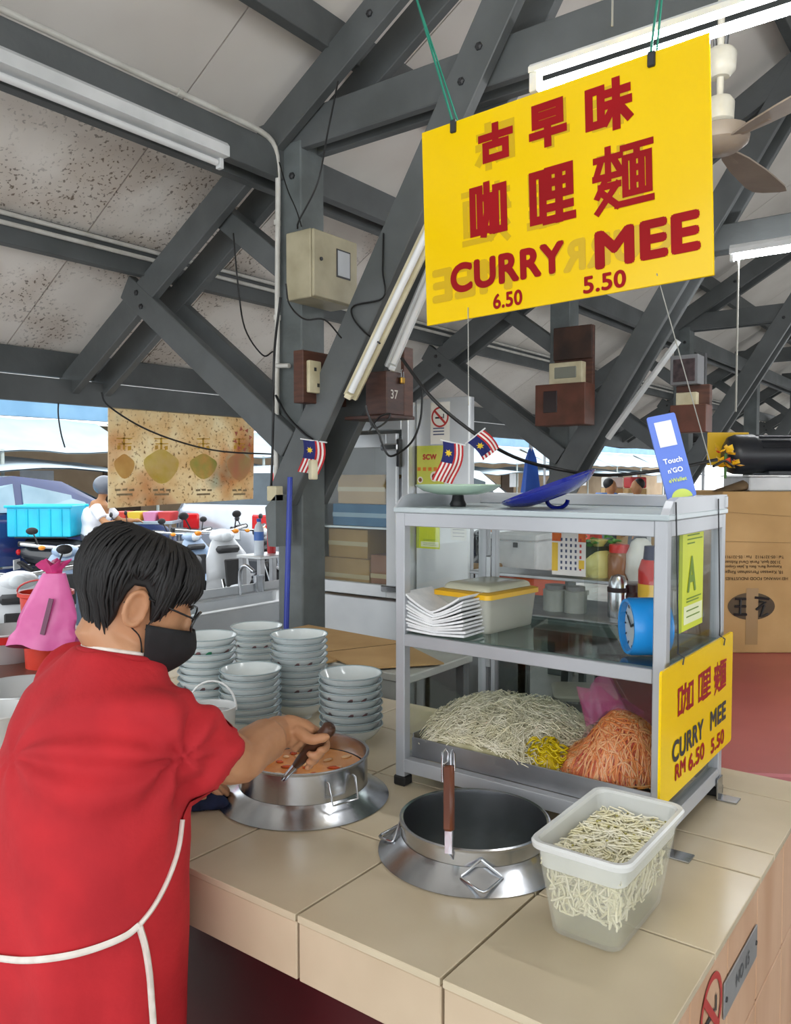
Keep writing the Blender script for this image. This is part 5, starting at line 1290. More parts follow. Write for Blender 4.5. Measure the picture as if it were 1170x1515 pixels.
# ---- mask
mask_m = pm('black_mask_fabric', '141416', '1b1b1e', 40, 0.75)
g = G(); rows = []
for i in range(14):
    f = i / 13; u = -.012 - .128 * f; rw = []
    for k in range(25):
        a = R(-80 + 160 * k / 24); edge_ = abs(a) / R(80)
        uu = u + (-.010 * edge_ ** 2 if f < .5 else .022 * edge_ ** 2 * (f - .5) * 2) - .006 * edge_ * (1 - f)
        beak = .022 * math.exp(-(a / .45) ** 2) * math.exp(-((f - .28) / .28) ** 2) + .010 * math.exp(-(a / .9) ** 2)
        p = hsurf(max(uu, -.112), a, .007 + .004 * math.sin(f * 3.1)) + hf * beak
        if uu < -.112: p = p - hf * .018 * ((-.112 - uu) / .02) - hu * (-.112 - uu)
        rw.append(p)
    rows.append(rw)
g.loft(rows, False, False, ringclosed=False); mk = g.ob('face_mask', mask_m, pers, 180)
md = mk.modifiers.new('t', 'SOLIDIFY'); md.thickness = .0015
for sgn in (-1, 1):
    e1 = hp(-.018, sgn * .083, .008); 
    G().tube(smoothline([rows[1][24 if sgn > 0 else 0], hp(.03, sgn * .079, .0), hp(.0, sgn * .083, .024), e1], 5), .0014, 5).ob('ear_loop', mask_m, mk, 60)
    G().tube(smoothline([rows[10][24 if sgn > 0 else 0], hp(.03, sgn * .066, -.055), hp(.0, sgn * .076, -.038), hp(-.016, sgn * .082, -.012)], 5), .0014, 5).ob('ear_loop', mask_m, mk, 60)
# ---- glasses
gl_m = pm('black_glasses_frame', '101012', rough=0.25)
gls = thing('eyeglasses', None, None); bpy.data.objects.remove(gls)
fr0 = None
for sgn in (-1, 1):
    cc = hp(.112, sgn * .034, .006)
    loop = []
    for k in range(20):
        t = 2 * math.pi * k / 20; a_, b_ = math.cos(t), math.sin(t)
        loop.append(cc + hs * (.026 * math.copysign(abs(a_) ** .7, a_)) + hu * (.019 * math.copysign(abs(b_) ** .7, b_)) - hf * (.010 * (sgn * a_ > 0) * abs(a_)))
    o = G().tube(loop, .0019, 6, closed=True).ob('glasses_frame', gl_m, pers, 60)
    if fr0 is None: fr0 = o
    lg = G(); lg.add(loop, [tuple(range(20))]); lg.ob('lens', clear_glass, o)
    G().tube([hp(.101, sgn * .060, .012), hp(.06, sgn * .078, .014), hp(.0, sgn * .083, .016), hp(-.012, sgn * .083, .010), hp(-.024, sgn * .081, -.008)], .0018, 6).ob('temple_arm', gl_m, o, 60)
G().tube([hp(.113, -.009, .010), hp(.116, 0, .013), hp(.113, .009, .010)], .0018, 6).ob('bridge', gl_m, fr0, 60)
for sgn in (-1, 1):
    ey_ = G().sph(hp(.070, sgn * .032, .004), (.010, .013, .007), 12, 8, Matrix((hf, hs, hu)).transposed()).ob('eye', pm('eye_white', 'e4e0da', rough=0.2), pers, 180)
    G().sph(hp(.0795, sgn * .032, .002), (.0025, .006, .006), 10, 6, Matrix((hf, hs, hu)).transposed()).ob('iris', pm('dark_iris', '1c120c', rough=0.1), ey_, 180)
    G().tube([hp(.094 - .004 * abs(k), sgn * (.032) + k * .016, .027 - .003 * abs(k)) for k in (-1, 0, 1)], [.0015, .003, .0015], 6).ob('eyebrow', hair_m, pers, 60)
# ---- ladle in the right hand
ld = thing('ladle', 'steel ladle with a dark brown handle held over the soup', 'ladle', A0)
ladle_wood = pm('dark_brown_handle', '4a2b1a', '38200f', 20, 0.4, stretch=(1, 1, 0.2))
B0 = A0 + hx_ * .022; B1 = A1 + hx_ * .020
G().tube([B0, B0.lerp(B1, .15), B0.lerp(B1, .6), B0.lerp(B1, .95), B1], [.008, .011, .0140, .0155, .010], 12).ob('handle', ladle_wood, ld, 60)
bw = Vector((POT1.x - .04, POT1.y + .0, CT + .035))
G().tube([B0 + hx_ * .01, A0, A0 - hx_ * .02, bw + Vector((.02, 0, .02))], [.0075, .0065, .006, .005], 8).ob('steel_shaft', steel, ld, 60)
G().lathe([(0, 0), (.025, .004), (.04, .018), (.044, .03), (.042, .03), (.024, .007), (0, .003)], 24, bw - Vector((.02, 0, .015))).ob('scoop', steel, ld, 60)
# ---- blue cloth under the left hand
cc = atz(305, 1190, CT); g = G()
rgc = [(0.0005, 1.0), (.012, 1.08), (.024, .92), (.034, .6), (.038, .2)]
rows = [[Vector((cc.x + math.cos(a) * r_ * (.052 + .012 * math.sin(3 * a + z * 60)) , cc.y + math.sin(a) * r_ * (.045 + .010 * math.cos(4 * a)), CT + z + .006 * math.sin(5 * a + z * 90) * (z > .003))) for a in [k * 2 * math.pi / 36 for k in range(36)]] for z, r_ in rgc]
g.loft(rows, True, True)
o = remeshed(g, .004, 'cleaning_cloth', pm('navy_cloth', '1b2647', '121a34', 20, 0.9, bump=0.2, bscale=60), None, 1)
for v in o.data.vertices: v.co += v.normal * (.004 * noise.noise(v.co * 45) + .003 * math.sin(v.co.x * 120 + v.co.y * 160 + 3 * noise.noise(v.co * 20))) * (1 if v.co.z > CT + .004 else 0)
tag(o, 'crumpled navy blue cloth under the left hand of the cook', 'cloth')
# ================================================================== benches and things behind the counter
def legs_table(name, label, cat, x0, x1, y0, y1, z, top_m, leg_m, th=0.03, skirt=None):
    t = thing(name, label, cat, ((x0 + x1) / 2, (y0 + y1) / 2, 0))
    G().b2((x0, y0, z - th), (x1, y1, z), 0.004).ob('table_top', top_m, t)
    for x in (x0 + 0.03, x1 - 0.03):
        for y in (y0 + 0.03, y1 - 0.03): G().b2((x - 0.02, y - 0.02, 0), (x + 0.02, y + 0.02, z - th), 0.003).ob('leg', leg_m, t)
    if skirt: G().b2((x0 + 0.01, y0 + 0.01, 0.25), (x1 - 0.01, y0 + 0.02, z - th), 0).ob('front_panel', skirt, t)
    return t
pale_panel = pm('pale_grey_panel', 'b9bbb5', 'a8aaa4', 4, 0.5)
legs_table('work_bench', 'low work bench under the cardboard sheets behind the bowls', 'table', -2.60, -1.66, 2.30, 2.74, 0.845, pale_panel, grey_dirty, 0.03, pale_panel)
def sheet(label, pts, z, th=0.006):
    t = thing('cardboard_sheet', label, 'cardboard', (sum(p[0] for p in pts) / len(pts), sum(p[1] for p in pts) / len(pts), z))
    G().prism(pts, (0, 0, z), (1, 0, 0), (0, 1, 0), (0, 0, 1), th).ob('sheet', card, t); return t
t = sheet('large flat cardboard sheet spread over the bench behind the bowls', [(-2.62, 2.30), (-2.02, 2.26), (-1.93, 2.74), (-2.60, 2.80)], 0.846)
t = sheet('smaller cardboard sheet overlapping at the bench corner by the cabinet', [(-2.12, 2.37), (-1.84, 2.24), (-1.64, 2.50), (-1.97, 2.70)], 0.853)
G().tube([(-2.12, 2.37, 0.8595), (-1.97, 2.70, 0.8595)], 0.0012, 4).ob('fold_line', card_edge, t)
# ---- stainless sink
sk = thing('steel_sink', 'stainless steel sink basin at the street edge behind the cook', 'sink', (-3.5, 3.25, 0))
sx0, sx1, sy0, sy1, sz_ = -3.72, -3.30, 2.62, 3.95, 0.835
for a, b in (((sx0, sy0), (sx0 + .06, sy1)), ((sx1 - .05, sy0), (sx1, sy1)), ((sx0 + .06, sy0), (sx1 - .05, sy0 + .06)), ((sx0 + .06, sy1 - .3), (sx1 - .05, sy1))):
    G().b2((a[0], a[1], sz_ - .012), (b[0], b[1], sz_), .002).ob('rim', steel_light, sk)
rgs = [[Vector((p.x, p.y, z)) for p in rrect((sx0 + sx1) / 2, (sy0 + .06 + sy1 - .3) / 2, (.31 - k * .02) / 2, (sy1 - sy0 - .36 - k * .04) / 2, .05, 0)] for z, k in ((sz_ - .002, 0), (sz_ - .02, .3), (sz_ - .17, 1), (sz_ - .18, 2.5))]
G().loft(rgs, False, True).ob('basin', steel_light, sk, 50)
G().b2((sx1 - .012, sy0, sz_ - .11), (sx1, sy1, sz_ - .012), .002).ob('apron_front', steel_light, sk)
G().b2((sx0, sy0, sz_), (sx0 + .015, sy1, sz_ + .05), .002).ob('splash_back', steel_light, sk)
for x in (sx0 + .03, sx1 - .04):
    for y in (sy0 + .05, sy1 - .05): G().tube([(x, y, 0), (x, y, sz_ - .012)], .018, 10).ob('leg', steel_dull, sk)
fx = (sx0 + .05, 3.35)
G().tube(smoothline([(fx[0], fx[1], sz_), (fx[0], fx[1], sz_ + .14), (fx[0] + .05, fx[1], sz_ + .18), (fx[0] + .12, fx[1], sz_ + .15)], 4), .011, 8).ob('tap', steel, sk, 60)
cup = G().lathe([(0, 0), (.03, 0), (.036, .10), (.033, .10), (.028, .004), (0, .004)], 16, (sx0 + .035, 3.52, sz_)); cup.ob('steel_cup', steel, None, 50, 'small steel cup standing on the sink rim by the tap', 'cup')
bt = atd(383, 795, 5.6)
t = thing('water_bottle', 'clear water bottle with a blue label and cap by the sink', 'bottle', (bt.x, bt.y, bt.z - .12))
G().lathe([(0, -.12), (.032, -.12), (.034, -.11), (.034, .05), (.024, .085), (.013, .10), (.013, .115), (0, .115)], 16, bt).ob('bottle_body', pm('clear_bottle_plastic', 'dfe7ee', 'd0dbe6', 8, .15), t, 50)
G().lathe([(.0348, -.02), (.0348, .04)], 16, bt).ob('label_band', pm('blue_label', '4a78c8', rough=.4), t, 50)
G().lathe([(0, .13), (.016, .13), (.016, .108)], 12, bt).ob('cap', pm('blue_cap', '2a55b8', rough=.4), t, 50)
# shelf that carries the bottle
legs_table('side_rack', 'grey metal rack holding the water bottle by the near column', 'rack', bt.x - .12, bt.x + .12, bt.y - .1, bt.y + .25, bt.z - .12, steel_light, steel_dull, .02)
t = G().lathe([(0, 0), (.03, 0), (.032, .16), (.018, .18), (0, .18)], 14, bt + Vector((-.02, .14, -.12))).ob('red_tin', pm('red_tin_paint', 'c9252c', rough=.35), None, 40, 'red cylindrical tin behind the water bottle', 'tin')

# ---- side table at far left with basins, bucket and pink bag
legs_table('side_table', 'brown side table at the far left edge behind the cook', 'table', -4.25, -2.95, 1.35, 2.45, 0.75, pm('brown_laminate', '7d5240', '6b4334', 5, .4), grey_dirty, .03)
def basin(label, c, r, h, m, mi, cat='basin', name='basin'):
    t = thing(name, label, cat, c)
    G().lathe([(0, 0), (r * .72, 0), (r * .80, h * .2), (r * .97, h * .92), (r * 1.03, h), (r * 1.02, h + .004), (r * .95, h - .004), (r * .76, h * .22), (r * .66, .006), (0, .006)], 36, c).ob('basin_body', m, t, 50)
    if mi: G().lathe([(r * .955, h * .70), (r * 1.0, h * .985)], 36, c).ob('red_band', mi, t, 50)
    return t
redp = pm('red_plastic', 'd0302c', 'bd2824', 6, .35)
tz = 0.75
q = atz(14, 975, tz); basin('steel basin with a red inside rim at the left edge', q, .16, .13, steel_light, redp)
q = atz(32, 1048, CT); basin('shallow steel tray-like bowl below the red-rimmed basin', q, .15, .07, steel_light, None)
q = atz(-8, 1098, CT); basin('white plastic bowl cut by the left picture edge', q, .10, .09, white_plastic, None, 'bowl')
bk = atz(70, 985, tz)
t = thing('red_bucket', 'red plastic bucket carrying the pink bag at the left', 'bucket', bk)
Hb = 1.55 - (875 - 705) / 1200 * (bk - EYE).dot(FH) - tz
G().lathe([(0, 0), (.085, 0), (.10, Hb * .93), (.112, Hb * .95), (.112, Hb), (.103, Hb), (.083, .006), (0, .006)], 32, bk).ob('bucket_body', pm('orange_red_plastic', 'e0402c', 'd03522', 6, .35), t, 50)
G().tube([bk + RT * (.112 * math.cos(a)) - FH * (.02) + Vector((0, 0, Hb + .05 * math.sin(a))) for a in [i * math.pi / 12 for i in range(13)]], .004, 6).ob('handle', redp, t, 60)
# pink carrier bag tied over it
pb = atd(72, 905, (bk - EYE).dot(FH) - .16)
t = thing('pink_carrier_bag', 'tied pink plastic bag slumped over the red bucket', 'bag', (pb.x, pb.y, bk.z + Hb * .3))
rows = []
for i in range(15):
    f = i / 14; z = .155 - .29 * f; wdt = .045 + .075 * min(1, f * 1.6) + (.018 if f > .85 else 0); rw = []
    for k in range(30):
        a = 6.2832 * k / 30; cr_w = 1 + .10 * math.sin(6 * a + 5 * f) * f
        rw.append(pb + RT * (wdt * cr_w * math.cos(a) - .05 * (f - .5)) + FH * (.06 * (0.4 + f * .6) * cr_w * math.sin(a)) + Vector((0, 0, z + .012 * math.sin(3 * a + 2) * f)))
    rows.append(rw)
G().loft(rows, True, True).ob('bag_film', pm('hot_pink_film', 'ea74b4', 'dc5aa2', 8, .3), t, 60)
knot = pb + Vector((0, 0, .165)) + RT * .025
rows = [[knot + RT * ((.05 + .02 * math.sin(4 * a)) * s_ * math.cos(a)) + FH * (.03 * s_ * math.sin(a)) + Vector((0, 0, z + .012 * math.sin(5 * a) * s_)) for a in [k * 6.2832 / 24 for k in range(24)]] for z, s_ in ((-.02, .45), (0, .5), (.02, .9), (.035, 1.1), (.03, .5))]
G().loft(rows, True, True).ob('tied_top', pm('deep_pink_film', 'e0488e', 'c83478', 20, .3), t, 60)
G().bar(pb - RT * .0 - FH * .062 + Vector((0, 0, -.08)), pb + RT * .035 - FH * .055 + Vector((0, 0, .06)), .018, .006, FH).ob('dark_utensil', pm('dim_utensil', '7d4a66', rough=.5), t)

# ---- steel glass-door cabinet behind the near column
FY = 3.36
fr = thing('steel_fridge', 'tall steel cabinet with a glass door full of cartons behind the column', 'cabinet', (-2.76, 3.66, 0))
fx0, fx1, fz1 = -3.12, -2.425, 1.93
for nm, a, b in (('side_panel', (fx0, FY, 0), (fx0 + .03, FY + .6, fz1)), ('side_panel', (fx1 - .045, FY, 0), (fx1, FY + .6, fz1)), ('top_panel', (fx0 + .03, FY, fz1 - .14), (fx1 - .045, FY + .6, fz1)), ('lower_panel', (fx0 + .03, FY, .1), (fx1 - .045, FY + .6, .90)), ('back_panel', (fx0 + .03, FY + .57, .90), (fx1 - .045, FY + .6, fz1 - .14))):
    G().b2(a, b, .004).ob(nm, steel_light, fr)
dr = G().b2((fx0 + .04, FY - .03, .92), (fx0 + .10, FY - .002, 1.77), .003).ob('door_stile', steel_light, fr)
G().b2((fx1 - .12, FY - .03, .92), (fx1 - .055, FY - .002, 1.77), .003).ob('door_stile', steel_light, fr)
G().b2((fx0 + .10, FY - .03, 1.70), (fx1 - .12, FY - .002, 1.77), .003).ob('door_rail', steel_light, fr)
G().b2((fx0 + .10, FY - .03, .92), (fx1 - .12, FY - .002, .985), .003).ob('door_rail', steel_light, fr)
G().b2((fx0 + .10, FY - .018, .985), (fx1 - .12, FY - .013, 1.70)).ob('door_glass', clear_glass, fr)
for z in (1.70, .97):
    G().bar((fx1 - .14, FY - .04, z), (fx1 - .03, FY - .04, z), .03, .035, (0, 0, 1), .006).ob('hinge', steel, fr)
    G().b2((fx1 - .04, FY - .05, z - .1), (fx1 - .02, FY - .02, z + .04), .003).ob('hinge_post', dark_metal, fr)
for z in (1.28,): G().b2((fx0 + .04, FY + .02, z - .01), (fx1 - .05, FY + .55, z)).ob('shelf', steel_light, fr)
def carton(label, a, b, m, band=None):
    t = thing('carton', label, 'box', ((a[0] + b[0]) / 2, (a[1] + b[1]) / 2, a[2])); G().b2(a, b, .003).ob('carton_body', m, t)
    G().b2((a[0] - .001, a[1] - .001, (a[2] * .5 + b[2] * .5) - .012), (b[0] + .001, a[1], (a[2] + b[2]) / 2 + .012)).ob('tape', band or pm('packing_tape', 'cbb890', rough=.3), t)
    return t
bluec = pm('blue_carton', '4f84ad', '42749c', 6, .6)
carton('brown carton at the bottom left inside the steel cabinet', (-3.05, FY + .05, .905), (-2.72, FY + .4, 1.10), card)
carton('brown carton at the bottom right inside the steel cabinet', (-2.71, FY + .05, .905), (-2.49, FY + .4, 1.13), pm('reddish_carton', 'a87c62', '966a52', 5, .8))
carton('second brown carton inside the steel cabinet below the shelf', (-3.02, FY + .06, 1.102), (-2.74, FY + .4, 1.26), card)
carton('blue carton lying on the shelf of the steel cabinet', (-2.98, FY + .05, 1.281), (-2.50, FY + .4, 1.40), bluec, pm('pale_blue_band', 'a9c6da', rough=.5))
carton('upper brown carton inside the steel cabinet', (-2.95, FY + .06, 1.402), (-2.62, FY + .38, 1.56), card)
t = G().lathe([(0, 0), (.07, 0), (.08, .05), (.07, .13), (.03, .16), (0, .162)], 20, (-2.55, FY + .2, 1.402)); t.ob('white_sack', pm('white_sack_plastic', 'e2e4ea', 'c8ccd8', 8, .4), None, 60, 'small white sack beside the top carton in the cabinet', 'bag')
# ---- steel panel with posters
pn_ = thing('partition_screen', 'bright sheet steel partition carrying the no-smoking sign', 'partition', (-2.26, 3.44, 0))
G().b2((-2.418, 3.42, .1), (-2.10, 3.435, 1.945), .004).ob('sheet', steel_light, pn_)
for x in (-2.418, -2.125): G().b2((x, 3.436, 0), (x + .025, 3.47, 1.945), .003).ob('stud', steel_dull, pn_)
def onp(x, y): return aty(x, y, 3.419)
t = thing('no_smoking_sign', 'round red no-smoking sign on the steel partition', 'sign', onp(651, 640))
no_smoking(t, onp(651, 617), (1, 0, 0), (0, 0, 1), .052, (.058, .105, .03))
for i in range(3): a_ = onp(641, 634 + i * 4.5); G().b2((a_.x, 3.4168, a_.z - .003), (a_.x + .066, 3.4174, a_.z + .003)).ob('print_line', pm('blue_grey_print', '4a5270', rough=.6), t)
t = thing('food_poster', 'yellow-green SCW food poster on the steel partition', 'poster', onp(636, 717))
def prt(nm, x0, y0, x1, y1, m, h=0.0): a, b = onp(x0, y0), onp(x1, y1); return G().b2((a.x, 3.4175 - h, b.z), (b.x, 3.418 - h + .0006, a.z)).ob(nm, m, t)
prt('paper', 614, 660, 657, 720, pm('yellow_green_poster', 'cfc85a', 'b8c048', 8, .5)); prt('left_strip', 614, 660, 617, 720, pm('dark_strip', '4a4a34', rough=.6), .001)
text('SCW', 'lettering', red_ink, t, onp(636, 676) + Vector((0, -.002, 0)), (1, 0, 0), (0, 0, 1), wd=.085, bold=.05)
for i in range(4): a_ = onp(618 + i * 8, 694); G().b2((a_.x, 3.4155, a_.z - .009), (a_.x + .02, 3.416, a_.z + .009)).ob('print_block', pm('orange_lettering', 'd87a28', rough=.6), t)
for x, y, r_ in ((643, 705, .026), (622, 710, .017)):
    p = onp(x, y); Mp = Matrix.Rotation(R(90), 3, 'X'); G().lathe([(0, .0022), (r_, .0022)], 20, p, Mp).ob('plate_picture', pm('plate_print', 'e8e2d4', rough=.6), t); G().lathe([(0, .003), (r_ * .6, .003)], 16, p, Mp).ob('food_picture', pm('food_print', '7a4024', '5a2a18', 40, .6), t)
t = certificate('pale lime notice low on the steel partition behind the cabinet glass', onp(633, 790), (1, 0, 0), (0, 0, 1), .145, .15, False)
t = thing('paper_notice', 'small white notice on the steel partition beside the lime one', 'poster', onp(680, 790)); prt('paper', 667, 772, 690, 800, pm('white_notice_paper', 'd8d8d4', rough=.6))
for i in range(4): prt('print_line', 670, 778 + i * 5, 687, 779.4 + i * 5, pm('blue_grey_print', '4a5270'), .001)

# ---- rear counter seen through the cabinet
rc_ = thing('rear_counter', 'steel rear counter seen through the display cabinet', 'counter', (-1.6, 3.16, 0))
G().b2((-2.05, 2.92, .975), (-.96, 3.40, 1.0), .004).ob('table_top', steel_dull, rc_); G().b2((-2.03, 2.94, .2), (-1.52, 2.95, .975)).ob('front_panel', pm('grey_panel', '85888a', rough=.5), rc_)
for x in (-2.02, -1.55):
    for y in (2.96, 3.37): G().b2((x - .02, y - .02, 0), (x + .02, y + .02, .975), .003).ob('leg', steel_dull, rc_)
def onr(x, y, z=1.0): return atz(x, y, z)
shf = thing('rear_shelf', 'raised narrow steel shelf along the rear counter', 'shelf', (-1.6, 3.3, 1.0))
G().b2((-1.95, 3.18, 1.105), (-1.0, 3.39, 1.12), .002).ob('shelf_board', steel_dull, shf)
for x in (-1.93, -1.04): G().b2((x, 3.2, 1.0), (x + .02, 3.38, 1.105), .002).ob('bracket', steel_dull, shf)
def lathe_thing(name, label, cat, c, parts, n=20, group=None):
    t = thing(name, label, cat, c, group)
    for nm, prof, m in parts: G().lathe(prof, n, c).ob(nm, m, t, 45)
    return t
def at_r(px_, Y, z): p = aty(px_, 800, Y); return Vector((p.x, p.y, z))
lathe_thing('vacuum_flask', 'steel vacuum flask with a domed cap on the rear counter', 'flask', at_r(915, 3.05, 1.0), [('flask_body', [(0, 0), (.038, 0), (.040, .01), (.040, .10), (.036, .115), (0, .115)], steel), ('collar', [(.041, .10), (.041, .118)], black_rubber), ('dome_cap', [(.037, .116), (.036, .14), (.026, .162), (0, .170)], steel)])
lathe_thing('dark_flask', 'small dark flask beside the steel vacuum flask', 'flask', at_r(937, 3.07, 1.0), [('flask_body', [(0, 0), (.026, 0), (.028, .09), (.02, .10), (0, .10)], black_rubber), ('cap', [(.021, .10), (.021, .13), (0, .13)], dark_metal)])
lathe_thing('red_canister', 'tall red canister with yellow marks behind the right post', 'canister', at_r(968, 3.0, 1.0), [('canister_body', [(0, 0), (.055, 0), (.057, .02), (.057, .20), (.045, .24), (0, .24)], pm('red_can_paint', 'c82a22', 'b8221c', 5, .35)), ('yellow_band', [(.0575, .10), (.0575, .15)], pm('yellow_print', 'e8c040')), ('dark_cap', [(.04, .238), (.036, .29), (0, .29)], pm('navy_cap', '20264a', rough=.4))])
lathe_thing('spice_jar', 'brown spice jar with a red lid on the rear shelf', 'jar', at_r(916, 3.28, 1.12), [('jar_body', [(0, 0), (.042, 0), (.046, .01), (.046, .10), (.036, .115), (0, .115)], pm('brown_powder_jar', '9a6f50', '865c40', 8, .2)), ('lid', [(.041, .112), (.041, .145), (0, .147)], redp)])
c = at_r(886, 3.28, 1.12); g = G()
rows = [[c + RT * (w_ * (1 + .12 * math.sin(5 * a + z * 40)) * math.cos(a)) + FH * (w_ * .7 * math.sin(a)) + Vector((0, 0, z)) for a in [k * .2618 for k in range(24)]] for z, w_ in ((0, .05), (.02, .062), (.07, .06), (.11, .045), (.13, .018), (.16, .04), (.165, .02))]
g.loft(rows, True, True).ob('yellow_food_bag', pm('pale_yellow_bag', 'd9d08a', 'c8bd70', 8, .3), None, 60, 'knotted pale yellow food bag on the rear shelf', 'bag')
c = at_r(948, 3.29, 1.12); g = G()
rows = [[c + RT * (w_ * (1 + .1 * math.sin(4 * a + z * 30)) * math.cos(a)) + FH * (w_ * .7 * math.sin(a)) + Vector((0, 0, z)) for a in [k * .2618 for k in range(24)]] for z, w_ in ((0, .05), (.03, .06), (.10, .058), (.16, .04), (.175, .02))]
g.loft(rows, True, True).ob('white_food_bag', pm('milky_bag', 'd8dad6', 'c4c6c0', 8, .3), None, 60, 'milky white food bag right of the spice jar', 'bag')
c = at_r(862, 3.30, 1.12)
t = thing('vegetable_basket', 'dark basket of green leaves on the rear shelf', 'basket', c)
cb = c + Vector((0, 0.05, 0.10))
G().lathe([(0, -.1), (.09, -.1), (.14, .03), (.145, .035), (.135, .03), (.085, -.09), (0, -.09)], 28, cb).ob('basket_bowl', pm('dark_green_plastic', '3f4a42', rough=.4), t, 50)
lf = pm('leaf_green', '4f8f3a', '3a7a2a', 20, .5); lr = random.Random(5)
for i in range(34):
    a = lr.random() * 6.28; q = lr.random() ** .5 * .12; b_ = cb + Vector((q * math.cos(a), q * math.sin(a), .03 + lr.random() * .03)); d = Vector((math.cos(a), math.sin(a), lr.uniform(-.1, .6))).normalized(); s_ = Vector((-d.y, d.x, 0)).normalized(); L = lr.uniform(.04, .07)
    G().add([b_, b_ + d * L * .4 + s_ * L * .28, b_ + d * L - Vector((0, 0, .008)), b_ + d * L * .4 - s_ * L * .28, b_ + d * L * .45 + Vector((0, 0, .008))], [(0, 1, 4), (1, 2, 4), (2, 3, 4), (3, 0, 4)]).ob('leaf', lf, t)
for px_, lbl, wv in ((822, 'left grey jar', .05), (852, 'right grey jar', .045)):
    lathe_thing('grey_jar', lbl + ' standing on the rear counter below the calendar', 'jar', at_r(px_, 3.06, 1.0), [('jar_body', [(0, 0), (wv, 0), (wv, .085), (wv * .8, .09), (0, .09)], pm('grey_jar_plastic', '8f938f', '7f837f', 8, .4)), ('lid', [(wv * .85, .088), (wv * .85, .105), (0, .107)], pm('grey_jar_lid', '6f7274', rough=.4))])
# table beyond with foam box and red crate
legs_table('far_table', 'low far table holding the foam box and red crate', 'table', -3.2, -2.1, 4.0, 4.9, .82, pale_panel, grey_dirty, .03)
q0 = aty(722, 872, 4.2)
a = aty(742, 850, 4.5); b = aty(800, 772, 4.5)
fb = thing('foam_box', 'white foam box with a lid seen through the cabinet', 'box', (a.x, a.y, a.z))
crx = thing('red_crate', 'orange-red plastic crate under the foam box', 'crate', (a.x, a.y, .82))
c0x, c1x = aty(716, 860, 4.45).x, aty(800, 860, 4.45).x
G().b2((c0x, 4.35, .8205), (c1x, 4.8, .96), .008).ob('crate_body', pm('orange_red_crate', 'd2552f', 'be4626', 5, .4), crx)
G().b2((c0x - .012, 4.338, .94), (c1x + .012, 4.812, .965), .006).ob('crate_rim', pm('orange_red_crate', 'd2552f'), crx)
G().b2((c0x + .10, 4.38, .9655), (c1x, 4.78, 1.16), .01).ob('foam_body', pm('white_foam', 'e9ecee', 'dfe3e6', 20, .8), fb); G().b2((c0x + .09, 4.37, 1.16), (c1x + .01, 4.79, 1.20), .008).ob('foam_lid', pm('white_foam', 'e9ecee'), fb)
G().b2((c0x + .25, 4.366, 1.12), (c0x + .28, 4.371, 1.15)).ob('vent_mark', dark_metal, fb)
G().tube([(c0x - .02, 4.36, .985), (c0x + .18, 4.34, 1.0)], .022, 10).ob('brown_roll', card, None, 60, 'short rolled brown paper lying on the red crate', 'paper roll')

# ================================================================== right side: red table, carton, machine, stools
rt = thing('red_table', 'dull red table top beyond the right end of the counter', 'table', (-.3, 3.2, 0))
rd = Vector((.87, .49, 0)).normalized(); A_ = Vector((-.72, 2.22, 0)); B_r = Vector((-1.98, 4.45, 0))
dull_red = pm('dull_red_laminate', 'b4565a', 'a84c51', 3, .3)
pts = [A_, A_ + rd * 1.5, B_r + rd * 1.5, B_r]
G().prism([(p.x, p.y) for p in pts], (0, 0, .715), (1, 0, 0), (0, 1, 0), (0, 0, 1), .025).ob('table_top', dull_red, rt)
G().tube([p + Vector((0, 0, .729)) for p in pts], .0135, 6, closed=True).ob('edge_trim', pm('pale_red_trim', 'c07074', rough=.35), rt)
for p in (A_ + rd * .12 + Vector((-.05, .12, 0)), A_ + rd * 1.35 + Vector((-.05, .12, 0)), B_r + rd * .12 + Vector((.05, -.12, 0)), B_r + rd * 1.35 + Vector((.05, -.12, 0))): G().tube([p, p + Vector((0, 0, .715))], .02, 10).ob('leg', steel_dull, rt)
# carton facing the camera
o = atd(1065, 955, 3.72); o.z = .741
ct = thing('carton', 'large brown carton with upside-down print on the red table', 'box', o + RT * .32 + FH * .2)
BW, BD, BHh = .66, .42, 1.55 - (727 - 705) / 1200 * 3.72 - .741
Mb = Matrix((RT, FH, Vector((0, 0, 1)))).transposed()
G().box(o + RT * BW / 2 + FH * BD / 2 + Vector((0, 0, BHh / 2)), (BW, BD, BHh), Mb, .004).ob('carton_body', card, ct)
def cpt(x, y): return atd(x, y, 3.72 - .0)
def onbox(x, y, lift=.0012):
    d = ray(x, y); t_ = (o - EYE).dot(FH) / d.dot(FH); return EYE + d * t_ - FH * lift
G().bar(onbox(1066, 757), onbox(1169, 764), .0015, .004, FH).ob('fold_line', pm('fold_shadow_line', '8d6f4a', rough=.9), ct)
G().bar(onbox(1066, 801), onbox(1169, 803), .0015, .004, FH).ob('fold_line', pm('fold_shadow_line', '8d6f4a'), ct)
tape = pm('brown_packing_tape', '9a7b4e', rough=.3)
G().box(onbox(1112, 912), (.055, .001, .26), Mb).ob('tape', tape, ct)
mr_, mz = -RT, Vector((0, 0, -1))
for s_, x, y, wd_ in (('HEI HWANG FOOD INDUSTRIES', 1119, 856, .285), ('18, Kawasan Perusahaan Ringan', 1114, 846, .27), ('Kampung Baru, Batu 8, Jalan Gopeng,', 1112, 838, .27), ('31300 Ipoh, Perak Darul Ridzuan,', 1112, 831, .26), ('Tel : 05-3219112   Fax : 05-3219112', 1114, 824, .28)):
    text(s_, 'print', card_edge, ct, onbox(x, y), mr_, mz, wd=wd_, bold=.01)
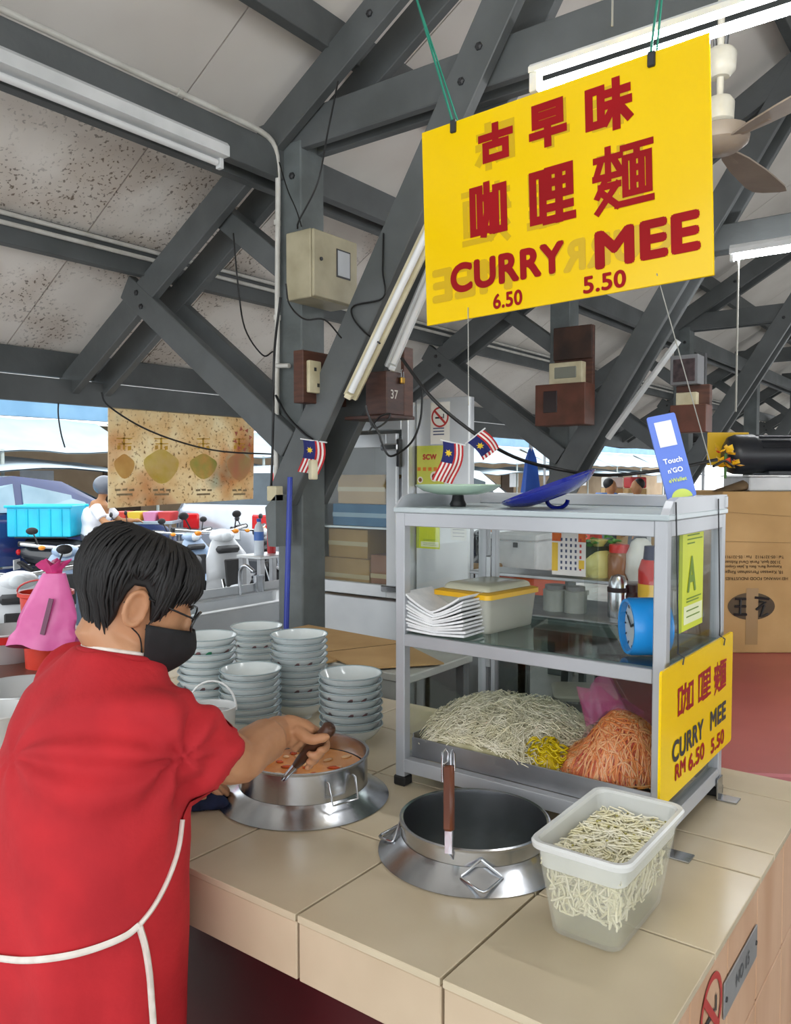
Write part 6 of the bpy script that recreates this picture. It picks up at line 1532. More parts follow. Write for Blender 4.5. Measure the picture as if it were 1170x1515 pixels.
g = G(); cc_ = onbox(1111, 897, .0016); g.add([cc_ + RT * (.108 * math.cos(a)) + Vector((0, 0, .063 * math.sin(a))) for a in [k * 6.2832 / 40 for k in range(40)]], [tuple(range(40))]); lg = g.ob('oval_logo', pm('dark_logo_print', '4d4030', '5a4a36', 8, .8), ct)
def stroke(p): G().tube([onbox(x, y, .003) for x, y in p], .006, 5, flat=1.0).ob('logo_stroke', blk_ink, ct)
for st_ in ([(1087, 886), (1103, 886)], [(1095, 886), (1094, 908)], [(1086, 897), (1103, 897)], [(1085, 909), (1104, 909)], [(1116, 884), (1137, 886)], [(1122, 890), (1132, 890), (1118, 902)], [(1130, 895), (1124, 912), (1136, 908)]): stroke(st_)
topz = .741 + BHh
# white plastic case and the machine on the carton
pcx = thing('plastic_case', 'clear white plastic case lying on top of the carton', 'box', o + RT * .3 + FH * .15 + Vector((0, 0, BHh)))
G().box(o + RT * .40 + FH * .17 + Vector((0, 0, BHh + .0345)), (.54, .30, .066), Mb, .006).ob('case_body', pm('cloudy_case_plastic', 'c6c8c8', 'aeb1b2', 9, .2), pcx)
G().box(o + RT * .40 + FH * .17 + Vector((0, 0, BHh + .071)), (.56, .32, .006), Mb, .002).ob('case_lid', white_plastic, pcx)
mo = o + RT * .10 + FH * .17 + Vector((0, 0, BHh + .0745 + .098))
mc = thing('electric_motor', 'black cylindrical electric motor on the plastic case at the right edge', 'machine', mo - Vector((0, 0, .1)))
Mm = Matrix((FH, Vector((0, 0, 1)), RT)).transposed()
blk_en = pm('black_machine_enamel', '23262c', '1b1d22', 6, .35)
G().lathe([(0, -.02), (.06, -.02), (.085, -.005), (.094, .02), (.096, .10), (0, .10)], 32, mo, Mm).ob('end_bell', blk_en, mc, 40)
G().lathe([(.088, .10), (.088, .55), (0, .55)], 32, mo, Mm).ob('motor_body', blk_en, mc, 40)
for k in range(7):
    a = R(20 + k * 23); dv = FH * -math.cos(a) + Vector((0, 0, math.sin(a))); G().bar(mo + RT * .12 + dv * .09, mo + RT * .54 + dv * .09, .005, .008, dv).ob('cooling_fin', blk_en, mc)
G().box(mo + RT * .30 + Vector((0, 0, -.088)), (.30, .16, .02), Mb, .003).ob('motor_foot', blk_en, mc)
yb = pm('yellow_machine_paint', 'e0b41a', rough=.45)
G().box(mo + RT * .03 + FH * .10 + Vector((0, 0, .03)), (.20, .012, .16), Mb, .003).ob('yellow_bracket', yb, mc)
# artificial flower
fl = atd(1073, 688, 3.62); 
t = thing('artificial_flower', 'yellow and red artificial flower bunch on the carton edge', 'flower', fl - Vector((0, 0, .06)))
ypet = pm('yellow_petal', 'f2c81e', 'e8b010', 20, .6); rpet = pm('red_petal', 'd8441e', rough=.6); fr_ = random.Random(9)
for i in range(30):
    a = fr_.random() * 6.28; el = fr_.uniform(-.3, 1.2); d = (RT * math.cos(a) * math.cos(el) - FH * math.sin(a) * math.cos(el) + Vector((0, 0, math.sin(el)))); cen = fl + (RT * fr_.uniform(-.03, .05)) + Vector((0, 0, fr_.choice((0, 0, .055)))); s_ = d.cross(Vector((.3, .2, .9))).normalized(); L = fr_.uniform(.03, .055)
    n_ = d.cross(s_); G().add([cen, cen + d * L * .5 + s_ * L * .42, cen + d * L, cen + d * L * .5 - s_ * L * .42, cen + d * L * .5 + n_ * .006, cen + d * L * .5 - n_ * .004], [(0, 1, 4), (1, 2, 4), (2, 3, 4), (3, 0, 4), (1, 0, 5), (2, 1, 5), (3, 2, 5), (0, 3, 5)]).ob('petal', rpet if i % 9 == 0 else ypet, t)
G().tube([fl - Vector((0, 0, .06)), fl + Vector((0, 0, .05))], .006, 6).ob('stem', pm('green_stem', '3f6a2a', rough=.6), t)
cable('black power lead curling from the motor', [mo + Vector((0, 0, .0)) - RT * .01, atd(1085, 690, 3.6), atd(1072, 682, 3.58), atd(1055, 690, 3.55)], .006)
sk_ = Vector((o.x, o.y, topz + .021)) + RT * .05 + FH * .09
g = G(); rows = [[sk_ + RT * (w_ * (1 + .12 * math.sin(4 * a + 9 * f)) * 1.3 * math.cos(a) + .05 * f) + FH * (w_ * math.sin(a)) + Vector((0, 0, z)) for a in [k * .2618 for k in range(24)]] for f, (z, w_) in enumerate(((-.02, .05), (-.01, .06), (.01, .06), (.03, .05), (.045, .03), (.052, .01)))]
g.loft(rows, True, True).ob('brown_sack', pm('brown_hessian', '6f5a40', '5a4832', 20, .9), None, 60, 'small brown hessian bundle on the left corner of the carton', 'sack')
# white plastic stools stacked behind the cabinet
stm = pm('off_white_stool_plastic', 'd8d6c8', 'c9c7b8', 5, .4)
def stool():
    t = thing('plastic_stool', 'stool', 'stool', (0, 0, 0), 'stacked white plastic stools')
    G().loft([rrect(0, 0, h_, h_, .04, z) for h_, z in ((.135, .43), (.148, .433), (.15, .445), (.14, .452))], True, True).ob('seat', stm, t, 40)
    for a in (1, -1):
        for b in (1, -1): G().loft([rrect(a * q, b * q, .024, .024, .008, z, 2) for q, z in ((.165, 0), (.115, .43))], True, True).ob('leg', stm, t, 40)
    for a in (0, 1):
        for b in (1, -1): G().box((0 if a else b * .137, b * .137 if a else 0, .30), (.25 if a else .012, .012 if a else .25, .035), None, .003).ob('stretcher', stm, t)
    return t
st0 = stool(); bse = atd(898, 1000, 2.85)
for i, w_ in enumerate(('lowest', 'second lowest', 'middle', 'second highest', 'topmost')):
    o_ = st0 if i == 0 else clone(st0)
    tag(o_, 'white plastic stool, %s of the stack behind the cabinet' % w_, 'stool'); o_.location = (-1.235, 2.84, i * .086); o_.scale = (.78, .78, .9); o_.rotation_euler = (0, 0, .5)
# ================================================================== the street
# ---- faded banner under the eave
def ban_mat():
    m = pm('faded_food_banner', 'f0e6cc', 'e2cba4', 5, .85, detail=8)
    nt = m.node_tree; b = nt.nodes['Principled BSDF']; cr = b.inputs['Base Color'].links[0].from_node
    tc = nt.nodes.new('ShaderNodeTexCoord')
    def ramp(scale, a, bq, col, prev, det=3):
        n = nt.nodes.new('ShaderNodeTexNoise'); n.inputs['Scale'].default_value = scale; n.inputs['Detail'].default_value = det; nt.links.new(tc.outputs['Object'], n.inputs['Vector'])
        r = nt.nodes.new('ShaderNodeMapRange'); r.inputs[1].default_value = a; r.inputs[2].default_value = bq; nt.links.new(n.outputs['Fac'], r.inputs[0])
        mx = nt.nodes.new('ShaderNodeMix'); mx.data_type = 'RGBA'; nt.links.new(r.outputs[0], mx.inputs['Factor']); nt.links.new(prev, mx.inputs[6]); mx.inputs[7].default_value = hexc(col); return mx.outputs[2]
    c = ramp(2.0, .5, .7, 'c98e5a', cr.outputs[0]); c = ramp(2.6, .58, .75, 'b9c3b4', c); c = ramp(45, .57, .72, '8a6f4c', c, 6)
    nt.links.new(c, b.inputs['Base Color'])
    tr_ = nt.nodes.new('ShaderNodeBsdfTranslucent'); nt.links.new(c, tr_.inputs[0]); mx = nt.nodes.new('ShaderNodeMixShader'); mx.inputs[0].default_value = .65
    nt.links.new(b.outputs[0], mx.inputs[1]); nt.links.new(tr_.outputs[0], mx.inputs[2]); nt.links.new(mx.outputs[0], nt.nodes['Material Output'].inputs[0]); return m
BX = -4.60
def onban(x, y, l=0.0): p = atx(x, y, BX); return Vector((BX + l, p.y, p.z))
bn = thing('food_banner', 'weathered faded food banner with dish pictures under the eave', 'banner', onban(268, 745))
rows = []
for i in range(9):
    f = i / 8; rows.append([(onban(160, 602).lerp(onban(376, 613), k / 12)).lerp(onban(160, 752).lerp(onban(376, 738), k / 12), f) + Vector((.012 * math.sin(k * .9) * f, 0, 0)) for k in range(13)])
g = G(); g.loft(rows, False, False, ringclosed=False); g.loft([[p - Vector((.004, 0, 0)) for p in rw][::-1] for rw in rows], False, False, ringclosed=False); g.ob('banner_cloth', ban_mat(), bn, 180)
for x, y, rx, rz_, c1, c2 in ((182, 690, .075, .075, 'e0c68a', 'd4ac70'), (237, 690, .14, .11, 'dcd070', 'e2d6a4'), (299, 690, .12, .085, 'e4bc80', 'b4c87a'), (352, 690, .12, .10, 'e8ac90', 'e0c890')):
    p = onban(x, y, .016); g = G(); g.add([p + Vector((0, rx * (1 + .1 * math.sin(3 * a)) * math.cos(a), rz_ * (1 + .08 * math.cos(4 * a)) * math.sin(a))) for a in [k * 6.2832 / 28 for k in range(28)]], [tuple(range(28))]); g.ob('dish_picture', translucify(pm('dish_print_' + c1, c1, c2, 9, .9, detail=8, lo=.3, hi=.7), .6), bn)
    ym_ = translucify(pm('faded_yellow_print', 'e0c45c', 'd0b068', 20, .9), .6) if 'faded_yellow_print' not in MATS else MATS['faded_yellow_print']
    dm_ = pm('faded_dark_print', '8a7a5c', 'a08f70', 30, .9)
    for u0, v0, u1, v1 in ((-.06, .03, .06, .042), (-.05, -.005, .055, .007), (-.012, -.04, .004, .045), (-.055, -.04, -.03, -.008), (.025, -.042, .05, -.01)):
        p = onban(x, y - 33, .016); G().quad(p + Vector((0, u0, v0)), p + Vector((0, u1, v0 + .006)), p + Vector((0, u1, v1)), p + Vector((0, u0, v1 - .004))).ob('worn_print', ym_, bn, fix=False)
    for u0, u1, v0 in ((-.07, -.03, .008), (-.015, .02, .010), (.035, .075, .006), (-.06, .06, -.022)):
        p = onban(x, y + 38, .016); G().quad(p + Vector((0, u0, v0)), p + Vector((0, u1, v0)), p + Vector((0, u1, v0 + .014)), p + Vector((0, u0, v0 + .012))).ob('worn_print', dm_, bn, fix=False)
g = G()
for k in range(8):
    a = k * .785; p = onban(357, 650, .017); g = G(); g.quad(p + Vector((0, .07 * math.cos(a), .07 * math.sin(a))), p + Vector((0, .10 * math.cos(a + .2), .10 * math.sin(a + .2))), p + Vector((0, .07 * math.cos(a + .5), .07 * math.sin(a + .5)))); g.ob('red_petal_mark', pm('faded_red_print', 'cf7a68', rough=.9), bn)
for y_ in (162, 374): G().tube([onban(y_, 603 if y_ < 200 else 613), onban(y_, 575) + Vector((.06, 0, 0))], .004, 5).ob('tie_cord', string_grey, bn)

# ---- buildings opposite
BXF = -14.0
bd = thing('shop_row', 'row of stalls across the street with tarpaulin awnings and corrugated roof', 'building', (BXF - 2, 12, 0))
beige = pm('beige_shop_wall', 'c2a98a', 'ae9476', 1.2, .8); tarp = pm('white_tarpaulin', 'aebcc4', '9dafba', 1.5, .55); fas = pm('pale_blue_fascia', '7fa9c8', '719cbc', 2, .5); rsheet = pm('white_roof_sheet', 'a8a8a4', '949490', 3, .5)
G().b2((BXF - 4, -8, -.06), (BXF - 1.0, 45, 2.6)).ob('wall', beige, bd)
G().b2((BXF - .12, -8, 2.62), (BXF, 45, 3.02)).ob('fascia', fas, bd)
g = G(); rows = []
n = 420
for i, (x, z) in enumerate(((BXF + .05, 3.03), (BXF - 5, 4.5))):
    rows.append([Vector((x, -8 + 53 * k / n, z + (.035 if k % 2 else 0))) for k in range(n + 1)])
g.loft(rows, False, False, ringclosed=False); g.loft([[p - Vector((0, 0, .01)) for p in rw][::-1] for rw in rows], False, False, ringclosed=False); g.ob('corrugated_roof', rsheet, bd)
for j in range(9):
    y0 = -7.5 + j * 5.6; rows = []
    for i in range(7):
        f = i / 6; rows.append([Vector((BXF + .05 + 1.5 * f, y0 + 5.4 * k / 14, 2.58 - .62 * f - .05 * math.sin(f * 3.14) + .02 * math.sin(k * 1.7 + i))) for k in range(15)])
    g = G(); g.loft(rows, False, False, ringclosed=False); g.loft([[p - Vector((0, 0, .02)) for p in rw][::-1] for rw in rows], False, False, ringclosed=False); g.ob('awning', tarp, bd, 180)
    rows = [[Vector((BXF + .2 + 2.0 * f, y0 + .3 + 4.6 * k / 10, 1.86 - .22 * f + .05 * math.sin(k * .9 + j))) for k in range(11)] for f in (0, .25, .5, .75, 1)]
    g = G(); g.loft(rows, False, False, ringclosed=False); g.loft([[p - Vector((0, 0, .02)) for p in rw][::-1] for rw in rows], False, False, ringclosed=False); g.ob('lower_awning', tarp, bd, 180)
    for yy in (y0 + .1, y0 + 2.8): G().tube([(BXF + 1.5, yy, -.06), (BXF + 1.5, yy, 1.98)], .03, 8).ob('awning_post', pm('pale_post', 'b5bcb5', rough=.5), bd)
    G().b2((BXF - .98, y0 + .6, .0), (BXF - .95, y0 + 1.5, 1.75)).ob('doorway', pm('dark_doorway', '5d4a3a', rough=.8), bd)
    G().b2((BXF + .9, y0 + 3.4, 1.2), (BXF + .91, y0 + 4.0, 1.65)).ob('hanging_paper', white_plastic, bd); G().b2((BXF + .9, y0 + 1.0, 1.25), (BXF + .91, y0 + 1.7, 1.68)).ob('hanging_paper', white_plastic, bd)
# ---- vehicles
tyre = pm('tyre_rubber', '1b1b1c', rough=.8); rimm = pm('wheel_alloy', 'b2b5b8', rough=.35, metal=.7); red_lamp = pm('red_lamp_lens', 'cf1f24', rough=.15); orange_lamp = pm('orange_lamp_lens', 'f09020', rough=.2); dark_glass = pm('dark_car_glass', '2c3a42', '3d4c55', 2, .08); chrome = pm('chrome_trim', 'd5d8da', rough=.12, metal=1)
def wheel(t, c, r, w_, name='wheel'):
    M = Matrix.Rotation(R(90), 3, 'X'); prof = [(r * .62, -w_ / 2), (r * .93, -w_ / 2), (r, -w_ * .3), (r, w_ * .3), (r * .93, w_ / 2), (r * .62, w_ / 2), (r * .62, -w_ / 2)]
    o = G().lathe(prof, 24, c, M).ob(name, tyre, t, 40); 
    G().lathe([(0, -w_ * .4), (r * .2, -w_ * .42), (r * .6, -w_ * .3), (r * .62, w_ * .3), (r * .2, w_ * .42), (0, w_ * .4)], 16, c, M).ob('rim', rimm, o, 40)
def place(t, loc, d):
    """turn a thing built along +x so that it heads along d"""
    t.location = loc; t.rotation_euler = (0, 0, math.atan2(d[1], d[0]))
def car(label, paint, loc, d, kind='sedan'):
    t = thing('parked_car', label, 'car')
    if kind == 'sedan':
        sec = [(-2.2, .45, .82, .70, 0), (-2.12, .30, .98, .80, 0), (-1.5, .22, 1.02, .86, 0), (-.6, .2, .96, .87, 0), (.6, .2, .95, .87, 0), (1.3, .22, .92, .86, 0), (1.95, .28, .80, .80, 0), (2.2, .38, .66, .66, 0)]
        cab = [(-1.75, .99, .66), (-1.05, 1.40, .56), (-.2, 1.47, .57), (.45, 1.40, .57), (1.25, .95, .68)]
        wx = (-1.35, 1.38); wr = .31
    else:
        sec = [(-2.25, .45, 1.15, .80, 0), (-2.2, .30, 1.2, .88, 0), (-1.5, .25, 1.12, .92, 0), (.6, .25, 1.1, .92, 0), (1.4, .28, 1.05, .90, 0), (2.0, .34, .95, .84, 0), (2.2, .45, .80, .70, 0)]
        cab = [(-2.18, 1.16, .80), (-1.95, 1.72, .70), (0, 1.80, .70), (.55, 1.72, .68), (1.3, 1.08, .76)]
        wx = (-1.4, 1.4); wr = .36
    rings = []
    for x, z0, z1, hw, _ in sec:
        rings.append([Vector((x, p[0] * hw, z0 + (z1 - z0) * p[1])) for p in ((-.86, 0), (.86, 0), (1, .22), (1, .7), (.93, .95), (.8, 1), (-.8, 1), (-.93, .95), (-1, .7), (-1, .22))])
    G().loft(rings, True, True).ob('car_body', paint, t, 40)
    base = cab[0][1]; rings = []
    for i, (x, z, hw) in enumerate(cab):
        zb = sec[2][2] - .06; zz_ = max(z, zb + .02)
        rings.append([Vector((x, -hw * 1.16, zb)), Vector((x, hw * 1.16, zb)), Vector((x, hw * 1.02, zb + (zz_ - zb) * .8)), Vector((x, hw * .9, zz_)), Vector((x, -hw * .9, zz_)), Vector((x, -hw * 1.02, zb + (zz_ - zb) * .8))])
    G().loft(rings, True, True).ob('cabin', paint, t, 30)
    zb = sec[2][2]
    for sgn in (-1, 1):
        for i in range(1, len(cab) - 2):
            a, b = cab[i], cab[i + 1]; x0, x1 = a[0] + (.06 if i > 1 else -.3 if kind == 'sedan' else .1), b[0] - .05 + (.38 if i == len(cab) - 3 else 0)
            def q(x, f):
                for u, v in zip(cab, cab[1:]):
                    if u[0] <= x <= v[0]: s_ = (x - u[0]) / (v[0] - u[0]); hw = u[2] * (1 - s_) + v[2] * s_; zt = u[1] * (1 - s_) + v[1] * s_; break
                z = zb + .02 + (max(zt - .09, zb + .05) - zb - .02) * f; w_ = hw * (1.165 - .14 * f) + .006
                return Vector((x, sgn * w_, z))
            g = G(); pts = [q(x0, 0), q(x1, 0), q(x1 - (.15 if i == len(cab) - 3 else 0), 1), q(x0 + (.15 if i == 1 else 0), 1)]; g.add(pts + [p - Vector((0, sgn * .02, 0)) for p in pts], [(0, 1, 2, 3), (4, 5, 6, 7), (0, 1, 5, 4), (1, 2, 6, 5), (2, 3, 7, 6), (3, 0, 4, 7)]); g.ob('side_window', pm('pale_car_glass', '9fb8c4', '86a2b0', 2, .08) if kind == 'sedan' else dark_glass, t)
        for xh in (.1, -1.0): G().box((xh, sgn * (sec[3][3] + .012), zb - .17), (.2, .025, .035), None, .008).ob('door_handle', chrome, t)
        G().box((0, sgn * (sec[3][3] + .004), .42), (3.4, .012, .03), None, .003).ob('side_trim', chrome, t)
        for xw in wx: wheel(t, Vector((xw, sgn * .74, wr - .06)), wr, .2)
        G().box((sec[0][0] + .02, sgn * .58, sec[0][2] - .16), (.08, .28, .22 if kind != 'sedan' else .16), None, .02).ob('tail_lamp', red_lamp, t, 40)
        if kind != 'sedan': G().box((-2.12, sgn * .74, 1.45), (.10, .10, .42), None, .02).ob('high_tail_lamp', red_lamp, t, 40)
        G().box((sec[-1][0] - .08, sgn * .52, sec[-1][2] - .06), (.16, .3, .12), None, .03).ob('head_lamp', chrome, t, 40)
    i0, i1 = cab[0], cab[1]
    def endwin(a, b, nm):
        g = G(); dx = .012 if a[0] < 0 else -.012; off_ = Vector((-abs(b[1] - a[1]), 0, abs(b[0] - a[0]))).normalized() * .01 if a[0] < 0 else Vector((abs(b[1] - a[1]), 0, abs(b[0] - a[0]))).normalized() * .01
        pa, pb_ = Vector((a[0], 0, max(a[1], zb + .0))).lerp(Vector((b[0], 0, b[1])), .12), Vector((a[0], 0, max(a[1], zb))).lerp(Vector((b[0], 0, b[1])), .88); w0, w1 = a[2] * .95, b[2] * .88
        P = [pa + Vector((0, -w0, 0)), pa + Vector((0, w0, 0)), pb_ + Vector((0, w1, 0)), pb_ + Vector((0, -w1, 0))]; P2 = [p + off_ for p in P]
        g.add(P + P2, [(4, 5, 6, 7), (0, 1, 5, 4), (1, 2, 6, 5), (2, 3, 7, 6), (3, 0, 4, 7)]); g.ob(nm, dark_glass, t)
    endwin(cab[0], cab[1], 'rear_window'); endwin(cab[-1], cab[-2], 'windscreen')
    G().box((sec[0][0] - .01, 0, sec[0][2] - .33), (.02, .5, .12), None, .003).ob('number_plate', white_plastic, t)
    G().box((sec[0][0] + .02, 0, .42), (.14, 1.6, .2), None, .04).ob('rear_bumper', paint if kind == 'sedan' else pm('dark_bumper', '3a3d42', rough=.5), t, 40)
    place(t, loc, d); return t
navy = pm('navy_car_paint', '283a6e', '22325f', 2, .15, coat=.6); silver = pm('silver_car_paint', 'b8bec6', 'a8aeb6', 2, .2, metal=.4, coat=.5)
car('dark blue parked sedan across the street at far left', navy, (-10.9, 5.75, -.06), (0, 1)).scale = (1.05, 1.0, 1.1)
p = atd(330, 700, 11.0); car('silver SUV seen from behind beside the faded banner', silver, (p.x + (FH.x * .9 + RT.x * .42) * 2.3, p.y + (FH.y * .9 + RT.y * .42) * 2.3, -.06) , (FH.x * .9 + RT.x * .42, FH.y * .9 + RT.y * .42), 'suv')
white_paint = pm('white_car_paint', 'eef0f0', 'e2e5e6', 2, .2, coat=.5)
p = atd(822, 700, 17.5); car('white van parked in the bright street beyond the lids', white_paint, (p.x - RT.x * 2.25, p.y - RT.y * 2.25, -.06), (RT.x, RT.y), 'suv')

def scooter(label, body_m, loc, d, seat=True, steer=0.0, group='motor scooters in the street'):
    t = thing('motor_scooter', label, 'motorcycle', (0, 0, 0), group)
    wheel(t, Vector((.62, 0, .27)), .27, .09, 'front_wheel'); wheel(t, Vector((-.60, 0, .27)), .27, .10, 'rear_wheel')
    # tail and side covers
    rg = [(-.98, .62, .70, .05), (-.85, .50, .74, .10), (-.5, .42, .74, .13), (-.15, .38, .70, .13), (.05, .30, .50, .11)]
    G().loft([[Vector((x, w_ * c, z0 + (z1 - z0) * (s * .5 + .5))) for c, s in [(math.cos(k * .5236), math.sin(k * .5236)) for k in range(12)]] for x, z0, z1, w_ in rg], True, True).ob('side_cover', body_m, t, 60)
    G().loft([[Vector((x, w_ * c, z + .045 * s)) for c, s in [(math.cos(k * .5236), math.sin(k * .5236)) for k in range(12)]] for x, z, w_ in ((-.88, .78, .08), (-.6, .80, .14), (-.3, .77, .14), (.0, .74, .10), (.06, .70, .05))], True, True).ob('seat', pm('black_seat_vinyl', '232428', rough=.5), t, 60)
    G().loft([[Vector((x + dx, w_ * c, z + th * s)) for c, s in [(math.cos(k * .5236), math.sin(k * .5236)) for k in range(12)]] for x, z, w_, th, dx in ((.05, .30, .12, .05, 0), (.3, .27, .14, .05, 0), (.42, .36, .19, .06, 0), (.52, .6, .23, .07, 0), (.49, .80, .21, .07, 0), (.44, .92, .13, .05, 0))], True, True).ob('leg_shield', body_m, t, 60)
    G().loft([[Vector((.56 + x, .065 * c * w_, z + .02 * s)) for c, s in [(math.cos(k * .7854), math.sin(k * .7854)) for k in range(8)]] for x, z, w_ in ((-.25, .44, .6), (-.1, .54, 1), (.08, .57, 1), (.24, .50, .9), (.32, .38, .5))], True, True).ob('front_fender', body_m, t, 60)
    for sgn in (-1, 1): G().tube([(.62, sgn * .06, .27), (.50, sgn * .06, .62)], .02, 8).ob('fork_leg', chrome, t, 60)
    cw = G().sph((.42, 0, .97), (.085, .115, .06), 16, 10).ob('headlamp_cowl', body_m, t, 180)
    G().sph((.475, 0, .97), (.04, .062, .045), 14, 8).ob('headlamp', pm('headlamp_glass', 'dfe6ea', rough=.1), cw, 180)
    G().box((.575, 0, .66), (.02, .16, .26), Matrix.Rotation(R(-8), 3, 'Y'), .008).ob('shield_grille', black_rubber, t); G().box((.50, 0, .865), (.07, .22, .06), None, .02).ob('shield_trim', dark_metal, t, 40)
    hb_ = G().tube([(.28, -.36, 1.03), (.34, -.2, 1.01), (.38, 0, .99), (.34, .2, 1.01), (.28, .36, 1.03)], .014, 8).ob('handlebar', chrome, t, 60)
    for sgn in (-1, 1):
        G().tube([(.285, sgn * .25, 1.022), (.265, sgn * .38, 1.032)], .021, 8).ob('grip', black_rubber, hb_, 60)
        G().sph((.36, sgn * .19, 1.0), (.028, .03, .022), 10, 6).ob('indicator', orange_lamp, cw, 180)
        m_ = G().tube([(.31, sgn * .22, 1.02), (.28, sgn * .26, 1.12)], .006, 6).ob('mirror_stem', black_rubber, t, 60)
        G().sph((.275, sgn * .27, 1.14), (.015, .05, .032), 12, 8).ob('mirror', black_rubber, m_, 180)
    G().box((-.97, 0, .66), (.06, .16, .07), None, .02).ob('tail_lamp', red_lamp, t, 40)
    G().box((-1.02, 0, .50), (.01, .18, .13), None, .003).ob('number_plate', white_plastic, t)
    G().box((-.9, 0, .47), (.22, .12, .03), Matrix.Rotation(R(35), 3, 'Y'), .005).ob('rear_fender', black_rubber, t)
    G().tube([(-.05, -.13, .26), (-.4, -.15, .28), (-.85, -.16, .36)], [.03, .045, .05], 10).ob('exhaust', steel_dull, t, 60)
    G().box((-.22, 0, .34), (.4, .2, .2), None, .03).ob('engine', dark_metal, t, 40)
    place(t, loc, d); return t
white_sc = pm('white_scooter_paint', 'e9edf0', 'd8dde2', 2, .2, coat=.4); blue_sc = pm('blue_grey_scooter_paint', '9db2cc', '8aa2c0', 2, .2, coat=.4); black_sc = pm('black_scooter_paint', '24262b', '1b1d22', 2, .2, coat=.4)
def sc_at(label, paint, px_, D, heading):
    p = atd(px_, 705, D); d = (RT * heading[0] + FH * heading[1]).normalized(); return scooter(label, paint, (p.x - d.x * .45, p.y - d.y * .45, -.06), (d.x, d.y))
sc_at('white scooter with a round headlamp parked right of the cook head', white_sc, 326, 7.4, (.75, -.65)).scale = (1.1, 1.1, 1.1)
sc_at('pale blue scooter parked behind the white one', blue_sc, 285, 8.6, (.75, -.6))
sc_at('black scooter with a dark seat parked near the silver SUV', black_sc, 388, 9.3, (.85, -.3))
sc_at('white scooter with orange indicators at the far left edge', white_sc, 24, 4.95, (.4, -.9))
sc_at('blue-grey scooter half hidden behind the cook hair', blue_sc, 95, 6.9, (.35, -.93))
sc_at('black scooter parked behind the brown roll at mid street', black_sc, 715, 9.0, (.5, -.8))
# ---- rider with crate
p = atd(128, 705, 10.2); rdir = RT
mt_loc = Vector((p.x, p.y, -.06)) + rdir * .12
scooter('black delivery motorcycle carrying the turquoise crate', black_sc, mt_loc, (rdir.x, rdir.y), group='motor scooters in the street')
def W2_(x, y, z): return mt_loc + rdir * x + Vector((-rdir.y, rdir.x, 0)) * y + Vector((0, 0, z))
t = thing('plastic_crate', 'turquoise plastic crate strapped on the delivery motorcycle', 'crate', W2_(-.62, 0, .86)); turq = pm('turquoise_plastic', '19c2e0', '12aed0', 3, .35)
Mr = Matrix((rdir, Vector((-rdir.y, rdir.x, 0)), Vector((0, 0, 1)))).transposed()
def cb_(nm, c, s_): G().box(W2_(*c), s_, Mr, .008).ob(nm, turq, t)
cb_('crate_floor', (-.62, 0, .875), (.76, .5, .02)); cb_('crate_wall', (-.62, -.25, 1.06), (.78, .02, .38)); cb_('crate_wall', (-.62, .25, 1.06), (.78, .02, .38)); cb_('crate_wall', (-1.0, 0, 1.06), (.02, .5, .38)); cb_('crate_wall', (-.24, 0, 1.06), (.02, .5, .38)); cb_('crate_rim', (-.62, -.265, 1.24), (.84, .03, .035)); cb_('crate_rim', (-.62, .265, 1.24), (.84, .03, .035))
for xx in (-.9, -.76, -.62, -.48, -.34): cb_('crate_rib', (xx, -.266, 1.04), (.025, .02, .34))
rk = G().bar(W2_(-.95, 0, .855), W2_(-.3, 0, .855), .4, .02); rk.ob('luggage_rack', black_rubber, t)
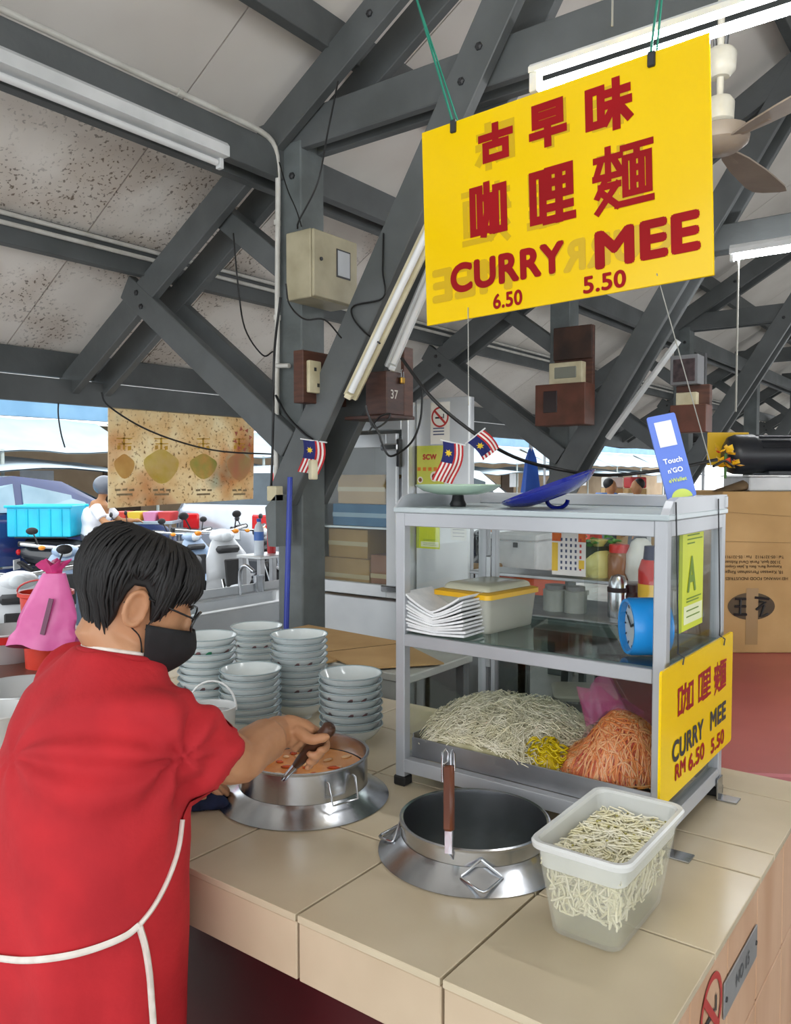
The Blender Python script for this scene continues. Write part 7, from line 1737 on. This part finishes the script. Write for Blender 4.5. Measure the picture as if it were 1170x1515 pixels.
def figure(label, P, skin, shirt_m, pant_m, head_m=None, helmet=None, shirt_rows=None, legs=None, arms=None, headp=None, trunk=None, group=None):
    t = thing('person', label, 'person', P, group)
    g = G()
    for L in legs: g.tube(smoothline(L, 3), [.075] * (3 * (len(L) - 1)) + [.045], 10)
    for Aa in arms:
        g.tube(smoothline(Aa, 3), [.045] * (3 * (len(Aa) - 1)) + [.028], 10); e = Aa[-1]; dd = (Vector(Aa[-1]) - Vector(Aa[-2])).normalized(); s_ = dd.cross(Vector((0, 0, 1))).normalized()
        g.sph(Vector(e) + dd * .05, (.04, .04, .03), 10, 6)
        for k in (-1.5, -.5, .5, 1.5): g.tube([Vector(e) + dd * .06 + s_ * k * .018, Vector(e) + dd * .11 + s_ * k * .018 - Vector((0, 0, .015)), Vector(e) + dd * .12 + s_ * k * .018 - Vector((0, 0, .04))], .010, 6)
        g.tube([Vector(e) + dd * .02 - s_ * .03, Vector(e) + dd * .06 - s_ * .05 - Vector((0, 0, .01))], .011, 6)
    g.tube(smoothline(trunk, 3), [.13] * 3 + [.15] * 3 + [.12] * (3 * (len(trunk) - 3)) + [.06], 14)
    hd, hfv = headp; g.tube([Vector(trunk[-1]), Vector(hd)], .05, 10); g.sph(hd, (.085, .085, .115), 16, 12); g.sph(Vector(hd) + hfv * .09 - Vector((0, 0, .01)), .018, 8, 6)
    for sg in (-1, 1): g.sph(Vector(hd) + Vector((-hfv.y, hfv.x, 0)) * sg * .085, (.015, .015, .03), 8, 6)
    remeshed(g, .016, 'body', skin, t, 2)
    g = G(); g.tube(smoothline(trunk[:-1], 3), [.15] * 3 + [.175] * 3 + [.15] * max(0, 3 * (len(trunk) - 4)) + [.11], 16)
    for Aa in arms: g.tube([Vector(Aa[0]), Vector(Aa[0]).lerp(Vector(Aa[1]), .75)], [.075, .068], 12)
    remeshed(g, .018, 'shirt', shirt_m, t, 3)
    g = G()
    for L in legs: g.tube(smoothline(L[:-1], 3) + [Vector(L[-2]).lerp(Vector(L[-1]), .8)], [.098] * 3 + [.085] * (3 * (len(L) - 2) - 3 + 2), 12)
    g.sph(Vector(trunk[0]), (.17, .15, .12), 14, 8); remeshed(g, .018, 'trousers', pant_m, t, 2)
    for L in legs: G().sph(Vector(L[-1]) + hfv * .05 - Vector((0, 0, .02)), (.10, .10, .045), 12, 8).ob('shoe', dark_metal, t, 180)
    if helmet:
        hl = G().sph(Vector(hd) + Vector((0, 0, .03)), (.135, .135, .125), 20, 12).ob('helmet', helmet, t, 180); G().box(Vector(hd) + hfv * .12 + Vector((0, 0, .045)), (.10, .16, .012), Matrix((hfv, Vector((-hfv.y, hfv.x, 0)), Vector((0, 0, 1)))).transposed(), .004).ob('visor', helmet, hl)
    else: G().sph(Vector(hd) + Vector((0, 0, .05)) - hfv * .035, (.085, .085, .085), 16, 10).ob('hair', hair_m, t, 180)
    return t
sk2 = pm('tan_skin', 'a8774f', rough=.6); white_shirt = pm('white_cotton', 'e8e8ec', 'd8dae2', 5, .85); grey_tr = pm('grey_trousers', '5c6066', rough=.9)
figure('motorcyclist in a white shirt and grey helmet riding past', W2_(.0, 0, 0), sk2, white_shirt, grey_tr, helmet=pm('grey_helmet_shell', '6a6f78', '5e636c', 3, .3), headp=(W2_(.10, 0, 1.47), rdir),
       trunk=[W2_(-.05, 0, .86), W2_(-.02, 0, 1.05), W2_(.03, 0, 1.20), W2_(.06, 0, 1.31)], arms=[[W2_(.04, s * .17, 1.24), W2_(.2, s * .26, 1.04), W2_(.36, s * .31, 1.04)] for s in (-1, 1)], legs=[[W2_(-.05, s * .1, .84), W2_(.3, s * .2, .70), W2_(.22, s * .2, .32), W2_(.2, s * .2, .28)] for s in (-1, 1)])
# ---- goods and people further down the street
gr = random.Random(21); pal_ = ['d84a3a', 'e8c23a', '3a78c8', 'e8e4dc', '4aa86a', 'd88ab0', 'f0f0f0', 'c83a3a', '7a5ab0', '50b8d0']
names_ = ['red', 'yellow', 'blue', 'cream', 'green', 'pink', 'white', 'crimson', 'purple', 'turquoise']
for i in range(10):
    p = atd(880 + i * 8.5, 705, 13 + (i % 5) * .75 + (i // 5) * .3); z = .55 + (i % 4) * .28; m_ = pm('goods_' + names_[i], pal_[i], rough=.6)
    t = thing('goods_crate', '%s market goods crate on the far street stall' % names_[i], 'crate', (p.x, p.y, -.06), 'goods crates on the far stall')
    G().box((p.x, p.y, z / 2 - .06), (.34, .30, z), Matrix.Rotation(TURN, 3, 'Z'), .01).ob('crate_stack', card if i % 2 else steel_light, t); G().box((p.x, p.y, z + .05), (.32, .28, .2), Matrix.Rotation(TURN + .2, 3, 'Z'), .02).ob('crate_body', m_, t)
stl = thing('market_canopy', 'dark market canopy on thin posts over the far goods', 'canopy', atd(915, 705, 14.5) * Vector((1, 1, 0)) if False else (atd(915, 705, 14.5).x, atd(915, 705, 14.5).y, -.06))
c = atd(915, 705, 14.5)
rows = [[Vector((c.x, c.y, 0)) + RT * (-1.2 + 2.4 * k / 8) + FH * (-1 + 2 * f) + Vector((0, 0, 2.12 + .18 * math.sin(f * 3.14) + .03 * math.sin(k * 2))) for k in range(9)] for f in (0, .25, .5, .75, 1)]
g = G(); g.loft(rows, False, False, ringclosed=False); g.loft([[q - Vector((0, 0, .02)) for q in rw][::-1] for rw in rows], False, False, ringclosed=False); g.ob('canopy_cloth', pm('dark_canvas', '3c3f42', '2e3134', 3, .8), stl, 180)
for a in (-1.15, 1.15):
    for b in (-.95, .95): q = Vector((c.x, c.y, 0)) + RT * a + FH * b; G().tube([q + Vector((0, 0, -.06)), q + Vector((0, 0, 2.12))], .025, 8).ob('post', steel_dull, stl)
def walker(label, px_, D, shirt, face=1, h=1.6):
    p = atd(px_, 705, D); B = Vector((p.x, p.y, -.06)); s = h / 1.62; d = RT * face; sd = FH
    def q(x, y, z): return B + d * x * s + sd * y * s + Vector((0, 0, z * s))
    figure(label, B, sk2, shirt, grey_tr, headp=(q(.02, 0, 1.47), d), trunk=[q(0, 0, .86), q(0, 0, 1.05), q(.01, 0, 1.22), q(.01, 0, 1.33)], arms=[[q(.0, k * .19, 1.27), q(-.02, k * .23, 1.02), q(.08, k * .22, .84)] for k in (-1, 1)], legs=[[q(0, k * .09, .86), q(.03 * k, k * .1, .48), q(.06 * k, k * .1, .07)] for k in (-1, 1)])
walker('shopper in a blue shirt by the far goods stall', 902, 12.3, pm('blue_shirt', '3c6fb8', rough=.85)); walker('shopper in a pink shirt by the far goods stall', 944, 12.0, pm('pink_shirt', 'd890a8', rough=.85), -1)
# closed blue parasol by the street
p = atd(785, 705, 8.0)
t = thing('closed_parasol', 'folded blue parasol standing at the street edge', 'parasol', (p.x, p.y, -.06))
rows = [[Vector((p.x, p.y, z)) + Vector((r_ * (1 + .25 * math.cos(4 * a)) * math.cos(a), r_ * (1 + .25 * math.cos(4 * a)) * math.sin(a), 0)) for a in [k * .3927 for k in range(16)]] for z, r_ in ((.7, .10), (.9, .12), (1.3, .10), (1.72, .05), (1.85, .01))]
G().loft(rows, True, True).ob('folded_cloth', pm('blue_canvas', '2a5ab8', '224ca0', 5, .8), t, 60); G().tube([(p.x, p.y, -.06), (p.x, p.y, 1.95)], .02, 8).ob('pole', steel_dull, t, 60); G().lathe([(0, -.06), (.22, -.06), (.22, .0), (.05, .04), (0, .04)], 20, (p.x, p.y, 0)).ob('base', dark_metal, t, 50)
# produce stall with red and yellow goods beside the SUV
p = atd(215, 705, 11.1)
t = thing('fruit_stall', 'small roadside stall table with a pale top behind the rider', 'table', (p.x, p.y, -.06))
Ms = Matrix((RT, FH, Vector((0, 0, 1)))).transposed()
G().box((p.x, p.y, .93), (.86, .5, .04), Ms, .004).ob('table_top', tarp, t)
for a in (-.39, .39):
    for b in (-.21, .21): q = Vector((p.x, p.y, 0)) + RT * a + FH * b; G().tube([q + Vector((0, 0, -.06)), q + Vector((0, 0, .91))], .02, 8).ob('leg', steel_dull, t)
for i, (dx, nm) in enumerate(((-.31, 'red'), (-.105, 'yellow'), (.105, 'pink'), (.31, 'crimson'))):
    q = Vector((p.x, p.y, .95)) + RT * dx; G().loft([[q + RT * v.x + FH * v.y + Vector((0, 0, v.z)) for v in rrect(0, 0, h_, .2, .03, z)] for h_, z in ((.075, .001), (.095, .10), (.09, .12))], True, True).ob('goods_tub', pm('goods_' + nm, 'e0a8b8' if nm == 'pink' else 'd84a3a', rough=.5), None, 40, '%s goods tub on the roadside stall table' % nm, 'tub', 'goods tubs on the roadside stall')
